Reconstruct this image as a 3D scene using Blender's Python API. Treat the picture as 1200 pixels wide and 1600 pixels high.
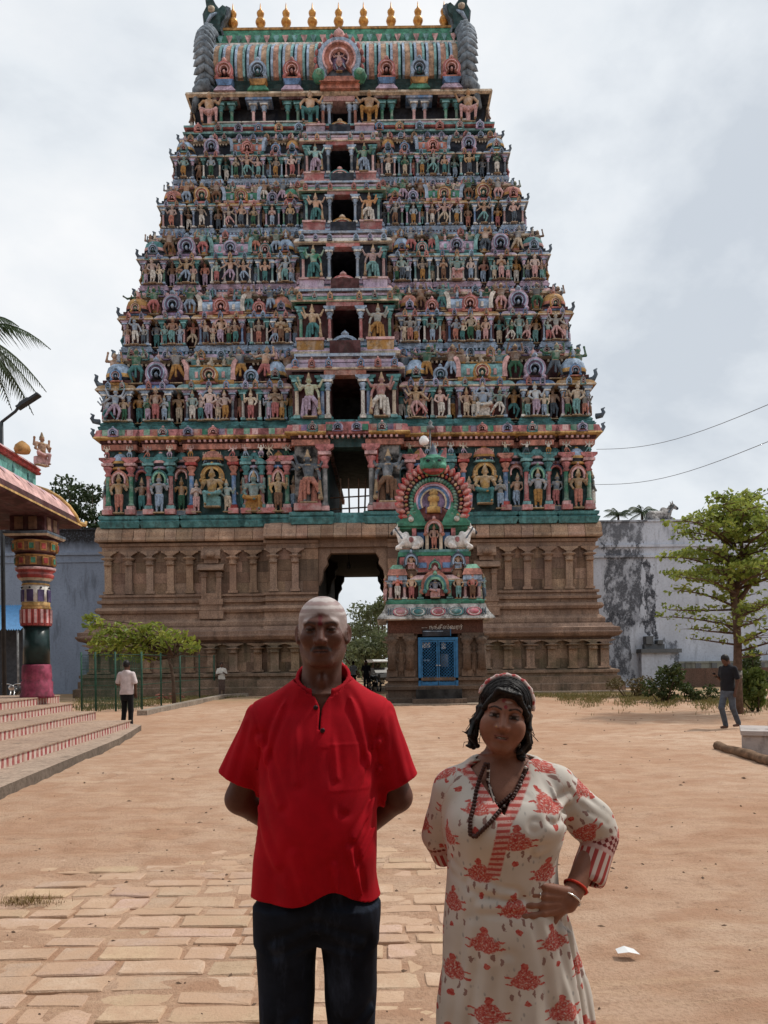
import bpy, bmesh, math, random
import numpy as np
from mathutils import Vector, Matrix

for o in list(bpy.data.objects):
    bpy.data.objects.remove(o, do_unlink=True)
scene = bpy.context.scene
COL = scene.collection
random.seed(7)
R = math.radians
PI = math.pi

# ------------------------------------------------------------------ camera
F_PX, CX, HY, CH, ROLL = 1200.0, 600.0, 1036.0, 1.55, R(0.70)
cam_d = bpy.data.cameras.new('camera')
cam_d.sensor_fit = 'HORIZONTAL'
cam_d.sensor_width = 36.0
cam_d.lens = 36.0 * F_PX / 1200.0
cam_d.shift_y = (HY - 800.0) / 1200.0
cam_d.clip_start = 0.05
cam_d.clip_end = 3000
cam = bpy.data.objects.new('camera', cam_d)
COL.objects.link(cam)
cam.matrix_world = Matrix.Translation((0, 0, CH)) @ Matrix.Rotation(R(90), 4, 'X') @ Matrix.Rotation(-ROLL, 4, 'Z')
scene.camera = cam

# ------------------------------------------------------------------ sky and sun
SUN_EL, SUN_AZ = R(57), R(66)          # azimuth measured from +Y (away from the viewer) towards +X
world = bpy.data.worlds.new('World')
scene.world = world
world.use_nodes = True
wn, wl = world.node_tree.nodes, world.node_tree.links
wn.clear()
wo = wn.new('ShaderNodeOutputWorld')
bg = wn.new('ShaderNodeBackground')
sky = wn.new('ShaderNodeTexSky')
sky.sky_type = 'NISHITA'
sky.sun_disc = False
sky.sun_elevation = SUN_EL
sky.sun_rotation = SUN_AZ
sky.dust_density = 3.0
sky.air_density = 1.0
tc = wn.new('ShaderNodeTexCoord')
mp = wn.new('ShaderNodeMapping')
mp.inputs['Scale'].default_value = (1.0, 1.0, 1.5)
mp.inputs['Location'].default_value = (0.35, 0.2, 0.1)
n1 = wn.new('ShaderNodeTexNoise')
n1.inputs['Scale'].default_value = 1.9
n1.inputs['Detail'].default_value = 7
n1.inputs['Roughness'].default_value = 0.55
n1.inputs['Distortion'].default_value = 0.15
cr = wn.new('ShaderNodeValToRGB')
e = cr.color_ramp.elements
e[0].position, e[0].color = 0.36, (6.3, 6.85, 7.5, 1)
e[1].position, e[1].color = 0.62, (10.3, 10.35, 10.4, 1)
m_ = e.new(0.46); m_.color = (8.3, 8.75, 9.2, 1)
n2 = wn.new('ShaderNodeTexNoise')
n2.inputs['Scale'].default_value = 1.5
n2.inputs['Detail'].default_value = 5
cr2 = wn.new('ShaderNodeValToRGB')
cr2.color_ramp.elements[0].position = 0.30
cr2.color_ramp.elements[0].color = (0.80, 0.80, 0.80, 1)
cr2.color_ramp.elements[1].position = 0.5
cr2.color_ramp.elements[1].color = (0.95, 0.95, 0.95, 1)
mx = wn.new('ShaderNodeMix')
mx.data_type = 'RGBA'
wl.new(tc.outputs['Generated'], mp.inputs['Vector'])
wl.new(mp.outputs[0], n1.inputs['Vector'])
wl.new(mp.outputs[0], n2.inputs['Vector'])
wl.new(n1.outputs[0], cr.inputs[0])
wl.new(n2.outputs[0], cr2.inputs[0])
wl.new(cr2.outputs[0], mx.inputs[0])
wl.new(sky.outputs[0], mx.inputs[6])
wl.new(cr.outputs[0], mx.inputs[7])
wl.new(mx.outputs[2], bg.inputs['Color'])
bg.inputs['Strength'].default_value = 0.10
wl.new(bg.outputs[0], wo.inputs[0])

sun_d = bpy.data.lights.new('sun', 'SUN')
sun_d.energy = 2.6
sun_d.angle = R(4)
sun_d.color = (1.0, 0.95, 0.87)
sun = bpy.data.objects.new('sun', sun_d)
COL.objects.link(sun)
sdir = Vector((math.cos(SUN_EL) * math.sin(SUN_AZ), math.cos(SUN_EL) * math.cos(SUN_AZ), math.sin(SUN_EL)))
sun.rotation_euler = (-sdir).to_track_quat('-Z', 'Y').to_euler()
sun.location = sdir * 100

scene.view_settings.view_transform = 'Standard'
scene.view_settings.look = 'None'
scene.view_settings.gamma = 1.0
scene.view_settings.exposure = 0.0
scene.view_settings.use_curve_mapping = False
scene.render.engine = 'CYCLES'
scene.cycles.max_bounces = 6
scene.cycles.diffuse_bounces = 3
scene.cycles.transparent_max_bounces = 8


def at(px, py, Y):
    """world point that stands at distance Y behind photo pixel (px, py)"""
    u, v = px - CX, HY - py
    c, s = math.cos(ROLL), math.sin(ROLL)
    return Vector(((u * c + v * s) * Y / F_PX, Y, CH + (-u * s + v * c) * Y / F_PX))


def ground(px, py, z=0.0):
    """world point on the level z seen at photo pixel (px, py)"""
    u, v = px - CX, HY - py
    vv = -u * math.sin(ROLL) + v * math.cos(ROLL)
    Y = (z - CH) * F_PX / vv
    return at(px, py, Y)


# ------------------------------------------------------------------ materials
MATS = {}


def srgb(r, g, b):
    f = lambda c: (c / 255 / 12.92) if c / 255 <= 0.04045 else ((c / 255 + 0.055) / 1.055) ** 2.4
    return (f(r), f(g), f(b))


class NT:
    """small node-tree helper"""
    def __init__(s, name):
        s.m = bpy.data.materials.new(name)
        s.m.use_nodes = True
        s.n, s.l = s.m.node_tree.nodes, s.m.node_tree.links
        s.b = s.n['Principled BSDF']
        s.b.inputs['Specular IOR Level'].default_value = 0.25
        s.b.inputs['Roughness'].default_value = 0.8
        s._tc = None

    def tc(s, which='Object'):
        if s._tc is None:
            s._tc = s.n.new('ShaderNodeTexCoord')
        return s._tc.outputs[which]

    def world(s):
        g = s.n.new('ShaderNodeNewGeometry')
        return g.outputs['Position']

    def mapping(s, vec, scale=(1, 1, 1), loc=(0, 0, 0), rot=(0, 0, 0)):
        m = s.n.new('ShaderNodeMapping')
        m.inputs['Scale'].default_value = scale
        m.inputs['Location'].default_value = loc
        m.inputs['Rotation'].default_value = rot
        s.l.new(vec, m.inputs['Vector'])
        return m.outputs[0]

    def noise(s, vec, scale, detail=4, rough=0.55, dist=0.0):
        t = s.n.new('ShaderNodeTexNoise')
        t.inputs['Scale'].default_value = scale
        t.inputs['Detail'].default_value = detail
        t.inputs['Roughness'].default_value = rough
        t.inputs['Distortion'].default_value = dist
        s.l.new(vec, t.inputs['Vector'])
        return t.outputs[0]

    def ramp(s, fac, stops, interp='LINEAR'):
        r = s.n.new('ShaderNodeValToRGB')
        r.color_ramp.interpolation = interp
        el = r.color_ramp.elements
        for i, (p, c) in enumerate(stops):
            x = el[i] if i < 2 else el.new(p)
            x.position = p
            x.color = (c, c, c, 1) if isinstance(c, (int, float)) else (*c[:3], 1)
        if fac is not None:
            s.l.new(fac, r.inputs[0])
        return r.outputs[0]

    def mix(s, fac, a, b, mode='MIX'):
        x = s.n.new('ShaderNodeMix')
        x.data_type = 'RGBA'
        x.blend_type = mode
        for i, v in ((0, fac), (6, a), (7, b)):
            if isinstance(v, (int, float)):
                x.inputs[i].default_value = v if i == 0 else (v, v, v, 1)
            elif isinstance(v, tuple):
                x.inputs[i].default_value = (*v[:3], 1)
            else:
                s.l.new(v, x.inputs[i])
        return x.outputs[2]

    def math(s, op, a, b=None):
        x = s.n.new('ShaderNodeMath')
        x.operation = op
        for i, v in ((0, a), (1, b)):
            if v is None:
                continue
            if isinstance(v, (int, float)):
                x.inputs[i].default_value = v
            else:
                s.l.new(v, x.inputs[i])
        return x.outputs[0]

    def sep(s, vec):
        x = s.n.new('ShaderNodeSeparateXYZ')
        s.l.new(vec, x.inputs[0])
        return x.outputs

    def attr(s, name):
        x = s.n.new('ShaderNodeAttribute')
        x.attribute_name = name
        return x

    def color(s, c):
        if isinstance(c, tuple):
            s.b.inputs['Base Color'].default_value = (*c[:3], 1)
        else:
            s.l.new(c, s.b.inputs['Base Color'])

    def rough(s, v):
        if isinstance(v, (int, float)):
            s.b.inputs['Roughness'].default_value = v
        else:
            s.l.new(v, s.b.inputs['Roughness'])

    def bump(s, h, strength=0.3, dist=0.02):
        b = s.n.new('ShaderNodeBump')
        b.inputs['Strength'].default_value = strength
        b.inputs['Distance'].default_value = dist
        s.l.new(h, b.inputs['Height'])
        s.l.new(b.outputs[0], s.b.inputs['Normal'])


def paint(name, rgb, grime=0.45, rough=0.75):
    """weathered painted stucco of one colour"""
    k = 'paint_' + name
    if k in MATS:
        return MATS[k]
    t = NT(k)
    w = t.world()
    st = t.noise(t.mapping(w, (1.1, 1.1, 0.35)), 3.2, 5, 0.62)
    fi = t.noise(w, 11.0, 4, 0.6)
    f = t.ramp(t.mix(0.45, st, fi), [(0.40, min(1, grime * 1.25)), (0.54, 0.0)])
    v = t.noise(w, 2.6, 3)
    base = t.mix(t.ramp(v, [(0.42, 0.0), (0.62, 1.0)]), tuple(c * 0.82 for c in rgb), tuple(min(1, c * 1.3 + 0.03) for c in rgb))
    t.color(t.mix(f, base, (0.030, 0.028, 0.025)))
    t.rough(rough)
    t.bump(fi, 0.25, 0.02)
    MATS[k] = t.m
    return t.m


def paint_object(name='paint_object', grime=0.4):
    """weathered paint whose colour is the object's own colour"""
    if name in MATS:
        return MATS[name]
    t = NT(name)
    oi = t.n.new('ShaderNodeObjectInfo')
    w = t.world()
    st = t.noise(t.mapping(w, (1.1, 1.1, 0.4)), 3.0, 5, 0.62)
    fi = t.noise(w, 12.0, 4, 0.6)
    f = t.ramp(t.mix(0.45, st, fi), [(0.40, grime * 1.25), (0.54, 0.0)])
    v = t.noise(w, 2.6, 3)
    br_ = t.math('ADD', 0.72, t.math('MULTIPLY', oi.outputs['Random'], 0.5))
    hi = t.mix(t.ramp(v, [(0.42, 0.0), (0.62, 0.35)]), oi.outputs['Color'], (0.62, 0.6, 0.58))
    cm = t.n.new('ShaderNodeCombineColor')
    for q_ in range(3):
        t.l.new(br_, cm.inputs[q_])
    hi = t.mix(1.0, hi, cm.outputs[0], 'MULTIPLY')
    t.color(t.mix(f, hi, (0.030, 0.028, 0.025)))
    t.bump(fi, 0.25, 0.02)
    MATS[name] = t.m
    return t.m


def simple(name, rgb, rough=0.6, metal=0.0, var=0.25, scale=6.0):
    if name in MATS:
        return MATS[name]
    t = NT(name)
    n = t.noise(t.tc(), scale, 4)
    t.color(t.mix(t.ramp(n, [(0.3, 0.0), (0.7, 1.0)]), tuple(c * (1 - var) for c in rgb), tuple(min(1, c * (1 + var)) for c in rgb)))
    t.rough(rough)
    t.b.inputs['Metallic'].default_value = metal
    MATS[name] = t.m
    return t.m


PAL = {
    'teal': (0.065, 0.205, 0.215), 'dteal': (0.016, 0.055, 0.058), 'lteal': (0.17, 0.35, 0.36),
    'green': (0.055, 0.22, 0.145), 'lgreen': (0.19, 0.40, 0.29),
    'pink': (0.42, 0.155, 0.155), 'salmon': (0.44, 0.19, 0.145), 'lpink': (0.58, 0.36, 0.36),
    'maroon': (0.060, 0.014, 0.016), 'red': (0.33, 0.05, 0.045),
    'blue': (0.10, 0.20, 0.38), 'lblue': (0.29, 0.39, 0.52), 'navy': (0.012, 0.018, 0.032), 'slate': (0.085, 0.115, 0.15),
    'purple': (0.20, 0.145, 0.26), 'lilac': (0.43, 0.34, 0.45),
    'ochre': (0.38, 0.205, 0.065), 'gold': (0.50, 0.31, 0.11), 'cream': (0.52, 0.44, 0.34), 'white': (0.62, 0.60, 0.56),
    'brown': (0.19, 0.105, 0.065), 'dark': (0.010, 0.010, 0.011), 'stucco_grey': (0.18, 0.185, 0.19),
    'skin': (0.36, 0.22, 0.145), 'dgreen': (0.030, 0.11, 0.065),
}


def P(n):
    return paint(n, PAL[n])


# ------------------------------------------------------------------ object helpers
def link(o, parent=None):
    COL.objects.link(o)
    if parent is not None:
        o.parent = parent
    return o


def tag(o, label=None, cat=None, group=None, kind=None):
    if label:
        o['label'] = label
    if cat:
        o['category'] = cat
    if group:
        o['group'] = group
    if kind:
        o['kind'] = kind
    return o


def empty(name, loc=(0, 0, 0), rz=0.0, parent=None):
    o = bpy.data.objects.new(name, None)
    o.empty_display_size = 0.3
    o.location = loc
    o.rotation_euler = (0, 0, rz)
    return link(o, parent)


class MB:
    """mesh builder: collects shapes, then links them as one mesh object"""
    def __init__(s):
        s.v, s.f, s.mi, s.mats, s.sm = [], [], [], [], []

    def _m(s, m):
        if m not in s.mats:
            s.mats.append(m)
        return s.mats.index(m)

    def add(s, verts, faces, m, smooth=False):
        b = len(s.v)
        s.v.extend([tuple(p) for p in verts])
        k = s._m(m)
        for f in faces:
            s.f.append(tuple(b + i for i in f))
            s.mi.append(k)
            s.sm.append(smooth)

    def box(s, x0, x1, y0, y1, z0, z1, m, rot=None, c=None):
        vs = [(x, y, z) for z in (z0, z1) for y in (y0, y1) for x in (x0, x1)]
        if rot is not None:
            c = c or ((x0 + x1) / 2, (y0 + y1) / 2, (z0 + z1) / 2)
            cv = Vector(c)
            vs = [cv + rot @ (Vector(p) - cv) for p in vs]
        s.add(vs, [(0, 2, 3, 1), (4, 5, 7, 6), (0, 1, 5, 4), (2, 6, 7, 3), (0, 4, 6, 2), (1, 3, 7, 5)], m)

    def taper(s, x, y, w0, d0, w1, d1, z0, z1, m):
        """box with different footprint at the bottom and at the top"""
        vs = [(x - w0, y - d0, z0), (x + w0, y - d0, z0), (x + w0, y + d0, z0), (x - w0, y + d0, z0),
              (x - w1, y - d1, z1), (x + w1, y - d1, z1), (x + w1, y + d1, z1), (x - w1, y + d1, z1)]
        s.add(vs, [(3, 2, 1, 0), (4, 5, 6, 7), (0, 1, 5, 4), (1, 2, 6, 5), (2, 3, 7, 6), (3, 0, 4, 7)], m)

    def lathe(s, prof, m, n=12, c=(0, 0, 0), smooth=True, sq=0.0, ph=0.0, ms=None):
        """profile [(r, z)] turned round the z axis; sq > 0 squares the section; ms = material per profile step"""
        vs, k = [], len(prof)
        for i in range(n):
            a = 2 * PI * i / n + ph
            ca, sa = math.cos(a), math.sin(a)
            q = 1.0 if not sq else 1.0 / (abs(ca) ** sq + abs(sa) ** sq) ** (1.0 / sq)
            for r, z in prof:
                vs.append((c[0] + r * ca * q, c[1] + r * sa * q, c[2] + z))
        for j in range(k - 1):
            fs = []
            for i in range(n):
                a, b = i * k, ((i + 1) % n) * k
                fs.append((a + j, b + j, b + j + 1, a + j + 1))
            s_m = ms[j] if ms else m
            b0 = len(s.v) if j == 0 else b0
            if j == 0:
                s.v.extend(vs)
            km = s._m(s_m)
            for f in fs:
                s.f.append(tuple(b0 + q_ for q_ in f))
                s.mi.append(km)
                s.sm.append(smooth)
        if prof[0][0] > 1e-4:
            s.f.append(tuple(b0 + i * k for i in range(n))[::-1]); s.mi.append(s._m(ms[0] if ms else m)); s.sm.append(False)
        if prof[-1][0] > 1e-4:
            s.f.append(tuple(b0 + i * k + k - 1 for i in range(n))); s.mi.append(s._m(ms[-1] if ms else m)); s.sm.append(False)

    def tube(s, pts, rad, m, n=8, smooth=True, cap=True):
        pts = [Vector(p) for p in pts]
        if isinstance(rad, (int, float)):
            rad = [rad] * len(pts)
        vs = []
        up = Vector((0, 0, 1))
        prev = None
        for i, p in enumerate(pts):
            t = (pts[min(i + 1, len(pts) - 1)] - pts[max(i - 1, 0)]).normalized()
            if prev is None:
                a = t.cross(up)
                if a.length < 0.05:
                    a = t.cross(Vector((0, 1, 0)))
                a.normalize()
            else:
                a = (prev - t * prev.dot(t))
                a = a.normalized() if a.length > 1e-5 else t.orthogonal().normalized()
            prev = a
            b = t.cross(a)
            for k in range(n):
                an = 2 * PI * k / n
                vs.append(p + (a * math.cos(an) + b * math.sin(an)) * rad[i])
        fs = []
        for i in range(len(pts) - 1):
            for k in range(n):
                k2 = (k + 1) % n
                fs.append((i * n + k, i * n + k2, (i + 1) * n + k2, (i + 1) * n + k))
        if cap:
            fs.append(tuple(range(n))[::-1])
            fs.append(tuple((len(pts) - 1) * n + k for k in range(n)))
        s.add(vs, fs, m, smooth)

    def prism(s, poly, y0, y1, m, axis='y', smooth=False, side=None):
        """polygon (a, b) in the plane across `axis`, extruded from y0 to y1"""
        n = len(poly)
        if axis == 'y':
            vs = [(a, y0, b) for a, b in poly] + [(a, y1, b) for a, b in poly]
        elif axis == 'x':
            vs = [(y0, a, b) for a, b in poly] + [(y1, a, b) for a, b in poly]
        else:
            vs = [(a, b, y0) for a, b in poly] + [(a, b, y1) for a, b in poly]
        b0 = len(s.v)
        s.add(vs, [tuple(range(n)), tuple(range(2 * n - 1, n - 1, -1))], m)
        km = s._m(side or m)
        for i in range(n):
            j = (i + 1) % n
            s.f.append((b0 + i, b0 + i + n, b0 + j + n, b0 + j))
            s.mi.append(km)
            s.sm.append(smooth)

    def sweep(s, path, prof, m, closed=False, ms=None, caps=True):
        """moulding: profile [(outward, z)] carried round a plan path, mitred at its corners; outward is to the right of travel"""
        n, k = len(path), len(prof)
        mit = []
        for i in range(n):
            p = Vector(path[i])
            a = Vector(path[i - 1]) if (i > 0 or closed) else None
            b = Vector(path[(i + 1) % n]) if (i < n - 1 or closed) else None
            d1 = (p - a).normalized() if a is not None else None
            d2 = (b - p).normalized() if b is not None else None
            d1 = d1 or d2
            d2 = d2 or d1
            n1_, n2_ = Vector((d1.y, -d1.x)), Vector((d2.y, -d2.x))
            q = n1_ + n2_
            if q.length < 1e-6:
                q = n1_
            q.normalize()
            mit.append(q / max(0.3, q.dot(n1_)))
        vs = []
        for i in range(n):
            for d, z in prof:
                vs.append((path[i][0] + mit[i].x * d, path[i][1] + mit[i].y * d, z))
        b0 = len(s.v)
        s.v.extend(vs)
        for i in range(n if closed else n - 1):
            j = (i + 1) % n
            for q in range(k - 1):
                s.f.append((b0 + i * k + q, b0 + j * k + q, b0 + j * k + q + 1, b0 + i * k + q + 1))
                s.mi.append(s._m(ms[q] if ms else m))
                s.sm.append(False)
        if caps and not closed:
            s.f.append(tuple(b0 + q for q in range(k))[::-1]); s.mi.append(s._m(m)); s.sm.append(False)
            s.f.append(tuple(b0 + (n - 1) * k + q for q in range(k))); s.mi.append(s._m(m)); s.sm.append(False)

    def mesh(s, name):
        me = bpy.data.meshes.new(name)
        me.from_pydata([tuple(p) for p in s.v], [], s.f)
        for m in s.mats:
            me.materials.append(m)
        me.polygons.foreach_set('material_index', s.mi)
        me.polygons.foreach_set('use_smooth', s.sm)
        me.update()
        return me

    def fix(s, me):
        bm = bmesh.new()
        bm.from_mesh(me)
        bmesh.ops.recalc_face_normals(bm, faces=bm.faces)
        bm.to_mesh(me)
        bm.free()
        return me

    def build(s, name, parent=None, loc=None, rz=None, fix=True):
        me = s.mesh(name)
        if fix:
            s.fix(me)
        o = bpy.data.objects.new(name, me)
        if loc is not None:
            o.location = loc
        if rz is not None:
            o.rotation_euler = (0, 0, rz)
        return link(o, parent)


def inst(name, me, parent, loc, scale=(1, 1, 1), rz=0.0, color=None, rot=None):
    o = bpy.data.objects.new(name, me)
    o.location = loc
    o.scale = scale if not isinstance(scale, (int, float)) else (scale,) * 3
    o.rotation_euler = rot if rot is not None else (0, 0, rz)
    if color is not None:
        o.color = (*color[:3], 1)
    return link(o, parent)


# ------------------------------------------------------------------ distance-field modelling (bodies, statues, cloth)
def cap(p, a, b, ra, rb):
    a = np.array(a, np.float32); b = np.array(b, np.float32)
    ab = b - a
    pa = p - a
    t = np.clip((pa @ ab) / max(1e-9, float(ab @ ab)), 0, 1)
    return np.linalg.norm(pa - t[:, None] * ab, axis=1) - (ra + (rb - ra) * t)


def ell(p, c, r, rot=None):
    q = p - np.array(c, np.float32)
    if rot is not None:
        q = q @ np.array(rot, np.float32)
    r = np.array(r, np.float32)
    a = q / r
    k0 = np.linalg.norm(a, axis=1)
    k1 = np.linalg.norm(a / r, axis=1)
    return np.where(k1 > 1e-9, k0 * (k0 - 1) / np.maximum(k1, 1e-9), -r.min())


def rbox(p, c, h, r=0.01, rot=None):
    q = p - np.array(c, np.float32)
    if rot is not None:
        q = q @ np.array(rot, np.float32)
    q = np.abs(q) - (np.array(h, np.float32) - r)
    return np.linalg.norm(np.maximum(q, 0), axis=1) + np.minimum(q.max(axis=1), 0) - r


def smin(a, b, k):
    h = np.clip(0.5 + 0.5 * (b - a) / k, 0, 1)
    return b * (1 - h) + a * h - k * h * (1 - h)


def smax(a, b, k):
    return -smin(-a, -b, k)


def rotm(ax, deg):
    return np.array(Matrix.Rotation(R(deg), 3, ax), np.float32)


def curve1(z, pts):
    """smooth interpolation of [(z, value)] rows"""
    zs = np.array([q[0] for q in pts], np.float32)
    vs = np.array([q[1] for q in pts], np.float32)
    o = np.argsort(zs)
    zs, vs = zs[o], vs[o]
    m = np.gradient(vs, zs)
    i = np.clip(np.searchsorted(zs, z) - 1, 0, len(zs) - 2)
    h = zs[i + 1] - zs[i]
    t = np.clip((z - zs[i]) / h, 0, 1)
    t2, t3 = t * t, t * t * t
    return (2 * t3 - 3 * t2 + 1) * vs[i] + (t3 - 2 * t2 + t) * h * m[i] + (-2 * t3 + 3 * t2) * vs[i + 1] + (t3 - t2) * h * m[i + 1]


def loft(p, rows, pw=2.3):
    """stack of ovals: rows of (z, cx, cy, rx, ry)"""
    z = p[:, 2]
    cx, cy, rx, ry = (curve1(z, [(r[0], r[i]) for r in rows]) for i in (1, 2, 3, 4))
    ax, ay = np.abs(p[:, 0] - cx) / rx, np.abs(p[:, 1] - cy) / ry
    k = (ax ** pw + ay ** pw) ** (1.0 / pw)
    d = (k - 1) * np.minimum(rx, ry) * 0.9
    z0, z1 = min(r[0] for r in rows), max(r[0] for r in rows)
    return np.maximum(d, np.maximum(z0 - z, z - z1))


_rs = np.random.RandomState(3)
_LAT = _rs.rand(32, 32, 32).astype(np.float32)


def vnoise(p, s=1.0):
    """value noise in 0..1"""
    q = p * s + 100.0
    i = np.floor(q).astype(np.int64)
    f = (q - i).astype(np.float32)
    f = f * f * (3 - 2 * f)
    i &= 31
    j = (i + 1) & 31
    L = _LAT
    x0, y0, z0, x1, y1, z1 = i[:, 0], i[:, 1], i[:, 2], j[:, 0], j[:, 1], j[:, 2]
    fx, fy, fz = f[:, 0], f[:, 1], f[:, 2]
    a = L[x0, y0, z0] * (1 - fx) + L[x1, y0, z0] * fx
    b = L[x0, y1, z0] * (1 - fx) + L[x1, y1, z0] * fx
    c = L[x0, y0, z1] * (1 - fx) + L[x1, y0, z1] * fx
    d = L[x0, y1, z1] * (1 - fx) + L[x1, y1, z1] * fx
    return (a * (1 - fy) + b * fy) * (1 - fz) + (c * (1 - fy) + d * fy) * fz


def fbm(p, s=1.0, o=4):
    v, a, t = 0.0, 1.0, 0.0
    for k in range(o):
        v = v + a * vnoise(p + 17.3 * k, s)
        t += a
        a *= 0.5
        s *= 2.03
    return v / t


def field_mesh(fn, lo, hi, h, B=8):
    """surface of fn(points) = 0 as vertices and quads; only cells near the surface are sampled"""
    lo = np.array(lo, np.float32)
    nb = np.ceil((np.array(hi, np.float32) - lo) / (h * B)).astype(int)
    n = nb * B
    gi = np.stack(np.meshgrid(*[np.arange(k) for k in nb], indexing='ij'), -1).reshape(-1, 3)
    cen = lo + (gi * B + (B - 1) / 2.0).astype(np.float32) * h
    dc = fn(cen.astype(np.float32))
    act = np.abs(dc) < h * B * 1.55
    val = np.repeat(np.repeat(np.repeat(dc.reshape(nb), B, 0), B, 1), B, 2).astype(np.float32)
    off = np.stack(np.meshgrid(*[np.arange(B)] * 3, indexing='ij'), -1).reshape(-1, 3)
    ai = gi[act]
    for s0 in range(0, len(ai), 400):
        blk = ai[s0:s0 + 400]
        ijk = (blk[:, None, :] * B + off[None]).reshape(-1, 3)
        v = fn((lo + ijk.astype(np.float32) * h).astype(np.float32))
        val[ijk[:, 0], ijk[:, 1], ijk[:, 2]] = v
    val[0], val[-1], val[:, 0], val[:, -1], val[:, :, 0], val[:, :, -1] = (np.maximum(x, h * 0.5) for x in (val[0], val[-1], val[:, 0], val[:, -1], val[:, :, 0], val[:, :, -1]))
    ins = val < 0
    c = np.zeros(n - 1, np.int8)
    for dx in (0, 1):
        for dy in (0, 1):
            for dz in (0, 1):
                c += ins[dx:n[0] - 1 + dx, dy:n[1] - 1 + dy, dz:n[2] - 1 + dz]
    cell = np.argwhere((c > 0) & (c < 8))
    idx = -np.ones(n - 1, np.int64)
    idx[cell[:, 0], cell[:, 1], cell[:, 2]] = np.arange(len(cell))
    acc = np.zeros((len(cell), 3), np.float32)
    cnt = np.zeros(len(cell), np.float32)
    cor = [(0, 0, 0), (1, 0, 0), (0, 1, 0), (1, 1, 0), (0, 0, 1), (1, 0, 1), (0, 1, 1), (1, 1, 1)]
    for a in range(8):
        for b in range(a + 1, 8):
            d = [abs(cor[a][k] - cor[b][k]) for k in range(3)]
            if sum(d) != 1:
                continue
            ca, cb = np.array(cor[a]), np.array(cor[b])
            va = val[cell[:, 0] + ca[0], cell[:, 1] + ca[1], cell[:, 2] + ca[2]]
            vb = val[cell[:, 0] + cb[0], cell[:, 1] + cb[1], cell[:, 2] + cb[2]]
            m = (va < 0) != (vb < 0)
            t = np.where(m, va / np.where(m, va - vb, 1), 0)
            acc += np.where(m[:, None], ca + t[:, None] * (cb - ca), 0)
            cnt += m
    verts = lo + (cell + acc / cnt[:, None]) * h
    faces = []
    for ax in range(3):
        b1, b2 = [(1, 2), (2, 0), (0, 1)][ax]
        sl0, sl1 = [slice(None)] * 3, [slice(None)] * 3
        sl0[ax], sl1[ax] = slice(0, -1), slice(1, None)
        A, Bv = ins[tuple(sl0)], ins[tuple(sl1)]
        ed = np.argwhere(A != Bv)
        ed = ed[(ed[:, b1] > 0) & (ed[:, b2] > 0) & (ed[:, b1] < n[b1] - 1) & (ed[:, b2] < n[b2] - 1)]
        q = []
        for o1, o2 in ((-1, -1), (0, -1), (0, 0), (-1, 0)):
            e_ = ed.copy()
            e_[:, b1] += o1
            e_[:, b2] += o2
            q.append(idx[e_[:, 0], e_[:, 1], e_[:, 2]])
        q = np.stack(q, 1)
        fl = A[ed[:, 0], ed[:, 1], ed[:, 2]]
        q = np.where(fl[:, None], q, q[:, ::-1])
        faces.append(q)
    faces = np.concatenate(faces)
    faces = faces[(faces >= 0).all(1)]
    return verts.astype(np.float32), faces


def np_mesh(name, verts, faces, mats, mi=None, smooth=True, attrs=None):
    me = bpy.data.meshes.new(name)
    k = faces.shape[1]
    me.vertices.add(len(verts))
    me.vertices.foreach_set('co', np.ascontiguousarray(verts, np.float32).ravel())
    me.loops.add(faces.size)
    me.loops.foreach_set('vertex_index', np.ascontiguousarray(faces, np.int32).ravel())
    me.polygons.add(len(faces))
    me.polygons.foreach_set('loop_start', np.arange(0, faces.size, k, dtype=np.int32))
    me.polygons.foreach_set('loop_total', np.full(len(faces), k, np.int32))
    for m in mats:
        me.materials.append(m)
    if mi is not None:
        me.polygons.foreach_set('material_index', np.ascontiguousarray(mi, np.int32))
    me.polygons.foreach_set('use_smooth', np.full(len(faces), smooth, bool))
    me.update(calc_edges=True)
    for nm, dat in (attrs or {}).items():
        if dat.ndim == 1:
            a = me.attributes.new(nm, 'FLOAT', 'POINT')
            a.data.foreach_set('value', np.ascontiguousarray(dat, np.float32))
        elif dat.shape[1] == 3:
            a = me.attributes.new(nm, 'FLOAT_VECTOR', 'POINT')
            a.data.foreach_set('vector', np.ascontiguousarray(dat, np.float32).ravel())
        else:
            a = me.attributes.new(nm, 'FLOAT_COLOR', 'POINT')
            a.data.foreach_set('color', np.ascontiguousarray(dat, np.float32).ravel())
    me.validate()
    return me


# ------------------------------------------------------------------ stucco figures (shared meshes)
def stucco_cloth():
    if 'stucco_cloth' in MATS:
        return MATS['stucco_cloth']
    t = NT('stucco_cloth')
    oi = t.n.new('ShaderNodeObjectInfo')
    cols = ['salmon', 'dgreen', 'white', 'lblue', 'ochre', 'lteal', 'brown', 'lblue', 'lpink', 'cream', 'slate', 'teal', 'white', 'pink', 'lilac']
    st = [(i / len(cols), PAL[c]) for i, c in enumerate(cols)]
    w = t.world()
    fi = t.noise(w, 9.0, 4, 0.6)
    t.color(t.mix(t.ramp(fi, [(0.38, 0.5), (0.58, 0.0)]), t.ramp(oi.outputs['Random'], st, 'CONSTANT'), (0.03, 0.028, 0.025)))
    t.bump(fi, 0.25, 0.02)
    MATS['stucco_cloth'] = t.m
    return t.m


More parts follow.
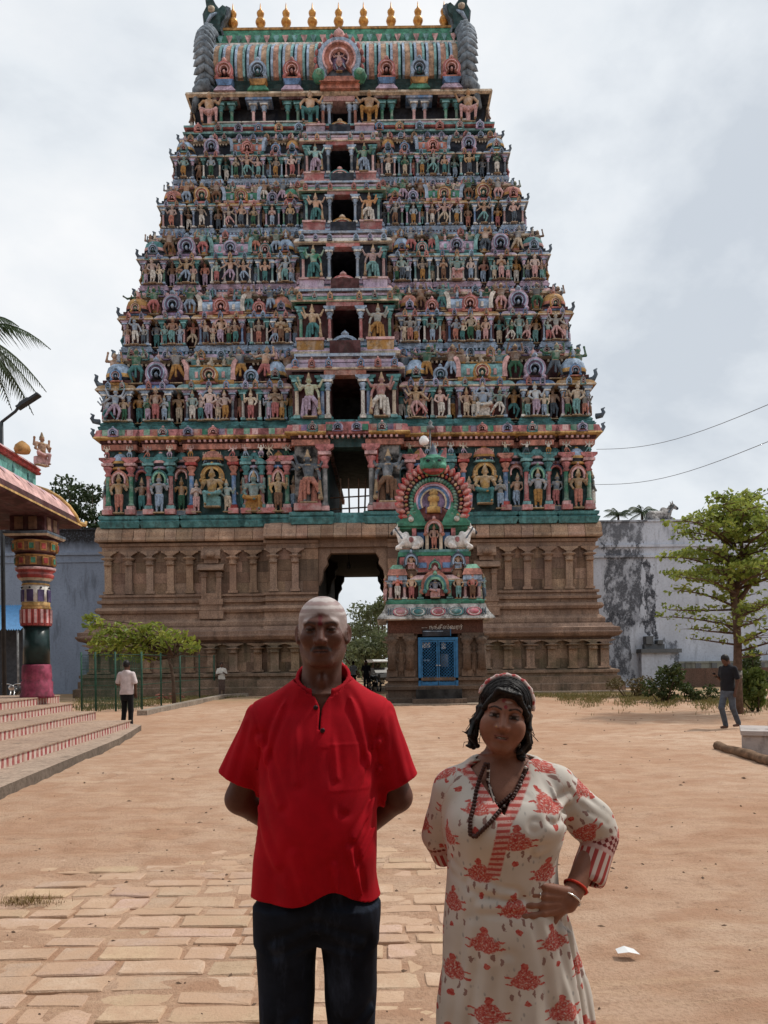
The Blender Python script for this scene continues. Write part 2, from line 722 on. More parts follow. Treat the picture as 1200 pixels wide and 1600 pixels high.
def figure_mesh(name, arms, legs, seat=None, club=None, stout=1.0, lean=0.0, crown=1.0, h=0.0165, sash=True, base=True, extra=None):
    """one stucco figure of height 1 that looks towards -Y"""
    sx = stout
    hipx, hz = 0.055 * sx, 0.45
    sk, cl, go = [], [], []
    C = lambda L, a, b, ra, rb, k=0.02: L.append((lambda p, a=a, b=b, ra=ra, rb=rb: cap(p, a, b, ra, rb), k))
    E = lambda L, c, r, k=0.02, rot=None: L.append((lambda p, c=c, r=r, rot=rot: ell(p, c, r, rot), k))
    dx = lean
    dz = 0.0 if seat is None else seat - hz
    T = lambda x, y, z: (x, y, z + dz)
    # torso, neck, head
    E(sk, T(dx * 0.4, 0, 0.62), (0.098 * sx, 0.07, 0.115), 0.03)
    E(sk, T(dx * 0.7, 0.0, 0.70), (0.125 * sx, 0.06, 0.05), 0.03)
    E(sk, T(dx * 0.1, -0.01, 0.52), (0.082 * sx, 0.066 * sx, 0.07), 0.03)
    C(sk, T(dx, 0, 0.72), T(dx, -0.005, 0.80), 0.035, 0.032)
    E(sk, T(dx, -0.012, 0.825), (0.056, 0.060, 0.068), 0.02)
    E(sk, T(dx, -0.07, 0.818), (0.014, 0.02, 0.02), 0.012)
    # crown, belt, necklace
    ct = 0.87 + 0.13 * crown
    C(go, T(dx, 0, 0.875), T(dx, 0, ct), 0.052, 0.016)
    E(go, T(dx, 0.0, 0.872), (0.067, 0.066, 0.02))
    E(go, T(dx * 0.8, -0.03, 0.705), (0.075, 0.05, 0.018))
    E(go, T(0, -0.005, 0.468), (0.092 * sx, 0.078 * sx, 0.022))
    E(go, T(dx - 0.066, 0, 0.815), (0.016, 0.016, 0.03)); E(go, T(dx + 0.066, 0, 0.815), (0.016, 0.016, 0.03))
    # arms
    for s, el_, ha in arms:
        sh = T(dx + s * 0.125 * sx, 0, 0.705)
        el2, ha2 = T(*el_), T(*ha)
        C(sk, sh, el2, 0.038, 0.030)
        C(sk, el2, ha2, 0.031, 0.024)
        E(sk, ha2, (0.030, 0.030, 0.032))
        mid = tuple((sh[i] + el2[i]) / 2 for i in range(3))
        E(go, mid, (0.042, 0.042, 0.016))
    # legs in cloth
    E(cl, T(0, 0, 0.43), (0.10 * sx, 0.078 * sx, 0.065), 0.03)
    for s, kn, ft in legs:
        hp = T(s * hipx, 0, 0.43)
        C(cl, hp, kn, 0.060 * sx, 0.044)
        C(cl, kn, ft, 0.043, 0.027)
        E(sk, (ft[0], ft[1] - 0.03, ft[2] - 0.005), (0.028, 0.055, 0.022))
    if sash:
        C(cl, T(0, -0.075, 0.44), T(0.0, -0.07, 0.16 if seat is None else 0.36), 0.022, 0.034)
    if club is not None:
        a, b = club
        C(go, a, b, 0.020, 0.042)
        E(go, b, (0.05, 0.05, 0.05))
    if seat is not None:
        L = cl
        L.append((lambda p: rbox(p, (0, 0.04, (seat - 0.07) / 2), ((0.16 if seat < 0.3 else 0.045) * sx, 0.07, (seat - 0.07) / 2), 0.02), 0.01))
    if base:
        go.append((lambda p: rbox(p, (0, 0.0, -0.012), (0.15 * sx, 0.085, 0.016), 0.008), 0.005))
    for g, a, b, ra, rb in (extra or []):
        C({'s': sk, 'c': cl, 'g': go}[g], a, b, ra, rb)

    def comb(L, p):
        d = None
        for f, k in L:
            v = f(p)
            d = v if d is None else smin(d, v, k)
        return d

    def fn(p):
        return np.minimum(np.minimum(comb(sk, p), comb(cl, p)), comb(go, p))
    v, f = field_mesh(fn, (-0.46, -0.24, -0.04), (0.46, 0.18, 1.06 + max(0, dz)), h, B=6)
    fc = v[f].mean(1)
    gid = np.argmin(np.stack([comb(sk, fc), comb(cl, fc), comb(go, fc)], 1), 1)
    return np_mesh(name, v, f, [paint_object(), stucco_cloth(), paint('ornament', (0.36, 0.26, 0.16))], gid)


STAND_LEGS = [(-1, (-0.06, -0.01, 0.24), (-0.062, 0, 0.03)), (1, (0.06, -0.01, 0.24), (0.062, 0, 0.03))]
FIG = {}
FIG['stand'] = figure_mesh('figure_standing', [(-1, (-0.18, 0.0, 0.55), (-0.13, -0.07, 0.45)), (1, (0.18, 0, 0.55), (0.13, -0.07, 0.45))], STAND_LEGS)
FIG['pray'] = figure_mesh('figure_praying', [(-1, (-0.16, -0.03, 0.56), (-0.02, -0.10, 0.64)), (1, (0.16, -0.03, 0.56), (0.02, -0.10, 0.64))], STAND_LEGS)
FIG['four'] = figure_mesh('figure_four_arms', [(-1, (-0.20, -0.02, 0.58), (-0.17, -0.09, 0.66)), (1, (0.20, -0.02, 0.58), (0.15, -0.08, 0.47)),
                                               (-1, (-0.22, 0.03, 0.66), (-0.22, 0.0, 0.83)), (1, (0.22, 0.03, 0.66), (0.22, 0, 0.83))], STAND_LEGS, crown=1.2)
FIG['bend'] = figure_mesh('figure_swaying', [(-1, (-0.17, 0.0, 0.57), (-0.24, -0.05, 0.70)), (1, (0.21, 0, 0.56), (0.10, -0.06, 0.47))],
                          [(-1, (-0.085, -0.03, 0.24), (-0.03, 0.0, 0.03)), (1, (0.05, 0.0, 0.24), (0.075, 0, 0.03))], lean=0.035)
FIG['raise'] = figure_mesh('figure_arm_raised', [(-1, (-0.20, -0.02, 0.74), (-0.14, -0.03, 0.92)), (1, (0.19, 0, 0.56), (0.24, -0.06, 0.44))],
                           [(-1, (-0.06, -0.02, 0.24), (-0.08, 0.0, 0.03)), (1, (0.11, -0.05, 0.27), (0.10, 0, 0.05))], lean=-0.02)
FIG['dance'] = figure_mesh('figure_dancing', [(-1, (-0.24, -0.02, 0.64), (-0.34, -0.06, 0.76)), (1, (0.24, 0, 0.60), (0.33, -0.08, 0.50)),
                                              (-1, (-0.20, 0.02, 0.74), (-0.28, 0.0, 0.92)), (1, (0.2, 0.02, 0.74), (0.27, 0, 0.92))],
                           [(-1, (-0.15, -0.04, 0.27), (-0.06, 0, 0.03)), (1, (0.17, -0.05, 0.30), (0.30, -0.02, 0.10))], lean=-0.02)
FIG['guard'] = figure_mesh('figure_door_guardian', [(-1, (-0.22, -0.02, 0.62), (-0.30, -0.08, 0.74)), (1, (0.20, -0.02, 0.55), (0.22, -0.1, 0.42)),
                                                    (-1, (-0.21, 0.02, 0.72), (-0.27, 0, 0.90)), (1, (0.22, 0.02, 0.70), (0.30, 0, 0.84))],
                           [(-1, (-0.07, 0.0, 0.24), (-0.08, 0.0, 0.03)), (1, (0.14, -0.09, 0.33), (0.20, -0.06, 0.16))],
                           club=((0.22, -0.1, 0.42), (0.23, -0.06, 0.07)), lean=-0.02, stout=1.12, crown=1.1,
                           extra=[('c', (-0.15, 0.05, 0.42), (-0.17, 0.06, 0.04), 0.03, 0.06), ('c', (0.08, 0.06, 0.42), (0.10, 0.07, 0.04), 0.03, 0.07)])
FIG['gana'] = figure_mesh('figure_supporting', [(-1, (-0.22, -0.02, 0.70), (-0.17, -0.02, 0.93)), (1, (0.22, -0.02, 0.70), (0.17, -0.02, 0.93))],
                          [(-1, (-0.17, -0.07, 0.29), (-0.11, 0, 0.03)), (1, (0.17, -0.07, 0.29), (0.11, 0, 0.03))], stout=1.3, crown=0.5)
FIG['lunge'] = figure_mesh('figure_lunging', [(-1, (-0.24, -0.02, 0.70), (-0.22, -0.04, 0.90)), (1, (0.25, -0.02, 0.66), (0.38, -0.04, 0.74))],
                           [(-1, (-0.10, -0.07, 0.27), (-0.22, 0, 0.03)), (1, (0.16, -0.03, 0.27), (0.30, 0, 0.03))], stout=1.15, crown=0.6, lean=-0.05)
FIG['sit'] = figure_mesh('figure_seated', [(-1, (-0.20, -0.02, 0.56), (-0.15, -0.10, 0.50)), (1, (0.20, -0.02, 0.56), (0.16, -0.11, 0.62)),
                                           (-1, (-0.21, 0.02, 0.66), (-0.21, 0, 0.83)), (1, (0.21, 0.02, 0.66), (0.21, 0, 0.83))],
                         [(-1, (-0.17, -0.10, 0.27), (0.03, -0.12, 0.22)), (1, (0.13, -0.12, 0.26), (0.12, -0.10, 0.03))], seat=0.27, stout=1.1, sash=False)
FIG['sitwide'] = figure_mesh('figure_seated_guard', [(-1, (-0.24, -0.02, 0.60), (-0.22, -0.1, 0.44)), (1, (0.24, -0.02, 0.62), (0.33, -0.06, 0.76))],
                             [(-1, (-0.19, -0.09, 0.36), (-0.17, -0.05, 0.06)), (1, (0.19, -0.09, 0.36), (0.18, -0.05, 0.06))], seat=0.36, stout=1.2, crown=0.6)
FIG_H = {k: max(v.co.z for v in m.vertices) for k, m in FIG.items()}
SKINS = [PAL['skin'], (0.46, 0.30, 0.27), (0.30, 0.38, 0.45), (0.20, 0.34, 0.34), (0.48, 0.36, 0.33), (0.36, 0.21, 0.13), (0.34, 0.22, 0.10), (0.27, 0.28, 0.28), (0.17, 0.27, 0.26), PAL['dgreen'], (0.42, 0.26, 0.19), PAL['cream'], (0.22, 0.28, 0.36),
         PAL['brown'], (0.28, 0.14, 0.09), (0.34, 0.20, 0.14), (0.42, 0.29, 0.17), (0.23, 0.16, 0.11)]


def figure(kind, parent, x, y, z, h, flip=False, skin=None, rz=0.0, name='statue', col=None):
    s = h / FIG_H[kind]
    c = skin if skin is not None else random.choice(SKINS)
    return inst(name, FIG[kind], parent, (x, y, z + 0.03 * s), (-s if flip else s, s, s), rz, c)


# ------------------------------------------------------------------ stone of the tower base and the shrine
def stone(name, a, b, c, moss=0.0, tint=True):
    if name in MATS:
        return MATS[name]
    t = NT(name)
    w = t.world()
    big = t.noise(w, 0.55, 4, 0.6)
    mid = t.noise(t.mapping(w, (1, 1, 0.55)), 2.4, 5, 0.65)
    fine = t.noise(w, 17, 5, 0.65)
    col = t.mix(t.ramp(mid, [(0.32, 0.0), (0.68, 1.0)]), a, b)
    col = t.mix(t.ramp(big, [(0.42, 0.0), (0.66, 0.75)]), col, c)
    col = t.mix(t.ramp(fine, [(0.40, 0.55), (0.56, 0.0)]), col, tuple(x * 0.45 for x in a))
    streak = t.noise(t.mapping(w, (2.2, 2.2, 0.16)), 1.6, 4, 0.6)
    col = t.mix(t.ramp(streak, [(0.55, 0.0), (0.72, 0.5)]), col, (0.035, 0.03, 0.027))
    if moss:
        mz = t.noise(w, 1.1, 4, 0.6)
        col = t.mix(t.ramp(mz, [(0.45, 0.0), (0.6, moss)]), col, (0.035, 0.05, 0.02))
    if tint:
        oi = t.n.new('ShaderNodeObjectInfo')
        col = t.mix(1.0, col, oi.outputs['Color'], 'MULTIPLY')
    t.color(col)
    t.rough(0.9)
    t.bump(t.mix(0.5, mid, fine), 0.6, 0.04)
    MATS[name] = t.m
    return t.m


GRAN = stone('granite_brown', (0.235, 0.150, 0.108), (0.42, 0.285, 0.205), (0.180, 0.122, 0.094))
GRANM = stone('granite_mossy', (0.205, 0.140, 0.100), (0.36, 0.25, 0.18), (0.165, 0.120, 0.092), moss=0.32)


def unit_block():
    bm = bmesh.new()
    bmesh.ops.create_cube(bm, size=1.0)
    bmesh.ops.bevel(bm, geom=list(bm.edges), offset=0.018, segments=1, affect='EDGES')
    me = bpy.data.meshes.new('stone_block')
    bm.to_mesh(me)
    bm.free()
    return me


BLOCK = unit_block()
BLOCK.materials.append(GRAN)
BLOCK_MOSS = BLOCK.copy()
BLOCK_MOSS.materials.clear()
BLOCK_MOSS.materials.append(GRANM)


GRAN_SHADE = stone('granite_shaded', (0.030, 0.024, 0.020), (0.05, 0.04, 0.032), (0.022, 0.018, 0.016))  # darkened granite: the gate passage's shade is put into the colour


def tone(lo=0.72, hi=1.2):
    g = random.uniform(lo, hi)
    return (g * random.uniform(0.95, 1.06), g, g * random.uniform(0.92, 1.05))


TX, TY = -1.80, 38.6
tower = empty('temple_tower', (TX, TY, 0))
tag(tower, 'tall painted temple gateway tower with seven storeys of figures on a brown stone base', 'tower')


def part(mb, name):
    """mesh built in world coordinates as a part of the tower"""
    o = mb.build(name, tower)
    o.location = (-TX, -TY, 0)
    return o


def pz(py, Y, px=543):
    return at(px, py, Y).z


def pxw(px, py, Y):
    return at(px, py, Y).x


# ---- stone base
LOW_Y, UP_Y, BACK = 38.55, 39.35, 53.2
GX0, GX1 = pxw(497, 900, LOW_Y), pxw(606, 900, LOW_Y)        # gate opening
GXC = (GX0 + GX1) / 2
lowL, lowR = pxw(140, 1030, LOW_Y), pxw(952, 1030, LOW_Y)
upL, upR = pxw(164, 890, UP_Y), pxw(927, 890, UP_Y)
PRJ_L, PRJ_R = pxw(418, 900, LOW_Y), pxw(678, 900, LOW_Y)    # the projecting middle
GATE_H = 7.45


def base_paths(x0, x1, yf, prj=0.45, back=BACK):
    return ([(x0, back), (x0, yf), (PRJ_L, yf), (PRJ_L, yf - prj), (GX0, yf - prj)],
            [(GX1, yf - prj), (PRJ_R, yf - prj), (PRJ_R, yf), (x1, yf), (x1, back)])


Z_LC, Z_UB, Z_UW, Z_UT, Z_K0, Z_K1 = 3.45, 5.22, 7.15, 7.80, 7.86, 8.72
mb = MB()
for pth in base_paths(lowL, lowR, LOW_Y):
    mb.sweep(pth, [(0.62, 0), (0.62, 0.40), (0.44, 0.46), (0.44, 0.78), (0.30, 0.82), (0.30, 0.92), (0.40, 0.98), (0.40, 1.10), (0.06, 1.18), (-0.1, 1.2), (-0.1, 2.62)], GRANM)
mb_low = part(mb, 'plinth_moulding')
mb_low.color = (0.9, 0.9, 0.9, 1)
mb = MB()
for pth in base_paths(lowL, lowR, LOW_Y):
    mb.sweep(pth, [(-0.1, 2.60), (0.06, 2.64), (0.12, 2.72), (0.40, 2.80), (0.52, 2.95), (0.52, 3.02), (0.44, 3.05), (0.44, 3.22), (0.20, 3.28), (0.10, Z_LC), (-0.9, Z_LC + 0.02)], GRAN)
o = part(mb, 'plinth_cornice')
o.color = (0.92, 0.92, 0.95, 1)
mb = MB()
for pth in base_paths(upL, upR, UP_Y, 0.5):
    mb.sweep(pth, [(0.42, 3.44), (0.46, 3.55), (0.46, 3.72), (0.22, 3.92), (0.20, 4.18), (0.34, 4.22), (0.42, 4.36), (0.34, 4.50), (0.14, 4.54), (0.14, 4.70),
                   (0.30, 4.74), (0.32, 4.86), (0.14, 4.92), (0.12, 5.04), (0.24, 5.06), (0.24, 5.18), (-0.1, 5.22), (-0.1, 7.5)], GRAN)
part(mb, 'base_moulding')
mb = MB()
for pth in base_paths(upL, upR, UP_Y, 0.5):
    mb.sweep(pth, [(-0.1, 7.36), (0.10, 7.40), (0.10, 7.62), (0.20, 7.66), (0.20, Z_UT), (-0.1, Z_UT + 0.02), (-0.1, 8.74)], GRAN)
mb.box(GX0 - 0.7, GX0 - 0.005, UP_Y - 0.36, BACK - 0.1, 0, 8.62, GRAN_SHADE)
mb.box(GX1 + 0.005, GX1 + 0.7, UP_Y - 0.36, BACK - 0.1, 0, 8.62, GRAN_SHADE)
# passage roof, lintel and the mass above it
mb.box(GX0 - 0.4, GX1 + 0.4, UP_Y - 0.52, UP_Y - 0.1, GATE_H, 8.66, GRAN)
mb.box(GX0 - 0.4, GX1 + 0.4, UP_Y - 0.09, BACK - 0.4, GATE_H + 0.02, 8.65, GRAN_SHADE)
mb.box(GX0 - 0.1, GX1 + 0.1, UP_Y - 0.30, UP_Y + 0.3, GATE_H - 0.28, GATE_H, GRAN)
part(mb, 'beam_course')
mb = MB()
mb.box(upL - 0.1, upR + 0.1, UP_Y + 0.1, BACK + 0.05, 8.60, 8.70, GRAN)
part(mb, 'base_deck')
# inner corbels of the gate
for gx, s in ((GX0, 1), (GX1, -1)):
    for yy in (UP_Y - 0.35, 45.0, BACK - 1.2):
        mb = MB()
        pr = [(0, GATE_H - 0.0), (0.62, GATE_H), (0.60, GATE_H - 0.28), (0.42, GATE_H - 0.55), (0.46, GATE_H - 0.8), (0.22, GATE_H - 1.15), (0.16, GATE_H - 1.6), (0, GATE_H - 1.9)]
        mb.prism([(gx + s * a, b) for a, b in pr], yy, yy + 0.7, GRAN if yy < 40 else GRAN_SHADE)
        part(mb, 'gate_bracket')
# cornice stones
KAP = [(-0.1, 0), (0.46, 0.0), (0.50, 0.08), (0.46, 0.18), (0.40, 0.22), (0.38, 0.46), (0.24, 0.66), (0.05, 0.80), (-0.1, 0.82)]


def kap_block(x0, x1, yf, z0, out=1.0, name='cornice_stone', mat=GRAN):
    b = MB()
    j = random.uniform(-0.02, 0.02)
    b.prism([(yf - d * out + j, z0 + z) for d, z in KAP], x0 + 0.012, x1 - 0.012, mat, axis='x')
    q = part(b, name)
    q.color = (*tone(0.9, 1.45), 1)
    return q


x = upL - 0.36
while x < upR + 0.36:
    mid_ = PRJ_L - 0.15 < x + 0.3 < PRJ_R + 0.15
    w_ = random.uniform(0.55, 0.95)
    x2 = min(x + w_, upR + 0.36)
    if x < PRJ_L - 0.15 < x2:
        x2 = PRJ_L - 0.15
    if x < PRJ_R + 0.15 < x2:
        x2 = PRJ_R + 0.15
    kap_block(x, x2, UP_Y - (0.5 if PRJ_L - 0.16 <= x < PRJ_R + 0.1 else 0.0), Z_K0, 1.25 if PRJ_L - 0.16 <= x < PRJ_R + 0.1 else 0.95)
    x = x2
mb = MB()
for xs, sgn in ((upL, -1), (upR, 1)):
    mb.prism([(xs + sgn * d * 0.85, Z_K0 + z) for d, z in KAP], UP_Y + 0.1, BACK, GRAN, axis='y')
part(mb, 'side_cornice')


# wall stones
def block_wall(x0, x1, yf, z0, z1, n, me):
    h = (z1 - z0) / n
    for r in range(n):
        x = x0
        while x < x1 - 0.05:
            w = random.uniform(0.6, 1.5)
            if x1 - (x + w) < 0.45:
                w = x1 - x
            d = 0.20 + random.uniform(-0.018, 0.018)
            q = inst('stone_block', me, tower, (x + w / 2 - TX, yf - 0.02 - TY + 0.1, z0 + h * (r + 0.5)), (w - 0.008, d, h - 0.008), color=tone(0.62, 1.25))
            x += w


for seg in ((lowL, PRJ_L, LOW_Y), (PRJ_L, GX0, LOW_Y - 0.45), (GX1, PRJ_R, LOW_Y - 0.45), (PRJ_R, lowR, LOW_Y)):
    block_wall(seg[0], seg[1], seg[2], 1.19, 2.63, 3, BLOCK_MOSS)
for seg in ((upL, PRJ_L, UP_Y), (PRJ_L, GX0, UP_Y - 0.5), (GX1, PRJ_R, UP_Y - 0.5), (PRJ_R, upR, UP_Y)):
    block_wall(seg[0], seg[1], seg[2], 5.21, 7.39, 4, BLOCK)


# pilasters
def pilaster_mesh(H, w, name, mat):
    b = MB()
    b.box(-w * 0.72, w * 0.72, -0.14, 0.1, 0, H * 0.06, mat)
    b.box(-w * 0.5, w * 0.5, -0.10, 0.1, H * 0.06, H * 0.66, mat)
    b.lathe([(w * 0.5, 0), (w * 0.66, H * 0.025), (w * 0.5, H * 0.05), (w * 0.62, H * 0.085), (w * 0.42, H * 0.115), (w * 0.9, H * 0.15), (w * 0.95, H * 0.175), (w * 0.5, H * 0.19)], mat, 8, (0, -0.05, H * 0.66), sq=4, ph=PI / 8)
    b.box(-w * 0.42, w * 0.42, -0.13, 0.1, H * 0.845, H * 0.90, mat)
    b.prism([(-w * 1.3, H), (-w * 1.3, H * 0.965), (-w * 0.9, H * 0.94), (-w * 0.5, H * 0.895), (w * 0.5, H * 0.895), (w * 0.9, H * 0.94), (w * 1.3, H * 0.965), (w * 1.3, H)], -0.15, 0.08, mat)
    me = b.mesh(name)
    b.fix(me)
    return me


PIL_UP = pilaster_mesh(Z_UW + 0.24 - Z_UB, 0.34, 'pilaster', GRAN)
PIL_LO = pilaster_mesh(2.62 - 1.19, 0.40, 'pilaster', GRANM)


def pil(me, px, py, yf, z):
    inst('pilaster', me, tower, (pxw(px, py, yf) - TX, yf - 0.14 - TY, z), color=tone(0.95, 1.25))


for p_ in (171, 203, 236, 268, 298, 365, 397):
    for q_ in (p_, 1091 - p_):
        pil(PIL_UP, q_, 890, UP_Y, Z_UB)
for p_ in (428, 462):
    for q_ in (p_, 1098 - p_):
        pil(PIL_UP, q_, 890, UP_Y - 0.5, Z_UB)
for p_ in (148, 166, 197, 230, 263, 298, 332, 366, 404):
    for q_ in (p_, 1091 - p_):
        pil(PIL_LO, q_, 1030, LOW_Y, 1.19)
for p_ in (430, 462, 484):
    for q_ in (p_, 1098 - p_):
        pil(PIL_LO, q_, 1030, LOW_Y - 0.45, 1.19)
# niche pavilions between the pilasters and their wall plinths
for q_ in (332, 1091 - 332):
    xq = pxw(q_, 890, UP_Y)
    b = MB()
    yf = UP_Y - 0.1
    b.box(xq - 0.62, xq + 0.62, yf - 0.34, yf + 0.05, 3.9, 4.3, GRAN)
    b.box(xq - 0.54, xq + 0.54, yf - 0.30, yf + 0.05, 4.3, 4.62, GRAN)
    b.box(xq - 0.60, xq + 0.60, yf - 0.36, yf + 0.05, 4.62, 4.9, GRAN)
    b.box(xq - 0.50, xq + 0.50, yf - 0.28, yf + 0.05, 4.9, 5.2, GRAN)
    for s in (-1, 1):
        b.box(xq + s * 0.38 - 0.12, xq + s * 0.38 + 0.12, yf - 0.24, yf + 0.05, 5.2, 6.3, GRAN)
        b.lathe([(0.14, 0), (0.2, 0.08), (0.12, 0.14), (0.22, 0.24), (0.12, 0.3)], GRAN, 8, (xq + s * 0.38, yf - 0.12, 6.0), sq=4)
    b.box(xq - 0.28, xq + 0.28, yf - 0.06, yf + 0.02, 5.2, 6.3, GRANM)
    b.prism([(yf - 0.10, 6.34), (yf - 0.52, 6.36), (yf - 0.50, 6.46), (yf - 0.34, 6.62), (yf - 0.16, 6.70), (yf + 0.05, 6.72), (yf + 0.05, 6.34)], xq - 0.66, xq + 0.66, GRAN, axis='x')
    b.box(xq - 0.36, xq + 0.36, yf - 0.24, yf + 0.05, 6.72, 6.95, GRAN)
    b.prism([(yf - 0.36, 6.95), (yf - 0.40, 7.1), (yf - 0.28, 7.36), (yf - 0.1, 7.5), (yf + 0.05, 7.5), (yf + 0.05, 6.95)], xq - 0.48, xq + 0.48, GRAN, axis='x')
    b.lathe([(0.22, 0), (0.28, 0.14), (0.2, 0.28), (0.02, 0.4)], GRAN, 10, (xq, yf - 0.36, 7.0))
    part(b, 'niche')

# ---- shared stucco meshes
def ring_arch(b, r0, r1, d0, d1, m, a0=-42, a1=222, n=16, sx=1.0, sz=1.0):
    pts = []
    for i in range(n + 1):
        a = R(a0 + (a1 - a0) * i / n)
        pts.append((math.cos(a), math.sin(a)))
    vs, fs = [], []
    for c, s in pts:
        for r, y in ((r0, -d0), (r1, -d0), (r1, -d1), (r0, -d1)):
            vs.append((c * r * sx, y, s * r * sz))
    for i in range(n):
        for k in range(4):
            k2 = (k + 1) % 4
            fs.append((i * 4 + k, i * 4 + k2, i * 4 + 4 + k2, i * 4 + 4 + k))
    fs += [(0, 1, 2, 3), (n * 4 + 3, n * 4 + 2, n * 4 + 1, n * 4)]
    b.add(vs, fs, m)


def nasi_mesh(name, c1, c2, c3, c4='cream', petals=False):
    """horseshoe arch of unit radius on a flat back, facing -Y"""
    b = MB()
    ring_arch(b, 0.76, 1.0, 0.0, 0.26, P(c1))
    ring_arch(b, 0.70, 0.78, 0.0, 0.34, P(c4))
    ring_arch(b, 0.46, 0.70, 0.0, 0.22, P(c2))
    ring_arch(b, 0.40, 0.47, 0.0, 0.32, P(c4))
    b.lathe([(0.42, 0), (0.42, 0.1), (0.0, 0.12)], P(c3), 12)
    n0 = len(b.v) - 12 * 3
    for i in range(n0, len(b.v)):
        x_, y_, z_ = b.v[i]
        b.v[i] = (x_, -z_, y_)
    b.lathe([(0.0, -0.2), (0.13, -0.14), (0.17, 0.0), (0.12, 0.12), (0.06, 0.2), (0.0, 0.3)], P(c4), 8, (0, -0.2, -0.12))
    for s in (-1, 1):
        b.lathe([(0.0, -0.24), (0.2, -0.12), (0.26, 0.02), (0.18, 0.18), (0, 0.24)], P(c1), 8, (s * 0.82, -0.12, -0.72))
    b.box(-0.95, 0.95, -0.22, 0.02, -0.98, -0.76, P(c2))
    b.lathe([(0.10, 0), (0.24, 0.08), (0.28, 0.24), (0.16, 0.4), (0.05, 0.5), (0.0, 0.62)], P(c4), 8, (0, -0.12, 0.95))
    if petals:
        for i in range(15):
            a = R(-35 + 250 * i / 14)
            b.lathe([(0.0, 0), (0.10, 0.08), (0.09, 0.22), (0.0, 0.36)], P(petals), 6, (math.cos(a) * 1.1, -0.12, math.sin(a) * 1.1 - 0.12))
    me = b.mesh(name)
    return b.fix(me)


NASI = [nasi_mesh('horseshoe_arch', 'lblue', 'slate', 'teal', 'lblue'), nasi_mesh('horseshoe_arch', 'pink', 'salmon', 'maroon', 'lpink'),
        nasi_mesh('horseshoe_arch', 'teal', 'lteal', 'navy', 'lpink'), nasi_mesh('horseshoe_arch', 'lilac', 'purple', 'navy', 'lblue'),
        nasi_mesh('horseshoe_arch', 'blue', 'salmon', 'slate', 'lblue'), nasi_mesh('horseshoe_arch', 'ochre', 'pink', 'teal', 'cream')]


def arch_mesh(name, c1, c2):
    b = MB()
    ring_arch(b, 0.62, 0.80, 0.0, 0.30, P(c1), -20, 200, 14, 1, 1.15)
    ring_arch(b, 0.80, 1.0, 0.0, 0.20, P(c2), -20, 200, 14, 1, 1.15)
    for s in (-1, 1):
        b.lathe([(0.0, -0.22), (0.2, -0.1), (0.22, 0.06), (0.1, 0.2), (0, 0.26)], P(c2), 8, (s * 0.92, -0.14, -0.42))
    b.lathe([(0.08, 0), (0.2, 0.1), (0.16, 0.28), (0.0, 0.45)], P(c1), 8, (0, -0.14, 1.1))
    me = b.mesh(name)
    return b.fix(me)


ARCH = [arch_mesh('niche_arch', 'lpink', 'salmon'), arch_mesh('niche_arch', 'lgreen', 'teal'), arch_mesh('niche_arch', 'pink', 'purple'), arch_mesh('niche_arch', 'gold', 'ochre'), arch_mesh('niche_arch', 'lblue', 'slate')]


def kuta_mesh(name, ca, cb, cc):
    """little domed pavilion roof, 1 wide (radius) and 1.35 high"""
    b = MB()
    b.lathe([(0.96, 0.0), (1.02, 0.08), (0.84, 0.16), (0.74, 0.18), (0.78, 0.30), (1.0, 0.36), (0.99, 0.52), (0.86, 0.78), (0.55, 0.98), (0.26, 1.05), (0.26, 1.12), (0.10, 1.18), (0.15, 1.28), (0.0, 1.42)],
            P(ca), 16, sq=3.2, ms=[P(ca)] * 2 + [P('navy')] * 3 + [P(cc)] + [P(cb)] * 3 + [P(cc)] * 4)
    me = b.mesh(name)
    return b.fix(me)


KUTA = [kuta_mesh('pavilion_roof', 'ochre', 'lblue', 'gold'), kuta_mesh('pavilion_roof', 'lilac', 'teal', 'lpink'), kuta_mesh('pavilion_roof', 'pink', 'green', 'lpink'), kuta_mesh('pavilion_roof', 'lteal', 'salmon', 'ochre'), kuta_mesh('pavilion_roof', 'blue', 'ochre', 'salmon')]


def sala_mesh(name, ca, cb, cc):
    """barrel pavilion roof: half width 1, height 1, with scrolled ends"""
    b = MB()
    prof = [(-0.62, 0), (-0.70, 0.10), (-0.62, 0.22), (-0.60, 0.26), (-0.66, 0.40), (-0.58, 0.62), (-0.36, 0.84), (-0.05, 0.95), (0.25, 0.97), (0.25, 0)]
    b.prism(prof, -0.88, 0.88, P(ca), axis='x')
    b.prism([(-0.66, 0.0), (-0.73, 0.1), (-0.66, 0.2), (0.2, 0.2), (0.2, 0)], -0.93, 0.93, P(cb), axis='x')
    b.box(-0.86, 0.86, -0.12, 0.2, 0.96, 1.04, P(cb))
    for s in (-1, 1):
        pr = [(0.80, 0.2), (1.0, 0.2), (0.97, 0.5), (1.0, 0.85), (1.10, 1.08), (1.0, 1.16), (0.88, 1.05), (0.82, 0.8)]
        b.prism([(s * a_, z_) for a_, z_ in pr], -0.72, 0.1, P(cc))
    for i in (-2, -1, 1, 2):
        b.box(i * 0.26 - 0.06, i * 0.26 + 0.06, -0.69, -0.5, 0.3, 0.58, P(cc))
    me = b.mesh(name)
    return b.fix(me)


SALA = [sala_mesh('barrel_roof', 'salmon', 'teal', 'lblue'), sala_mesh('barrel_roof', 'lteal', 'ochre', 'lpink'), sala_mesh('barrel_roof', 'lblue', 'pink', 'white'), sala_mesh('barrel_roof', 'lilac', 'teal', 'lteal'), sala_mesh('barrel_roof', 'green', 'lpink', 'lblue')]


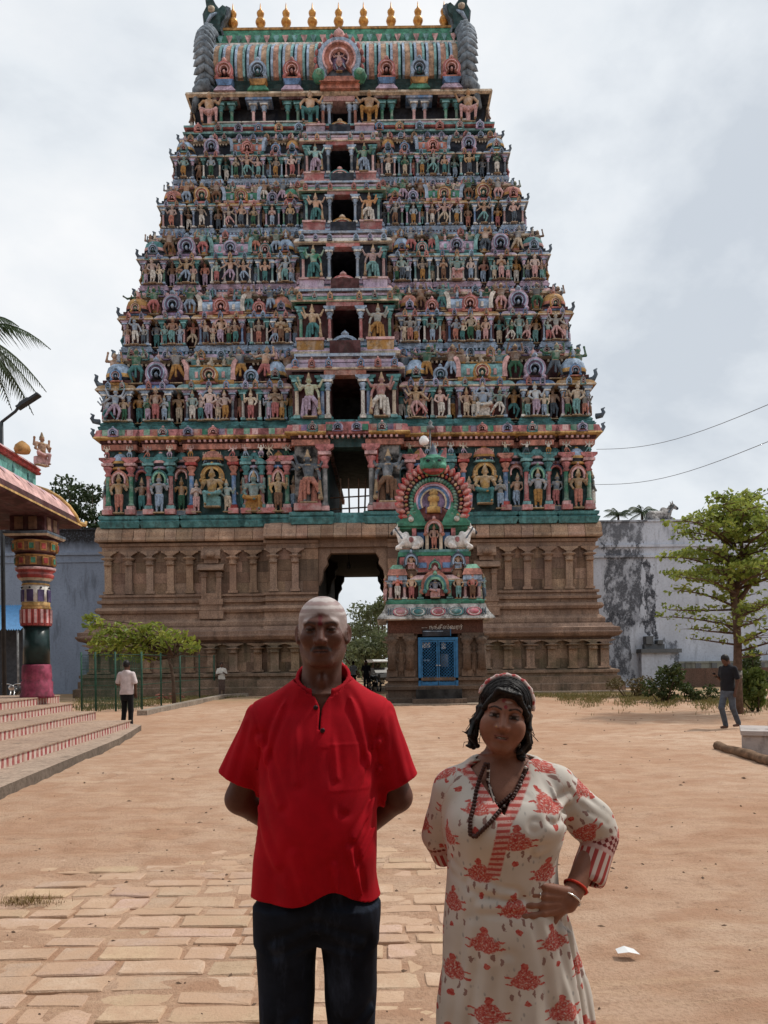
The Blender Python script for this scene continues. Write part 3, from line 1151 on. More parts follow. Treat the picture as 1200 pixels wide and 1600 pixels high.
def pillar_mesh(name, cap_c, base_c):
    """free pillar of height 1 and half width about 0.09; its shaft takes the object's colour"""
    b = MB()
    so = paint_object()
    b.box(-0.10, 0.10, -0.10, 0.10, 0, 0.07, P(base_c))
    b.lathe([(0.075, 0), (0.095, 0.02), (0.07, 0.045), (0.062, 0.06), (0.058, 0.56), (0.07, 0.57)], so, 8, (0, 0, 0.07), smooth=False, ph=PI / 8)
    b.lathe([(0.07, 0), (0.10, 0.03), (0.06, 0.07), (0.12, 0.14), (0.13, 0.17), (0.06, 0.2)], P(cap_c), 8, (0, 0, 0.64), ph=PI / 8)
    b.box(-0.15, 0.15, -0.13, 0.13, 0.84, 0.89, P(base_c))
    b.prism([(-0.22, 1.0), (-0.22, 0.96), (-0.08, 0.89), (0.08, 0.89), (0.22, 0.96), (0.22, 1.0)], -0.1, 0.1, P(cap_c))
    me = b.mesh(name)
    return b.fix(me)


PILLAR = [pillar_mesh('pillar', 'pink', 'lpink'), pillar_mesh('pillar', 'teal', 'lteal'), pillar_mesh('pillar', 'lblue', 'white'), pillar_mesh('pillar', 'salmon', 'red'), pillar_mesh('pillar', 'lilac', 'lblue')]
SHAFTS = [PAL['lteal'], PAL['lblue'], PAL['lpink'], PAL['blue'], PAL['white'], PAL['lilac'], PAL['green'], PAL['slate'], PAL['white']]
_b = MB()
_b.lathe([(0.10, 0), (0.12, 0.05), (0.05, 0.1), (0.10, 0.18), (0.09, 0.26), (0.03, 0.32), (0.0, 0.5)], paint_object(), 8)
SPIKE = _b.mesh('roof_finial')
_b.fix(SPIKE)
UNITB = unit_block()
UNITB.materials.append(paint_object())


def slab(name, parent, x0, x1, y0, y1, z0, z1, col):
    return inst(name, UNITB, parent, ((x0 + x1) / 2, (y0 + y1) / 2, (z0 + z1) / 2), (x1 - x0, y1 - y0, z1 - z0), color=col)


def eave(parent, x0, x1, yf, z0, h, out, col, deep=0.4, name='eave'):
    b = MB()
    b.sweep([(x0, yf + deep), (x0, yf), (x1, yf), (x1, yf + deep)], [(0, z0), (out * 0.9, z0), (out, z0 + h * 0.12), (out * 0.92, z0 + h * 0.25), (out * 0.6, z0 + h * 0.7), (out * 0.1, z0 + h), (-0.2, z0 + h)], paint_object(), ms=[paint_object(), P('cream'), P('cream'), paint_object(), paint_object(), paint_object()])
    q = b.build(name, parent)
    q.color = (*PAL[col], 1)
    return q


BAYS = [(0.940, 0.058, 'kuta'), (0.775, 0.056, 'arch'), (0.558, 0.108, 'sala'), (0.388, 0.040, 'small'), (0.288, 0.044, 'kuta')]
CEN = 0.214


def footprint(xc, W, yf, rec, cen_prj, door_hw, back, bays=BAYS, deep=2.6, through=False):
    """plan of one storey: left run and right run, each ending in the door recess"""
    left = [(xc - W, back), (xc - W, yf)]
    for i, (c, hw, _) in enumerate(bays):
        left.append((xc - (c - hw) * W, yf))
        left.append((xc - (c - hw) * W, yf + rec))
        if i + 1 < len(bays):
            nx = bays[i + 1]
            left.append((xc - (nx[0] + nx[1]) * W, yf + rec))
            left.append((xc - (nx[0] + nx[1]) * W, yf))
    left += [(xc - CEN * W, yf + rec), (xc - CEN * W, yf - cen_prj), (xc - door_hw, yf - cen_prj), (xc - door_hw, back - 0.05 if through else yf + deep)]
    right = [(2 * xc - a, b) for a, b in left][::-1]
    return left, right


# ---- storeys ---------------------------------------------------------------
#       front, left px, right px, py of edges, bottom py, top py
TIERS = [(39.25, 166, 924, 760, 816, 669), (39.55, 161, 921, 640, 669, 548), (40.45, 193, 888, 525, 548, 452),
         (41.30, 222, 853, 430, 452, 363), (42.00, 253, 819, 345, 363, 286), (42.60, 273, 791, 268, 286, 212)]
TOPC = None


def tier_geo(i):
    Yf, l, r, pe, pb, pt = TIERS[i]
    xl, xr = pxw(l, pe, Yf), pxw(r, pe, Yf)
    Yn = TIERS[i + 1][0] if i + 1 < len(TIERS) else 43.25
    return Yf, (xl + xr) / 2, (xr - xl) / 2, pz(pb, Yf), pz(pt, Yn)


BASEC = ['teal', 'teal', 'lblue', 'lilac', 'lblue', 'lblue']
CORN = ['salmon', 'lilac', 'lpink', 'lblue', 'lpink', 'lilac']
WALLC = ['navy', 'maroon', 'maroon', 'navy', 'navy', 'navy']
BEAM = ['salmon', 'lilac', 'green', 'white', 'lgreen', 'lpink']
KINDS = ['stand', 'four', 'bend', 'pray', 'raise', 'dance', 'stand', 'bend']


def colour(*names):
    return PAL[random.choice(names)]


def storey(i):
    Yf, xc, W, z0, z1 = tier_geo(i)
    H = z1 - z0
    u = H / 3.9                                   # detail scale against the second storey
    back = BACK - (Yf - 39.2)
    if i + 1 < len(TIERS):
        Yn, xn, Wn, _, _ = tier_geo(i + 1)
    else:
        Yn, xn, Wn = 43.25, xc, W * 0.955
    rec = 0.75 * u
    cen = 0.55 * u
    dhw = (0.060 if i else 0.092) * W
    d0, d1 = z0 + 0.06 * H, z0 + 0.56 * H
    L, Rr = footprint(xc, W, Yf, rec, cen, dhw, back)
    b = MB()
    wm = P(WALLC[i])
    for pth in (L, Rr):
        b.sweep(pth, [(0, z0), (0, z0 + 0.60 * H)], wm, caps=False)
        b.sweep(pth, [(0.0, z0), (0.16 * u, z0 + 0.005), (0.20 * u, z0 + 0.035 * H), (0.10 * u, z0 + 0.05 * H), (0.13 * u, z0 + 0.07 * H), (0.05 * u, z0 + 0.095 * H), (0, z0 + 0.1 * H)], P(BASEC[i]), caps=False)
    # neck above the eaves, the deck below it
    ny = Yf + rec + 0.10 * u
    b.box(xc - W + 0.35 * u, xc - dhw - 0.02, ny, back - 0.3, z0 + 0.56 * H, z1 - 0.02, wm)
    b.box(xc + dhw + 0.02, xc + W - 0.35 * u, ny, back - 0.3, z0 + 0.56 * H, z1 - 0.02, wm)
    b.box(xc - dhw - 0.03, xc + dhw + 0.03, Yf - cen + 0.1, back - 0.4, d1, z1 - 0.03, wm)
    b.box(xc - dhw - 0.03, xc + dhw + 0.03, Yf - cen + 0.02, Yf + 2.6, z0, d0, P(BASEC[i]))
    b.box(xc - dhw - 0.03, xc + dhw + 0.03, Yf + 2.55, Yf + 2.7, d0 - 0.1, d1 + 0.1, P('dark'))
    # cornice under the next storey
    zc0, zc1 = z0 + 0.86 * H, z1
    pl, pr_ = footprint(xn, Wn, Yn, 0.3 * u, cen, dhw * 0.8, back - 0.6)
    for pth in (pl[:-1], pr_[1:]):
        b.sweep(pth, [(-0.6, zc0), (0.05, zc0), (0.26 * u, zc0 + 0.02 * H), (0.30 * u, zc0 + 0.05 * H), (0.16 * u, zc0 + 0.10 * H), (0.06 * u, zc0 + 0.115 * H), (0.10 * u, zc1 - 0.012 * H), (-0.5, zc1)], P(CORN[i]),
                ms=[wm, P('cream'), P('cream'), P(CORN[i]), P(CORN[i]), P(BASEC[i]), P(BASEC[i])], caps=False)
    st = part(b, 'storey')

    # bead courses under the cornice, over the base and along the neck
    b = MB()
    for zz, dy_, wv, hh, cn in ((zc0 - 0.035 * H, Yn - 0.16 * u, Wn, 0.03, 'cream'), (z0 + 0.105 * H, Yf - 0.10 * u, W, 0.022, 'white'), (zc1 - 0.03 * H, Yn - 0.16 * u, Wn, 0.024, 'lblue')):
        x_ = -wv
        while x_ < wv:
            fr = abs(x_) / wv
            if fr > CEN + 0.01:
                inb = any(abs(fr - c_) < hw_ for c_, hw_, _ in BAYS)
                yy_ = dy_ + (0 if inb else (rec if wv == W else 0.3 * u))
                b.box((xc if wv == W else xn) + x_, (xc if wv == W else xn) + x_ + 0.10 * u, yy_, yy_ + 0.12 * u, zz, zz + hh * H, P(cn))
            x_ += 0.21 * u
    q_ = b.build('bead_course', st)
    q_['kind'] = 'stuff'
    # bays
    nb = 0
    for s in (-1, 1):
        for j, (c, hw, kd) in enumerate(BAYS):
            bx, bw = xc + s * c * W, hw * W
            ci = (i * 2 + j)
            ze0, eh = z0 + 0.455 * H, 0.085 * H
            ec = [['ochre', 'lblue', 'teal', 'ochre', 'salmon'], ['ochre', 'blue', 'lteal', 'lblue', 'lpink'], ['ochre', 'lilac', 'ochre', 'blue', 'lilac'],
                  ['lblue', 'lilac', 'lteal', 'teal', 'lblue'], ['lblue', 'teal', 'ochre', 'slate', 'lblue'], ['lblue', 'slate', 'teal', 'lilac', 'lteal']][i][j]
            eave(st, bx - bw, bx + bw, Yf, ze0, eh, 0.30 * u, ec, deep=rec * 0.9)
            # pilasters at the bay's edges
            n_p = 4 if kd == 'sala' else 2
            for q in range(n_p):
                fx = -0.86 + 1.72 * q / (n_p - 1)
                inst('pillar', PILLAR[(4, 1, 2, 2, 4, 1)[ci % 6]], st, (bx + fx * bw, Yf - 0.10 * u, z0 + 0.1 * H), (1.05 * u, 1.05 * u, 0.355 * H), color=SHAFTS[(ci + i * 3) % len(SHAFTS)])
            # figures before the bay
            fh = 0.40 * H
            zf = z0 + 0.085 * H
            if kd == 'sala':
                figure(random.choice(['sit', 'dance', 'bend']), st, bx, Yf - 0.30 * u, zf, fh * 1.02, random.random() < 0.5)
                for q in (-0.62, 0.62):
                    figure(random.choice(KINDS), st, bx + q * bw, Yf - 0.34 * u, zf, fh * 0.86, random.random() < 0.5)
                if i < 3:
                    for q in (-0.33, 0.33):
                        figure(random.choice(KINDS), st, bx + q * bw, Yf - 0.24 * u, zf, fh * 0.78, random.random() < 0.5)
                    inst('niche_arch', ARCH[(i + j + 1) % 5], st, (bx, Yf - 0.04, z0 + 0.37 * H), (0.34 * bw, 0.8 * u, 0.28 * bw))
            elif kd == 'small':
                figure(random.choice(KINDS), st, bx, Yf - 0.28 * u, zf, fh * 0.9, random.random() < 0.5)
            else:
                figure(random.choice(KINDS), st, bx, Yf - 0.32 * u, zf, fh, random.random() < 0.5)
                if i < 4:
                    for q in (-0.6, 0.6):
                        figure(random.choice(KINDS), st, bx + q * bw, Yf - 0.26 * u, zf, fh * 0.75, random.random() < 0.5)
            # finials on the roof
            for q in ((-0.5, 0, 0.5) if kd == 'sala' else (0,)):
                inst('roof_finial', SPIKE, st, (bx + q * bw, Yf + bw * (0.2 if kd == 'sala' else 0.35), ze0 + eh + (0.235 if kd == 'sala' else 0.30) * H), (0.9 * u, 0.9 * u, 1.0 * u), color=PAL[('cream', 'lblue', 'lpink')[(i + j) % 3]])
            # little arches along the eave
            for q in ((-0.66, 0, 0.66) if kd == 'sala' else (-0.5, 0.5)):
                inst('eave_arch', NASI[(i + j + int(q * 3)) % 6], st, (bx + q * bw, Yf - 0.27 * u, ze0 + eh * 0.55), (0.13 * u, 0.25 * u, eh * 0.55))
            # roofs
            zr = ze0 + eh * 0.92
            rh = 0.28 * H
            if kd == 'kuta':
                inst('pavilion_roof', KUTA[(0 if i == 1 else i * 2 + j) % 5], st, (bx, Yf + bw * 0.75, zr), (bw * 0.95, bw * 0.95, rh))
                inst('horseshoe_arch', NASI[(i + j + 3) % 6], st, (bx, Yf - bw * 0.18, zr + rh * 0.36), (bw * 0.42, 0.5 * u, bw * 0.42))
            elif kd == 'arch':
                r_ = bw * 0.80
                inst('horseshoe_arch', NASI[(i * 3 + 0) % 6 if i % 2 else 0 if i == 0 else (i + 1) % 6], st, (bx, Yf + 0.02, zr + r_ * 0.98), (r_, 0.9 * u, r_ * 1.05))
                b2 = MB()
                b2.box(bx - bw * 0.7, bx + bw * 0.7, Yf + 0.04, ny + 0.1, zr - 0.02, zr + r_ * 1.2, P('slate'))
                b2.build('arch_backing', st)
            elif kd == 'sala':
                inst('barrel_roof', SALA[i % 5], st, (bx, Yf + bw * 0.32, zr), (bw * 0.98, bw * 0.55, rh * 0.92))
                r_ = bw * 0.34
                inst('horseshoe_arch', NASI[(i * 2 + 3) % 6], st, (bx, Yf - 0.08 * u, zr + r_ * 0.92), (r_, 0.7 * u, r_))
            else:
                inst('horseshoe_arch', NASI[(i + 5) % 6], st, (bx, Yf + 0.02, zr + bw * 0.72), (bw * 0.75, 0.6 * u, bw * 0.75))
        # figures in the recesses
        edges = [(b_[0] - b_[1]) for b_ in BAYS]
        starts = [b_[0] + b_[1] for b_ in BAYS[1:]] + [CEN]
        for j, (a_, b_) in enumerate(zip(edges, starts)):
            gx = xc + s * (a_ + b_) / 2 * W
            if a_ - b_ > 0.02:
                figure(random.choice(KINDS), st, gx, Yf + rec * 0.35, z0 + 0.09 * H, 0.40 * H, random.random() < 0.5, skin=colour('brown', 'skin', 'slate', 'salmon', 'teal', 'ochre'))
                if i in (2, 3, 4):
                    inst('pavilion_roof', KUTA[(i + 1 + j) % 5], st, (gx, Yf + rec * 0.55, z0 + 0.52 * H), (0.24 * u, 0.24 * u, 0.22 * H))
        # supporting figures under the cornice
        sup = [0.965, 0.862, 0.70, 0.635, 0.48, 0.435, 0.335, 0.245]
        if i in (1, 2, 3, 4):
            for j, c in enumerate(sup):
                kd = random.choice(['gana', 'gana', 'lunge'] if i > 1 else ['gana', 'lunge', 'lunge'])
                figure(kd, st, xc + s * c * W + random.uniform(-0.05, 0.05), Yf + (0.10 if c in (0.862, 0.70, 0.435, 0.335) else rec * 0.75), z0 + (0.555 if i > 1 else 0.55) * H, (0.41 if i > 1 else 0.43) * H, random.random() < 0.5,
                       skin=colour('dgreen', 'brown', 'brown', 'slate', 'skin', 'dgreen', 'teal', 'stucco_grey'))
        # medallions on the cornice
        for j, c in enumerate((0.955, 0.895, 0.80, 0.74, 0.645, 0.555, 0.47, 0.385, 0.315, 0.255)):
            mx_ = xn + s * c * Wn
            inst('cornice_arch', NASI[(i + j) % 6], st, (mx_, Yn - 0.24 * u, zc0 + 0.075 * H), (0.20 * u, 0.5 * u, 0.055 * H))
        # horn at the cornice end
        b2 = MB()
        hx = xn + s * (Wn + 0.2 * u)
        b2.tube([(hx - s * 0.2, Yn - 0.1, zc0 + 0.05 * H), (hx + s * 0.12 * u, Yn - 0.12, zc0 + 0.06 * H), (hx + s * 0.26 * u, Yn - 0.12, zc0 + 0.10 * H), (hx + s * 0.22 * u, Yn - 0.12, zc0 + 0.15 * H), (hx + s * 0.34 * u, Yn - 0.12, zc0 + 0.17 * H)],
                [0.16 * u, 0.14 * u, 0.10 * u, 0.09 * u, 0.04 * u], P('slate'), 7)
        b2.build('corner_horn', st)
        b2 = MB()
        hx = xc + s * (W + 0.1 * u)
        hz = z0 + 0.56 * H
        b2.tube([(hx - s * 0.2, Yf + 0.1, hz - 0.03 * H), (hx + s * 0.14 * u, Yf + 0.1, hz), (hx + s * 0.25 * u, Yf + 0.1, hz + 0.05 * H), (hx + s * 0.20 * u, Yf + 0.1, hz + 0.10 * H), (hx + s * 0.3 * u, Yf + 0.1, hz + 0.12 * H)],
                [0.14 * u, 0.12 * u, 0.09 * u, 0.08 * u, 0.03 * u], P('slate'), 7)
        b2.build('corner_horn', st)
        # figures on the flank, seen at the outline
        for q, zz in ((0.6, 0.1), (1.6, 0.1), (0.7, 0.56)):
            figure(random.choice(['stand', 'gana', 'bend']), st, xc + s * (W + (0.14 if zz < 0.5 else -0.25) * u), Yf + q * u, z0 + zz * H, 0.36 * H, rz=s * PI / 2, skin=colour('slate', 'brown', 'stucco_grey'))

    # middle bay: door, pillars, guardians, beam, parapet
    yc = Yf - cen
    jc = ['pink', 'lblue', 'pink', 'lblue', 'lblue', 'slate'][i]
    for s in (-1, 1):
        inst('door_pillar', PILLAR[2], st, (xc + s * (dhw + 0.12 * u), yc - 0.10 * u, d0), (1.5 * u, 1.4 * u, d1 - d0), color=PAL[jc] if i != 1 else PAL['white'])
        inst('pillar', PILLAR[1], st, (xc + s * (CEN - 0.018) * W, yc - 0.10 * u, d0), (1.5 * u, 1.3 * u, d1 - d0), color=PAL[['green', 'cream', 'green', 'lpink', 'lteal', 'lpink'][i]])
        if i == 1:
            inst('pillar', PILLAR[1], st, (xc + s * (dhw + 0.42), yc - 0.06 * u, d0), (1.7, 1.4, d1 - d0), color=PAL['blue'])
        gx = xc + s * (dhw / W + CEN) / 2 * W * 1.04
        gsk = [PAL['slate'], (0.30, 0.33, 0.22), (0.46, 0.33, 0.20), PAL['green'], (0.45, 0.28, 0.2), PAL['lteal']][i] if s < 0 else [PAL['slate'], (0.42, 0.20, 0.19), (0.38, 0.40, 0.38), (0.42, 0.30, 0.30), (0.44, 0.24, 0.12), PAL['green']][i]
        figure('guard', st, gx, yc - 0.30 * u, d0 - 0.02, (d1 - d0) * 1.02, flip=(s > 0), skin=gsk)
    slab('lintel', st, xc - dhw - 0.28 * u, xc + dhw + 0.28 * u, yc - 0.22 * u, yc + 0.3, d1 - 0.02, d1 + 0.055 * H, PAL['pink'] if i != 1 else PAL['salmon'])
    eave(st, xc - CEN * W - 0.04, xc + CEN * W + 0.04, yc - 0.02, d1 + 0.056 * H, 0.10 * H, 0.28 * u, BEAM[i], deep=0.9, name='beam')
    zb = d1 + 0.156 * H
    for q, c_ in enumerate(('lilac', 'maroon', 'lblue')):
        slab('band', st, xc - CEN * W * (1 - 0.02 * q), xc + CEN * W * (1 - 0.02 * q), yc - (0.10 - 0.09 * (q % 2)) * u, yc + 1.2, zb + q * 0.036 * H, zb + (q + 1) * 0.036 * H - 0.01, PAL[c_])
    for s in (-1, 1):
        for q in (0.30, 0.62, 0.93):
            inst('cornice_arch', NASI[(i + int(q * 10)) % 6], st, (xc + s * q * CEN * W, yc - 0.34 * u, d1 + 0.12 * H), (0.16 * u, 0.3 * u, 0.05 * H))
    # parapet below the next door
    zp0 = zb + 0.108 * H
    zp1 = z1 + 0.045 * H
    yp = Yn - cen - 0.25 * u
    for s in (-1, 1):
        xa, xb = sorted((xn + s * CEN * Wn, xn + s * 0.095 * Wn))
        slab('parapet', st, xa, xb, yp, Yn + 0.2, zp0, zp1, PAL[['teal', 'ochre', 'lilac', 'pink', 'pink', 'lilac'][i]])
        slab('parapet_rail', st, xa - 0.04, xb + 0.04, yp - 0.06, yp + 0.2, zp1, zp1 + 0.03 * H, PAL['lpink'])
        slab('parapet_foot', st, xa - 0.03, xb + 0.03, yp - 0.05, yp + 0.2, zp0, zp0 + 0.035 * H, PAL['green'])
    inst('horseshoe_arch', NASI[[2, 0, 1, 5, 2, 5][i]], st, (xn, yp - 0.05, zp0 + 0.13 * H), (0.10 * Wn * 0.62, 0.8 * u, 0.125 * H))
    return st


def first_storey():
    """ground storey of the painted part: tall pillars, arched niches, open doorway"""
    i = 0
    Yf, xc, W, z0, z1 = tier_geo(0)
    H = z1 - z0
    back = BACK
    Yn, xn, Wn, _, _ = tier_geo(1)
    dxl, dxr = pxw(513, 760, Yf), pxw(578, 760, Yf)
    dhw = (dxr - dxl) / 2
    xd = (dxl + dxr) / 2
    rec, cen = 0.45, 0.5
    L, Rr = footprint(xc, W, Yf, rec, cen, dhw, back, through=True)
    b = MB()
    wm = P('dteal')
    for pth in (L, Rr):
        b.sweep(pth, [(0, z0 - 0.2), (0, z1 - 0.05)], wm, caps=False)
        b.sweep(pth, [(0.0, z0 - 0.2), (0.24, z0 - 0.2), (0.30, z0 - 0.04), (0.36, z0 + 0.10), (0.22, z0 + 0.17), (0.30, z0 + 0.24), (0.32, z0 + 0.38), (0.18, z0 + 0.44), (0.0, z0 + 0.46)], P('teal'), caps=False)
        # red frieze, dentils band, cornice
        b.sweep(pth, [(0.0, z1 - 1.12), (0.16, z1 - 1.12), (0.18, z1 - 0.86), (0.10, z1 - 0.80), (0, z1 - 0.80)], P('salmon'), caps=False)
    top = pxw(0, 0, 1)
    zl = z0 + 0.60 * H
    b.box(xc - dhw - 0.02, xc + dhw + 0.02, Yf - cen + 0.06, Yf + 0.4, z0 + 0.76 * H, z1 - 0.03, wm)
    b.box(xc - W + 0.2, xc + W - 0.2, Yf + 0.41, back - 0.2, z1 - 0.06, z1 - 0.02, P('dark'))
    b.box(xc - dhw - 0.02, xc + dhw + 0.02, Yf - cen + 0.03, back - 0.1, z0 - 0.2, z0 + 0.40, P('teal'))
    pl, pr_ = footprint(xc, W, Yf, rec * 0.8, cen, dhw, back)
    for pth in (pl[:-1] , pr_[1:]):
        b.sweep(pth, [(0.0, z1 - 0.82), (0.20, z1 - 0.80), (0.24, z1 - 0.66), (0.42, z1 - 0.64), (0.50, z1 - 0.58), (0.44, z1 - 0.50), (0.34, z1 - 0.16), (0.20, z1 - 0.10), (0.24, z1 - 0.01), (-0.3, z1)], P('salmon'),
                ms=[P('maroon'), P('maroon'), P('gold'), P('gold'), P('gold'), P('pink'), P('pink'), P('teal'), P('teal')], caps=False)
    b.box(xc - dhw - 0.03, xc + dhw + 0.03, Yf - cen - 0.30, Yf, z1 - 0.60, z1 - 0.01, P('pink'))
    # dentils
    x_ = xc - W - 0.05
    while x_ < xc + W:
        fr = abs(x_ - xc) / W
        inb = fr < CEN or any(abs(fr - c) < hw for c, hw, _ in BAYS)
        yy = Yf - (cen if fr < CEN else 0) + (0 if inb else rec)
        b.box(x_, x_ + 0.12, yy - 0.34, yy - 0.1, z1 - 0.79, z1 - 0.67, P('lpink'))
        x_ += 0.27
    st = part(b, 'storey')
    ph = z1 - 1.12 - (z0 + 0.46)
    zp = z0 + 0.46
    arr = [('kuta', 0), ('arch', 1), ('sala', 2), ('small', 1), ('kuta', 0)]
    for s in (-1, 1):
        for j, (c, hw, kd) in enumerate(BAYS):
            bx, bw = xc + s * c * W, hw * W
            for q in (-0.80, 0.80):
                slab('pillar_base', st, bx + q * bw - 0.26, bx + q * bw + 0.26, Yf - 0.42, Yf + 0.1, zp, zp + 0.26, PAL['pink'])
                inst('pillar', PILLAR[[0, 1, 3, 1, 0][j]], st, (bx + q * bw, Yf - 0.16, zp + 0.26), (1.9, 1.7, ph - 0.68), color=PAL[['green', 'pink', 'blue', 'pink', 'green'][j]])
                figure(random.choice(['gana', 'lunge', 'dance']), st, bx + q * bw, Yf - 0.30, zp + ph - 0.50, 0.66, random.random() < 0.5, skin=colour('lpink', 'cream', 'white'), name='bracket_figure')
            ah = 0.62 * ph
            if kd == 'sala':
                figure('sit', st, bx, Yf - 0.34, zp + 0.30, ah * 0.98, s < 0, skin=(0.38, 0.24, 0.09))
                inst('niche_arch', ARCH[3], st, (bx, Yf - 0.06, zp + 0.58 * ph), (0.60, 1.0, 0.50))
                inst('pavilion_roof', KUTA[3], st, (bx, Yf + 0.0, zp + 0.74 * ph), (0.55, 0.4, 0.75))
                for q in (-0.22, 0.22):
                    figure('lunge', st, bx + q * bw, Yf - 0.25, zp + 0.76 * ph, 0.62, q > 0, skin=PAL['cream'])
                for q in (-0.60, 0.58):
                    figure(random.choice(['pray', 'raise', 'bend']), st, bx + q * bw, Yf - 0.30, zp + 0.06, ah * 0.80, q > 0)
            else:
                figure(['four', 'four', 'sit', 'sit', 'four'][j], st, bx, Yf - 0.30, zp + 0.04, ah, random.random() < 0.5, skin=[(0.45, 0.28, 0.13), (0.30, 0.33, 0.38), 0, (0.16, 0.27, 0.27), (0.46, 0.30, 0.13)][j])
                inst('niche_arch', ARCH[[0, 1, 2, 4, 0][j]], st, (bx, Yf - 0.06, zp + 0.52 * ph), (min(0.52, bw * 0.62), 0.9, 0.48))
                inst('pavilion_roof', KUTA[[0, 1, 2, 1, 4][j]], st, (bx, Yf + 0.05, zp + 0.70 * ph), (min(0.44, bw * 0.55), 0.36, 0.8))
        edges = [(b_[0] - b_[1]) for b_ in BAYS]
        starts = [b_[0] + b_[1] for b_ in BAYS[1:]] + [CEN]
        for j, (a_, b_) in enumerate(zip(edges, starts)):
            gx = xc + s * (a_ + b_) / 2 * W
            if a_ - b_ > 0.02:
                slab('pillar_base', st, gx - 0.4, gx + 0.4, Yf - 0.1, Yf + rec, zp, zp + 0.22, PAL['slate'])
                figure(random.choice(['four', 'stand', 'bend']), st, gx, Yf + 0.12, zp + 0.22, 0.52 * ph, random.random() < 0.5, skin=colour('brown', 'skin', 'slate', 'ochre'))
                inst('niche_arch', ARCH[[2, 0, 2, 1, 4][j]], st, (gx, Yf + rec - 0.14, zp + 0.60 * ph), (0.40, 0.8, 0.40))
                inst('pavilion_roof', KUTA[1], st, (gx, Yf + rec - 0.08, zp + 0.74 * ph), (0.34, 0.26, 0.8))
        # guardians beside the doorway
        gx = xc + s * (CEN * W + dhw) / 2 * 1.06
        slab('guardian_base', st, gx - 0.75, gx + 0.62, Yf - cen - 0.42, Yf - cen + 0.05, zp, zp + 0.36, PAL['pink'])
        figure('guard', st, gx, Yf - cen - 0.22, zp + 0.36, 0.80 * ph, s > 0, skin=PAL['slate'])
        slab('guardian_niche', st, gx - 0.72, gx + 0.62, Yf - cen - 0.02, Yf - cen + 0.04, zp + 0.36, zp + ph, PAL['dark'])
        inst('pillar', PILLAR[0], st, (xc + s * (dhw + 0.10), Yf - cen - 0.14, zp), (2.1, 1.8, ph), color=PAL['stucco_grey'])
        slab('door_jamb', st, *sorted((xc + s * (dhw + 0.34), xc + s * (dhw + 0.46))), Yf - cen - 0.10, Yf - cen + 0.05, zp, zp + ph, PAL['red'])
        # cornice panels and arches
        k = 0
        c = 0.99
        while c > 0.02:
            fr = c
            inb = fr < CEN or any(abs(fr - c_) < hw * 0.96 for c_, hw, _ in BAYS)
            if inb:
                yy = Yf - (cen if fr < CEN else 0) - 0.42
                px_ = xc + s * c * W
                if k % 3 == 1:
                    inst('cornice_arch', NASI[[3, 1, 2][(k // 3) % 3]], st, (px_, yy, z1 - 0.32), (0.27, 0.4, 0.22))
                else:
                    slab('cornice_panel', st, px_ - 0.15, px_ + 0.15, yy - 0.01, yy + 0.2, z1 - 0.47, z1 - 0.17, PAL[['lgreen', 'salmon', 'green', 'lpink', 'purple'][k % 5]])
            k += 1
            c -= 0.034
        b2 = MB()
        for zz in (z1 - 0.45, z1 + 0.3):
            hx = xc + s * (W + 0.42)
            b2.tube([(hx - s * 0.2, Yf - 0.2, zz), (hx + s * 0.1, Yf - 0.2, zz + 0.05), (hx + s * 0.2, Yf - 0.2, zz + 0.2), (hx + s * 0.12, Yf - 0.2, zz + 0.36), (hx + s * 0.26, Yf - 0.2, zz + 0.44)], [0.15, 0.13, 0.1, 0.08, 0.03], P('slate'), 7)
        b2.build('corner_horn', st)
        for q, zz in ((0.5, 0.12), (1.5, 0.12), (2.6, 0.12), (0.8, 0.62)):
            figure('stand', st, xc + s * (W + 0.16), Yf + q, z0 + zz * H, 0.4 * H if zz < 0.5 else 0.2 * H, rz=s * PI / 2, skin=colour('slate', 'brown', 'stucco_grey'))
    # rough wooden poles in the open doorway
    for px_, lean_ in ((531, 0.05), (546, -0.04), (560, 0.03), (569, 0.10)):
        b2 = MB()
        x0_ = pxw(px_, 780, Yf + 1.5)
        b2.tube([(x0_, Yf + 1.5, z0 + 0.3), (x0_ + lean_, Yf + 1.5, z0 + 2.6)], 0.045, P('brown'), 6)
        b2.build('pole', st)
    for zz in (0.95, 1.55):
        b2 = MB()
        b2.tube([(xc - dhw, Yf + 1.42, z0 + zz), (xc + dhw, Yf + 1.42, z0 + zz + 0.1)], 0.04, P('brown'), 6)
        b2.build('pole', st)
    return st


first_storey()
for i_ in range(1, 6):
    storey(i_)
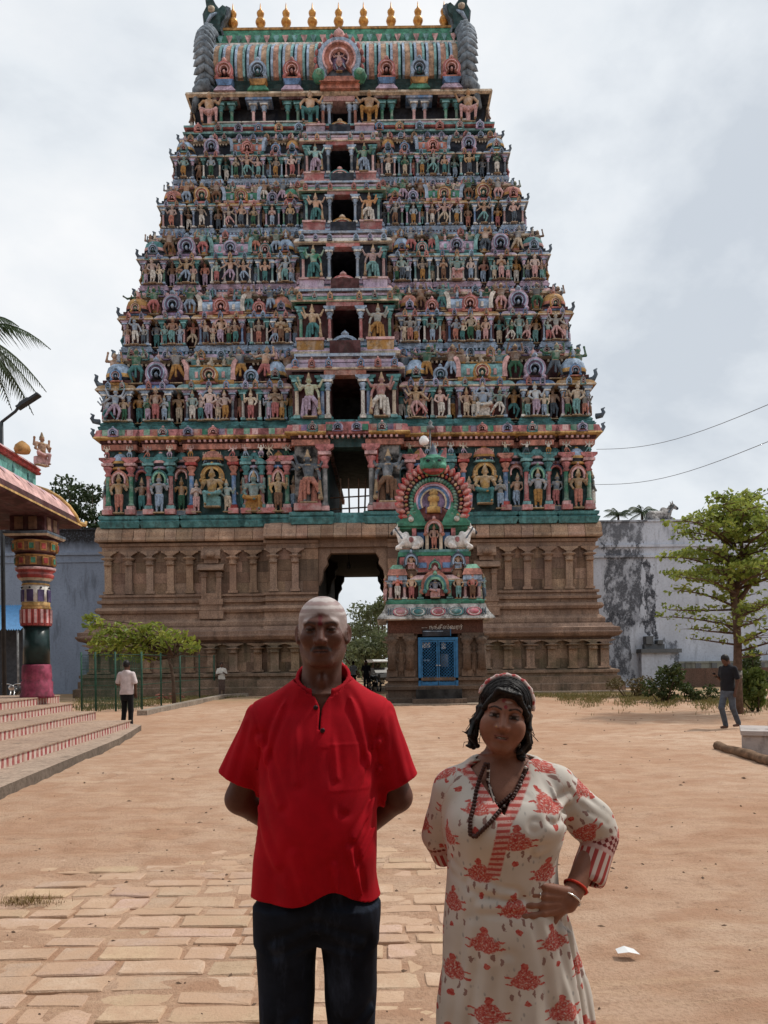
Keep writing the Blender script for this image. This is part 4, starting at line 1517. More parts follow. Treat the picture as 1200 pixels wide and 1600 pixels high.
# ---- top storey and barrel roof of the tower ------------------------------
def top_storey():
    Yf = 43.25
    xl, xr = pxw(299, 175, Yf), pxw(761, 175, Yf)
    xc, W = (xl + xr) / 2, (xr - xl) / 2
    z0, z1 = pz(212, Yf), pz(150, Yf)
    H = z1 - z0
    back = Yf + 8.2
    b = MB()
    dl, dr = pxw(519, 172, Yf), pxw(541, 172, Yf)
    zp = z0 + 0.22 * H
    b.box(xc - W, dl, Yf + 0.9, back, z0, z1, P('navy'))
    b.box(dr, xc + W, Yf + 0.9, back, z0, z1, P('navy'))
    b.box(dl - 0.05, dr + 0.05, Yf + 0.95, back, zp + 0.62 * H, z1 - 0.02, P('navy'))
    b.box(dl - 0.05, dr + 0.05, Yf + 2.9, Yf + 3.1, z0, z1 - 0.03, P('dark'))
    pth = [(xc - W - 0.1, back), (xc - W - 0.1, Yf), (xc + W + 0.1, Yf), (xc + W + 0.1, back)]
    b.sweep(pth, [(-1.2, z0), (0.30, z0), (0.34, z0 + 0.04 * H), (0.16, z0 + 0.09 * H), (0.16, z0 + 0.15 * H), (0.28, z0 + 0.17 * H), (0.28, z0 + 0.22 * H), (0.1, zp), (-1.2, zp)], P('lteal'),
            ms=[P('teal'), P('lteal'), P('lpink'), P('maroon'), P('pink'), P('lteal'), P('slate'), P('slate')], caps=False)
    # eave slab over the pillars
    b.sweep(pth, [(-1.5, z1 - 0.02), (0.05, z1 - 0.02), (0.20, z1 + 0.06), (0.16, z1 + 0.20), (-0.1, z1 + 0.30), (-1.5, z1 + 0.32)], P('cream'), ms=[P('navy'), P('cream'), P('cream'), P('salmon'), P('slate')], caps=False)
    st = part(b, 'storey')
    prs = [(344, 'green'), (361, 'green'), (395, 'lpink'), (412, 'lpink'), (449, 'green'), (465, 'green'), (597, 'green'), (612, 'green'), (647, 'lpink'), (664, 'lpink'), (697, 'green'), (714, 'green'), (504, 'salmon'), (555, 'salmon'), (514, 'lblue'), (546, 'lblue')]
    for px_, c_ in prs:
        inst('pillar', PILLAR[1 if c_ == 'green' else 2], st, (pxw(px_, 175, Yf), Yf + 0.22, zp), (1.45, 1.45, z1 - zp - 0.12), color=PAL[c_])
    for a, c_ in ((352, 'maroon'), (404, 'blue'), (457, 'maroon'), (605, 'maroon'), (655, 'blue'), (705, 'maroon')):
        xa = pxw(a, 160, Yf)
        slab('pillar_beam', st, xa - 0.75, xa + 0.75, Yf - 0.05, Yf + 0.8, z1 - 0.16, z1 - 0.03, PAL[c_])
        slab('balustrade', st, xa - 0.85, xa + 0.85, Yf - 0.12, Yf + 0.1, zp, zp + 0.20, PAL[random.choice(['lteal', 'lpink', 'lilac'])])
        slab('balustrade_rail', st, xa - 0.92, xa + 0.92, Yf - 0.18, Yf + 0.12, zp + 0.20, zp + 0.27, PAL['white'])
    slab('lintel', st, dl - 0.5, dr + 0.5, Yf - 0.05, Yf + 1.0, z1 - 0.30, z1 - 0.03, PAL['lpink'])
    for px_, fl in ((328, False), (485, False), (577, True), (731, True)):
        figure('sitwide', st, pxw(px_, 175, Yf), Yf - 0.15, z0 + 0.22 * H, 0.86 * H, fl, skin=(0.40, 0.24, 0.13))
    for s in (-1, 1):
        figure('stand', st, xc + s * (W + 0.15), Yf + 0.8, z0 + 0.22 * H, 0.74 * H, rz=s * PI / 2, skin=PAL['brown'])
    for q in range(-7, 8):
        if abs(q) > 0:
            inst('cornice_arch', NASI[(q + 8) % 6], st, (xc + q * W / 7.4, Yf - 0.28, z0 + 0.12 * H), (0.24, 0.4, 0.10 * H))

    # barrel roof
    ry = Yf + 3.3
    zr0 = z1 + 0.30
    zt = pz(74, Yf + 1.55)
    zr1 = pz(53, Yf + 2.3) - 0.3
    rl, rr = pxw(334, 90, Yf + 1.0), pxw(718, 90, Yf + 1.0)
    zf = zr0 + 0.82
    prof = []
    for k in range(12):
        a = k / 11.0
        prof.append((Yf + 0.25 + 1.3 * a ** 2.2 - 0.25 * math.sin(a * PI) , zf + (zt - zf) * a))
    prof = [(Yf + 0.15, zr0), (Yf + 0.05, zr0 + 0.22), (Yf + 0.22, zr0 + 0.30), (Yf + 0.15, zr0 + 0.52), (Yf + 0.30, zr0 + 0.62), (Yf + 0.24, zr0 + 0.80)] + prof + [(Yf + 2.2, zr1 - 0.3), (ry, zr1)]
    full = prof + [(2 * ry - a, z_) for a, z_ in prof[::-1][1:]]
    b = MB()
    b.prism(full, rl, rr, P('dteal'), axis='x', smooth=False)
    rf = part(b, 'barrel_roof')
    # curved bands
    arc = prof[6:18]
    nbands = 21
    for q in range(nbands):
        x0_ = rl + (rr - rl) * (q + 0.26) / nbands
        x1_ = rl + (rr - rl) * (q + 0.72) / nbands
        b = MB()
        for (xa, xb, pr_, m_) in ((x0_, x1_, 0.16, 'salmon' if q % 2 else 'ochre'), (x0_ - 0.13, x0_, 0.22, 'lblue'), (x1_, x1_ + 0.13, 0.22, 'lteal')):
            out = [(a - pr_, z_ + pr_ * 0.3) for a, z_ in arc]
            inn = [(a + 0.1, z_ - 0.05) for a, z_ in arc][::-1]
            b.prism(out + inn, xa, xb, paint('band_' + m_, {'salmon': (0.42, 0.23, 0.165), 'ochre': (0.40, 0.26, 0.17)}.get(m_, PAL[m_])), axis='x')
        b.build('roof_band', rf)
    # ridge course with leaf edge
    b = MB()
    yy = arc[-1][0] - 0.05
    b.box(rl - 0.1, rr + 0.1, yy - 0.22, ry + 1, zt - 0.1, zt + 0.12, P('white'))
    b.prism([(yy - 0.05, zt + 0.12), (yy + 0.35, zr1 + 0.22), (ry + 0.8, zr1 + 0.3), (ry + 0.8, zt + 0.12)], rl - 0.1, rr + 0.1, P('green'), axis='x')
    b.box(rl - 0.1, rr + 0.1, yy + 0.30, ry + 0.85, zr1 + 0.2, zr1 + 0.34, P('ochre'))
    n_ = 26
    for q in range(n_):
        xa = rl + (rr - rl) * (q + 0.5) / n_
        b.taper(xa, yy - 0.02, 0.18, 0.06, 0.02, 0.05, zt + 0.66, zt + 0.24, P('lpink' if q % 2 else 'lteal'))
    b.build('ridge', rf)
    # pot-shaped arches at the foot of the roof
    for a, k in ((352, 1), (404, 0), (457, 1), (604, 1), (655, 0), (705, 1)):
        xa = pxw(a, 120, Yf)
        b = MB()
        b.taper(xa, Yf + 0.0, 0.62, 0.3, 0.40, 0.25, zr0 - 0.1, zr0 + 0.18, P('lilac' if k else 'green'))
        b.taper(xa, Yf - 0.05, 0.34, 0.25, 0.50, 0.28, zr0 + 0.18, zr0 + 0.50, P('blue' if k else 'ochre'))
        b.build('arch_pedestal', rf)
        inst('horseshoe_arch', NASI[1 if k else 0], rf, (xa, Yf - 0.15, zr0 + 0.98), (0.50, 0.8, 0.52))
    # great arch in the middle
    big = nasi_mesh('great_arch', 'lblue', 'salmon', 'purple', 'lpink', petals='pink')
    xm = pxw(531, 110, Yf)
    inst('great_arch', big, rf, (xm, Yf - 0.35, zr0 + 1.28), (1.20, 1.3, 1.22))
    figure('dance', rf, xm, Yf - 0.52, zr0 + 0.66, 1.20, skin=PAL['lpink'])
    b = MB()
    b.box(xm - 1.1, xm + 1.1, Yf - 0.4, Yf + 1.4, zr0 - 0.15, zr0 + 0.16, P('salmon'))
    b.box(xm - 0.95, xm + 0.95, Yf - 0.3, Yf + 1.9, zr0 + 0.16, zr0 + 2.2, P('slate'))
    b.build('great_arch_seat', rf)
    b = MB()
    b.lathe([(0.3, 0), (0.42, 0.3), (0.34, 0.7), (0.2, 0.95), (0.05, 1.25)], P('slate'), 10, (xm, Yf + 0.3, zr0 + 2.35))
    b.build('great_arch_crest', rf)
    for s in (-1, 1):
        b = MB()
        b.lathe([(0.0, -0.36), (0.3, -0.26), (0.42, 0.0), (0.3, 0.26), (0, 0.36)], P('green'), 10, (xm + s * 1.12, Yf - 0.5, zr0 + 0.42))
        b.lathe([(0.0, -0.16), (0.16, -0.1), (0.2, 0.0), (0.16, 0.1), (0, 0.16)], P('lgreen'), 10, (xm + s * 1.12, Yf - 0.85, zr0 + 0.42))
        b.build('arch_scroll', rf)
    # end gables: leafy rims seen edge on, beast heads above
    gm = paint('gable_slate', (0.13, 0.165, 0.20))
    for s, ex in ((-1, rl), (1, rr)):
        b = MB()
        rim = []
        for k in range(19):
            a = R(-20 + 220 * k / 18)
            rim.append((math.cos(a), math.sin(a)))
        hz = (zr1 - zr0) * 0.60
        cz = zr0 + hz * 0.72
        out = [(ry + 3.3 * c_, cz + hz * 1.02 * s_) for c_, s_ in rim]
        b.prism(out, ex - 0.05 if s > 0 else ex - 0.35, ex + 0.35 if s > 0 else ex + 0.05, gm, axis='x')
        g = b.build('end_gable', rf)
        for k in range(13):
            a = R(118 + 92 * k / 12)
            yy_, zz_ = ry + 3.35 * math.cos(a), cz + hz * 1.06 * math.sin(a)
            for t_, dx_ in ((0, 0.50), (1, 0.12)):
                b2 = MB()
                b2.lathe([(0.0, -0.62), (0.17, -0.35), (0.21, 0.0), (0.14, 0.40), (0.0, 0.62)], paint('leaf_slate', (0.20, 0.25, 0.30)) if not t_ else paint('leaf_slate2', (0.12, 0.155, 0.19)), 8)
                me = b2.mesh('leaf')
                b2.fix(me)
                inst('leaf', me, rf, (ex + s * dx_, yy_ - 0.1, zz_), (1, 1, 0.9), rot=(0, R(-s * 52 if not t_ else s * 40), 0))
        b = MB()
        fl = lambda p: (ex - s * 0.0) + s * p
        # beast head: outer block, jaw and inward-curling trunk
        head = [(0.35, 0.0), (0.72, 0.55), (0.78, 1.15), (0.55, 1.55), (0.62, 2.1), (0.25, 2.25), (0.02, 1.75), (-0.28, 1.35), (-0.62, 1.62), (-0.86, 1.50), (-0.72, 1.02), (-0.45, 0.72), (-0.36, 0.3), (-0.5, -0.1)]
        zz = cz + hz * 0.92
        b.prism([(fl(a), zz + z_) for a, z_ in head], ry - 1.6, ry - 0.5, gm)
        b.prism([(fl(a * 0.8 + 0.05), zz + z_ * 0.9) for a, z_ in head], ry - 1.85, ry - 0.3, P('dteal'))
        b.lathe([(0, -0.2), (0.2, -0.1), (0.22, 0.1), (0, 0.22)], P('cream'), 8, (fl(0.2), ry - 1.82, zz + 1.2))
        b.tube([(fl(0.5), ry - 1.8, zz + 0.4), (fl(0.2), ry - 1.95, zz + 0.75), (fl(-0.1), ry - 1.85, zz + 1.0)], [0.1, 0.12, 0.05], P('lblue'), 6)
        b.build('beast_head', rf)
        b = MB()
        b.tube([(ex + s * 0.1, Yf + 0.2, zr0 + 0.5), (ex + s * 0.5, Yf + 0.1, zr0 + 0.35), (ex + s * 0.8, Yf + 0.1, zr0 + 0.1), (ex + s * 0.85, Yf + 0.1, zr0 - 0.4), (ex + s * 1.0, Yf + 0.1, zr0 - 1.0)], [0.42, 0.38, 0.28, 0.2, 0.14], gm, 9)
        b.tube([(ex + s * 0.7, Yf + 0.1, zr0 + 0.3), (ex + s * 0.85, Yf + 0.1, zr0 + 0.65), (ex + s * 0.8, Yf + 0.1, zr0 + 0.85)], [0.16, 0.10, 0.03], gm, 7)
        b.build('corner_scroll', rf)
    # gilded finials
    gold = NT('gilded_copper')
    w = gold.noise(gold.world(), 6, 4)
    gold.color(gold.mix(gold.ramp(w, [(0.35, 0), (0.65, 1)]), (0.55, 0.28, 0.07), (0.30, 0.13, 0.035)))
    gold.b.inputs['Metallic'].default_value = 0.55
    gold.rough(0.38)
    b = MB()
    b.lathe([(0.40, 0), (0.42, 0.06), (0.22, 0.16), (0.16, 0.28), (0.20, 0.34), (0.14, 0.42), (0.30, 0.56), (0.38, 0.74), (0.32, 0.90), (0.16, 1.0), (0.17, 1.06), (0.24, 1.16), (0.28, 1.30), (0.24, 1.38), (0.10, 1.42), (0.12, 1.5), (0.06, 1.58), (0.03, 1.85), (0, 1.98)], gold.m, 14)
    fm = b.mesh('finial')
    b.fix(fm)
    for px_ in (364, 407, 447, 488, 529, 568, 611, 653, 694):
        inst('finial', fm, rf, (pxw(px_, 30, Yf + 2.2), Yf + 2.2, pz(53, Yf + 2.2)), (0.80, 0.80, 0.97))


top_storey()
# ------------------------------------------------------------------ courtyard ground
def sand_material():
    t = NT('courtyard_sand')
    w = t.world()
    big = t.noise(w, 0.22, 5, 0.6, 0.4)
    mid = t.noise(t.mapping(w, (1, 1.6, 1)), 1.7, 6, 0.62)
    fine = t.noise(w, 42, 5, 0.7)
    trk = t.noise(t.mapping(w, (0.5, 3.4, 1)), 2.2, 5, 0.6, 0.6)
    col = t.mix(t.ramp(big, [(0.36, 0.0), (0.64, 1.0)]), (0.44, 0.265, 0.17), (0.56, 0.40, 0.29))
    col = t.mix(t.ramp(mid, [(0.42, 0.0), (0.62, 0.75)]), col, (0.39, 0.215, 0.130))
    dk = t.noise(t.mapping(w, (0.9, 2.4, 1)), 3.1, 7, 0.7, 0.8)
    col = t.mix(t.ramp(dk, [(0.58, 0.0), (0.66, 0.5)]), col, (0.27, 0.155, 0.10))
    col = t.mix(t.ramp(trk, [(0.52, 0.0), (0.66, 0.45)]), col, (0.56, 0.385, 0.255))
    peb = t.n.new('ShaderNodeTexVoronoi')
    peb.inputs['Scale'].default_value = 9.0
    t.l.new(w, peb.inputs['Vector'])
    gate = t.ramp(t.noise(w, 1.1, 3), [(0.56, 0.0), (0.62, 1.0)])
    pm = t.math('MULTIPLY', t.ramp(peb.outputs['Distance'], [(0.10, 1.0), (0.17, 0.0)]), gate)
    col = t.mix(t.math('MULTIPLY', pm, 0.75), col, (0.16, 0.10, 0.065))
    col = t.mix(t.ramp(fine, [(0.38, 0.35), (0.52, 0.0)]), col, (0.27, 0.155, 0.09))
    # earth turns to dull green-brown towards the planting beds
    y = t.sep(w)
    far = t.ramp(t.math('MULTIPLY', y[1], 0.01), [(0.30, 0.0), (0.345, 1.0)])
    gm = t.ramp(t.noise(w, 0.8, 5, 0.65), [(0.40, 0.0), (0.60, 0.8)])
    col = t.mix(t.math('MULTIPLY', far, gm), col, (0.20, 0.165, 0.075))
    t.color(col)
    t.rough(0.95)
    t.bump(t.mix(0.55, t.mix(0.5, mid, dk), fine), 0.9, 0.04)
    return t.m


def ground_height(X, Y):
    p = np.stack([X, Y, np.zeros_like(X)], 1).astype(np.float32)
    z = (fbm(p, 0.9, 4) - 0.5) * 0.05 + (fbm(p + 31.0, 5.0, 3) - 0.5) * 0.030
    near = np.clip((45 - Y) / 8, 0, 1) * np.clip((30 - np.abs(X)) / 8, 0, 1)
    # trampled footprints and ruts
    z += -0.018 * np.clip((fbm(p + 77.0, 2.6, 3) - 0.56) * 9, 0, 1) + 0.012 * np.clip((fbm(p * np.array((0.5, 1.6, 1), np.float32) + 40.0, 3.5, 3) - 0.58) * 9, 0, 1)
    # the laid paving shows where the sand is thin
    cover = np.clip((Y - 5.6 - 0.30 * X) / 2.2, 0, 1) + 0.45 * np.clip((X - 0.6) / 0.9, 0, 1) * np.clip((Y - 2.2) / 1.2, 0, 1)
    z = z * (0.55 + 0.45 * np.clip(cover, 0, 1)) - 0.016 + 0.024 * np.clip(cover, 0, 1.2)
    return z * near


def graded(lo, hi, fine_lo, fine_hi, step, grow=1.09):
    v = list(np.arange(fine_lo, fine_hi, step))
    s, x = step, fine_hi
    while x < hi:
        v.append(x); s *= grow; x += s
    v.append(hi)
    s, x = step, fine_lo - step
    while x > lo:
        v.append(x); s *= grow; x -= s
    v.append(lo)
    return np.array(sorted(v), np.float32)


gxs, gys = graded(-900, 900, -3.4, 3.4, 0.035, 1.035), graded(-700, 1600, 1.9, 7.0, 0.035, 1.03)
GXm, GYm = np.meshgrid(gxs, gys, indexing='xy')
gv = np.stack([GXm.ravel(), GYm.ravel(), ground_height(GXm.ravel(), GYm.ravel())], 1)
nx_, ny_ = len(gxs), len(gys)
ii = (np.arange(ny_ - 1)[:, None] * nx_ + np.arange(nx_ - 1)[None]).ravel()
gf = np.stack([ii, ii + 1, ii + nx_ + 1, ii + nx_], 1)
ground_o = link(bpy.data.objects.new('ground', np_mesh('ground', gv, gf, [sand_material()])))
tag(ground_o, kind='structure')

# paving slabs, half buried in the sand
def slab_material():
    t = NT('paving_slab')
    oi = t.n.new('ShaderNodeObjectInfo')
    w = t.world()
    a = t.noise(w, 5.0, 5, 0.65)
    f = t.noise(w, 60, 4, 0.7)
    col = t.mix(t.ramp(a, [(0.35, 0.0), (0.65, 1.0)]), (0.47, 0.325, 0.225), (0.54, 0.39, 0.285))
    col = t.mix(t.ramp(f, [(0.36, 0.4), (0.5, 0.0)]), col, (0.28, 0.18, 0.12))
    col = t.mix(1.0, col, oi.outputs['Color'], 'MULTIPLY')
    du = t.noise(w, 3.2, 6, 0.7)
    col = t.mix(t.ramp(du, [(0.42, 0.0), (0.58, 0.85)]), col, (0.48, 0.315, 0.21))
    t.color(col)
    t.rough(0.9)
    t.bump(t.mix(0.5, a, f), 0.8, 0.015)
    return t.m


SLABM = slab_material()


def slab_mesh(seed):
    rr = random.Random(seed)
    cor = [(-0.5 + rr.uniform(0, 0.06), -0.5 + rr.uniform(0, 0.09)), (0.5 - rr.uniform(0, 0.06), -0.5 + rr.uniform(0, 0.09)), (0.5 - rr.uniform(0, 0.06), 0.5 - rr.uniform(0, 0.09)), (-0.5 + rr.uniform(0, 0.06), 0.5 - rr.uniform(0, 0.09))]
    pts = []
    for k in range(4):
        p0, p1, p2 = cor[k - 1], cor[k], cor[(k + 1) % 4]
        for t in ((0.07, 0), (0.05, 2)):
            q = p0 if t[1] == 0 else p2
            f = rr.uniform(0.02, 0.09)
            pts.append((p1[0] + (q[0] - p1[0]) * f, p1[1] + (q[1] - p1[1]) * f))
        f = rr.uniform(0.35, 0.65)
        j = rr.uniform(-0.03, 0.015)
        mx_, my_ = p1[0] + (p2[0] - p1[0]) * f, p1[1] + (p2[1] - p1[1]) * f
        pts.append((mx_ * (1 + j), my_ * (1 + j)))
    n = len(pts)
    vs = [(x, y, -1.0) for x, y in pts] + [(x * 0.995, y * 0.995, -0.12 + rr.uniform(-.05, .05)) for x, y in pts] + [(x * 0.95, y * 0.93, rr.uniform(-0.03, 0.03)) for x, y in pts] + [(0, 0, 0.03)]
    fs = []
    for k in range(n):
        k2 = (k + 1) % n
        fs += [(k, k2, n + k2, n + k), (n + k, n + k2, 2 * n + k2, 2 * n + k), (2 * n + k, 2 * n + k2, 3 * n)]
    me = bpy.data.meshes.new('paving_slab')
    me.from_pydata(vs, [], fs)
    me.materials.append(SLABM)
    return me


SLABS = [slab_mesh(k) for k in range(11)]
rp = random.Random(21)
laid = []
yy = 2.2
while yy < 7.6:
    d = rp.uniform(0.13, 0.25)
    x = -0.56 * yy - 0.4 - rp.uniform(0, 0.4)
    while x < 0.56 * yy + 0.4:
        w = rp.uniform(0.18, 0.50)
        cover = (yy - 6.0 - 0.30 * x) / 1.4
        show = 1.0 if x < 0.7 else (0.45 if yy < 3.0 else 0.06)
        if cover < 1 and rp.random() < show * (1 - 0.6 * max(0, cover)):
            g = rp.uniform(0.88, 1.12)
            laid.append(((x + w / 2, yy + d / 2, rp.uniform(-0.019, -0.005)), (w - rp.uniform(0.003, 0.018), d - rp.uniform(0.003, 0.016), 0.06),
                         (R(rp.uniform(-1.3, 1.3)), R(rp.uniform(-0.9, 0.9)), R(rp.uniform(-2.2, 2.2) + (180 if rp.random() < 0.5 else 0))), (g, g * rp.uniform(0.95, 1.03), g * rp.uniform(0.92, 1.06)), rp.choice(SLABS)))
        x += w
    yy += d
laid.sort(key=lambda q: q[0][1])
far = MB()
for k, (lc, sc, rt, cl, me) in enumerate(laid):
    if k < 295:
        inst('paving_slab', me, ground_o, lc, sc, rot=rt, color=cl)
    else:
        mt = Matrix.LocRotScale(Vector(lc), Matrix.Rotation(rt[2], 3, 'Z').to_quaternion(), Vector(sc))
        far.add([mt @ v.co for v in me.vertices], [tuple(p.vertices) for p in me.polygons], SLABM)
fo = far.build('far_paving', ground_o)
fo['kind'] = 'stuff'

# loose stones and twigs lying on the sand
def litter_mesh():
    vs, fs = [], []
    rr = random.Random(5)
    for k in range(420):
        Y_ = rr.uniform(3.0, 24) if k % 3 else rr.uniform(3, 9)
        X_ = rr.uniform(-0.55, 0.55) * Y_
        if X_ < -4.6:
            continue
        s = rr.uniform(0.003, 0.010) * (1 + Y_ / 14)
        z_ = float(ground_height(np.array([X_]), np.array([Y_]))[0])
        b0 = len(vs)
        st_ = rr.uniform(0.6, 2.6)
        an = rr.uniform(0, PI)
        for (a, b_, c) in ((1, 0, 0), (0, 1, 0), (-1, 0, 0), (0, -1, 0), (0, 0, 0.8), (0, 0, -0.6)):
            px_, py_ = a * s * st_, b_ * s
            vs.append((X_ + px_ * math.cos(an) - py_ * math.sin(an), Y_ + px_ * math.sin(an) + py_ * math.cos(an), z_ + c * s + 0.002))
        for i in range(4):
            fs += [(b0 + i, b0 + (i + 1) % 4, b0 + 4), (b0 + (i + 1) % 4, b0 + i, b0 + 5)]
    me = bpy.data.meshes.new('pebbles')
    me.from_pydata(vs, [], fs)
    me.materials.append(simple('pebble_brown', (0.14, 0.09, 0.06), 0.9))
    return me


peb_o = link(bpy.data.objects.new('pebbles', litter_mesh()))
tag(peb_o, 'small dark stones and bits of twig scattered over the sand', 'pebbles', kind='stuff')


# ------------------------------------------------------------------ grass and leaves
def blades(name, pts, h, mat, per=1, spread=0.3, seed=1, lean=0.5, wid=0.012):
    rs = np.random.RandomState(seed)
    n = len(pts) * per
    base = np.repeat(np.array(pts, np.float32), per, 0)
    base[:, :2] += rs.uniform(-spread, spread, (n, 2))
    hh = h * rs.uniform(0.5, 1.25, n)
    a = rs.uniform(0, 2 * PI, n)
    dirv = np.stack([np.cos(a), np.sin(a)], 1)
    lw = rs.uniform(0.1, lean, n)
    side = np.stack([-dirv[:, 1], dirv[:, 0]], 1) * wid * (1 + h)
    v = np.zeros((n, 5, 3), np.float32)
    for k, (t, ws) in enumerate(((0, 1), (0, -1), (0.55, 0.7), (0.55, -0.7), (1, 0))):
        v[:, k, :2] = base[:, :2] + dirv * (lw * hh * t * t)[:, None] + side * ws
        v[:, k, 2] = base[:, 2] + hh * t
    v = v.reshape(-1, 3)
    b0 = np.arange(n) * 5
    f = np.concatenate([np.stack([b0, b0 + 1, b0 + 3], 1), np.stack([b0, b0 + 3, b0 + 2], 1), np.stack([b0 + 2, b0 + 3, b0 + 4], 1)])
    return np_mesh(name, v, f, [mat], smooth=False)


def leaf_mat(name, a, b, c=None, trans=0.25):
    if name in MATS:
        return MATS[name]
    t = NT(name)
    at_ = t.attr('tint')
    w = t.world()
    n = t.noise(w, 1.6, 3)
    col = t.mix(at_.outputs['Fac'], a, b)
    if c:
        col = t.mix(t.ramp(n, [(0.45, 0.0), (0.65, 0.8)]), col, c)
    t.color(col)
    t.rough(0.5)
    t.b.inputs['Specular IOR Level'].default_value = 0.3
    tr = t.n.new('ShaderNodeBsdfTranslucent')
    t.l.new(col, tr.inputs['Color'])
    ms = t.n.new('ShaderNodeMixShader')
    ms.inputs[0].default_value = trans
    t.l.new(t.b.outputs[0], ms.inputs[1])
    t.l.new(tr.outputs[0], ms.inputs[2])
    t.l.new(ms.outputs[0], t.n['Material Output'].inputs[0])
    MATS[name] = t.m
    return t.m


def leaves_mesh(name, clumps, mat, size, seed=1, flat=0.0, aspect=0.5, up=0.2):
    """clumps: (centre, (rx, ry, rz), number); leaves are folded leaf-shaped faces spread through each clump's volume"""
    rs = np.random.RandomState(seed)
    C, A = [], []
    for c, r, n in clumps:
        d = rs.normal(size=(n, 3))
        d /= np.linalg.norm(d, axis=1)[:, None]
        rad = rs.uniform(0.25, 1.0, n) ** 0.5
        C.append(np.array(c) + d * rad[:, None] * np.array(r))
        A.append(d)
    C, A = np.concatenate(C).astype(np.float32), np.concatenate(A).astype(np.float32)
    n = len(C)
    nrm = rs.normal(size=(n, 3)) * (1 - flat) + np.array([0, 0, 1.0]) * (flat + up) + A * 0.4
    nrm /= np.linalg.norm(nrm, axis=1)[:, None]
    t = rs.normal(size=(n, 3))
    t -= nrm * (t * nrm).sum(1)[:, None]
    t /= np.linalg.norm(t, axis=1)[:, None]
    b = np.cross(nrm, t)
    L = size * rs.uniform(0.6, 1.3, n)[:, None]
    W = L * aspect
    v = np.stack([C - t * L * 0.5, C - t * L * 0.05 + b * W * 0.42 + nrm * L * 0.08, C + t * L * 0.32 + b * W * 0.40 + nrm * L * 0.06, C + t * L * 0.55 - nrm * L * 0.08,
                  C + t * L * 0.32 - b * W * 0.40 + nrm * L * 0.06, C - t * L * 0.05 - b * W * 0.42 + nrm * L * 0.08], 1).reshape(-1, 3)
    b0 = np.arange(n) * 6
    f = np.concatenate([np.stack([b0, b0 + 1, b0 + 2, b0 + 3], 1), np.stack([b0, b0 + 3, b0 + 4, b0 + 5], 1)])
    tint = np.repeat(rs.uniform(0, 1, n).astype(np.float32), 6)
    return np_mesh(name, v, f, [mat], smooth=False, attrs={'tint': tint})


BARK = simple('bark', (0.085, 0.058, 0.042), 0.9, var=0.4, scale=9)
# ------------------------------------------------------------------ unseen stone hall front, added behind the camera to shade the couple
b = MB()
bm2 = stone('shade_hall_stone', (0.10, 0.075, 0.055), (0.16, 0.12, 0.09), (0.08, 0.06, 0.05), tint=False)
b.box(-30, 30, -12, -4.6, 0, 9.5, bm2)
for k in range(-8, 9):
    b.box(k * 3.4 - 0.3, k * 3.4 + 0.3, -4.6, -4.0, 0, 5.4, bm2)
b.prism([(-4.6, 5.4), (-2.6, 5.3), (-2.5, 5.45), (-3.0, 5.9), (-4.6, 6.2)], -30, 30, bm2, axis='x')
o = b.build('added_shade_hall')
tag(o, kind='structure')
# ------------------------------------------------------------------ recumbent bull (shared by the shrine and the wall)
def bull_mesh():
    def fn(p):
        d = ell(p, (0.05, 0, 0.33), (0.62, 0.27, 0.27))
        d = smin(d, ell(p, (-0.30, 0, 0.40), (0.30, 0.25, 0.27)), 0.1)
        d = smin(d, ell(p, (-0.22, 0, 0.66), (0.16, 0.10, 0.14)), 0.1)
        d = smin(d, ell(p, (0.45, 0, 0.34), (0.27, 0.29, 0.26)), 0.1)
        d = smin(d, cap(p, (-0.42, 0, 0.48), (-0.70, 0, 0.82), 0.20, 0.13), 0.1)
        d = smin(d, ell(p, (-0.52, 0, 0.50), (0.16, 0.07, 0.26)), 0.06)
        d = smin(d, cap(p, (-0.72, 0, 0.88), (-0.98, 0, 0.72), 0.13, 0.085), 0.06)
        for s in (-1, 1):
            d = smin(d, cap(p, (-0.70, s * 0.10, 0.97), (-0.66, s * 0.17, 1.14), 0.045, 0.016), 0.02)
            d = smin(d, cap(p, (-0.66, s * 0.12, 0.90), (-0.58, s * 0.27, 0.90), 0.05, 0.02), 0.03)
            d = smin(d, cap(p, (-0.42, s * 0.22, 0.22), (-0.72, s * 0.20, 0.09), 0.10, 0.07), 0.05)
            d = smin(d, cap(p, (-0.72, s * 0.20, 0.08), (-0.48, s * 0.24, 0.05), 0.07, 0.055), 0.03)
            d = smin(d, cap(p, (0.42, s * 0.27, 0.20), (0.16, s * 0.30, 0.08), 0.14, 0.08), 0.05)
            d = smin(d, cap(p, (0.16, s * 0.30, 0.07), (0.42, s * 0.33, 0.05), 0.07, 0.055), 0.03)
        d = smin(d, cap(p, (0.70, 0.05, 0.30), (0.66, 0.22, 0.06), 0.035, 0.03), 0.03)
        return d
    v, f = field_mesh(fn, (-1.2, -0.5, -0.05), (0.9, 0.5, 1.25), 0.032)
    c = v[f].mean(1)
    mi = np.zeros(len(f), int)
    mi[(np.abs(c[:, 0] + 0.62 + (c[:, 2] - 0.7) * 0.8) < 0.05) & (c[:, 2] > 0.45) & (c[:, 0] < -0.3)] = 1
    mi[(np.hypot(c[:, 0] - 0.05, c[:, 2] - 0.42) < 0.13) & (np.abs(c[:, 1]) > 0.15)] = 2
    mi[((c[:, 0] < -0.93) & (c[:, 2] > 0.6)) | ((np.abs(c[:, 0] + 0.78) < 0.035) & (np.abs(c[:, 2] - 0.92) < 0.035))] = 3
    return np_mesh('bull', v, f, [paint('bullwhite', (0.66, 0.64, 0.62), 0.3), P('slate'), P('pink'), P('navy')], mi)


BULL = bull_mesh()

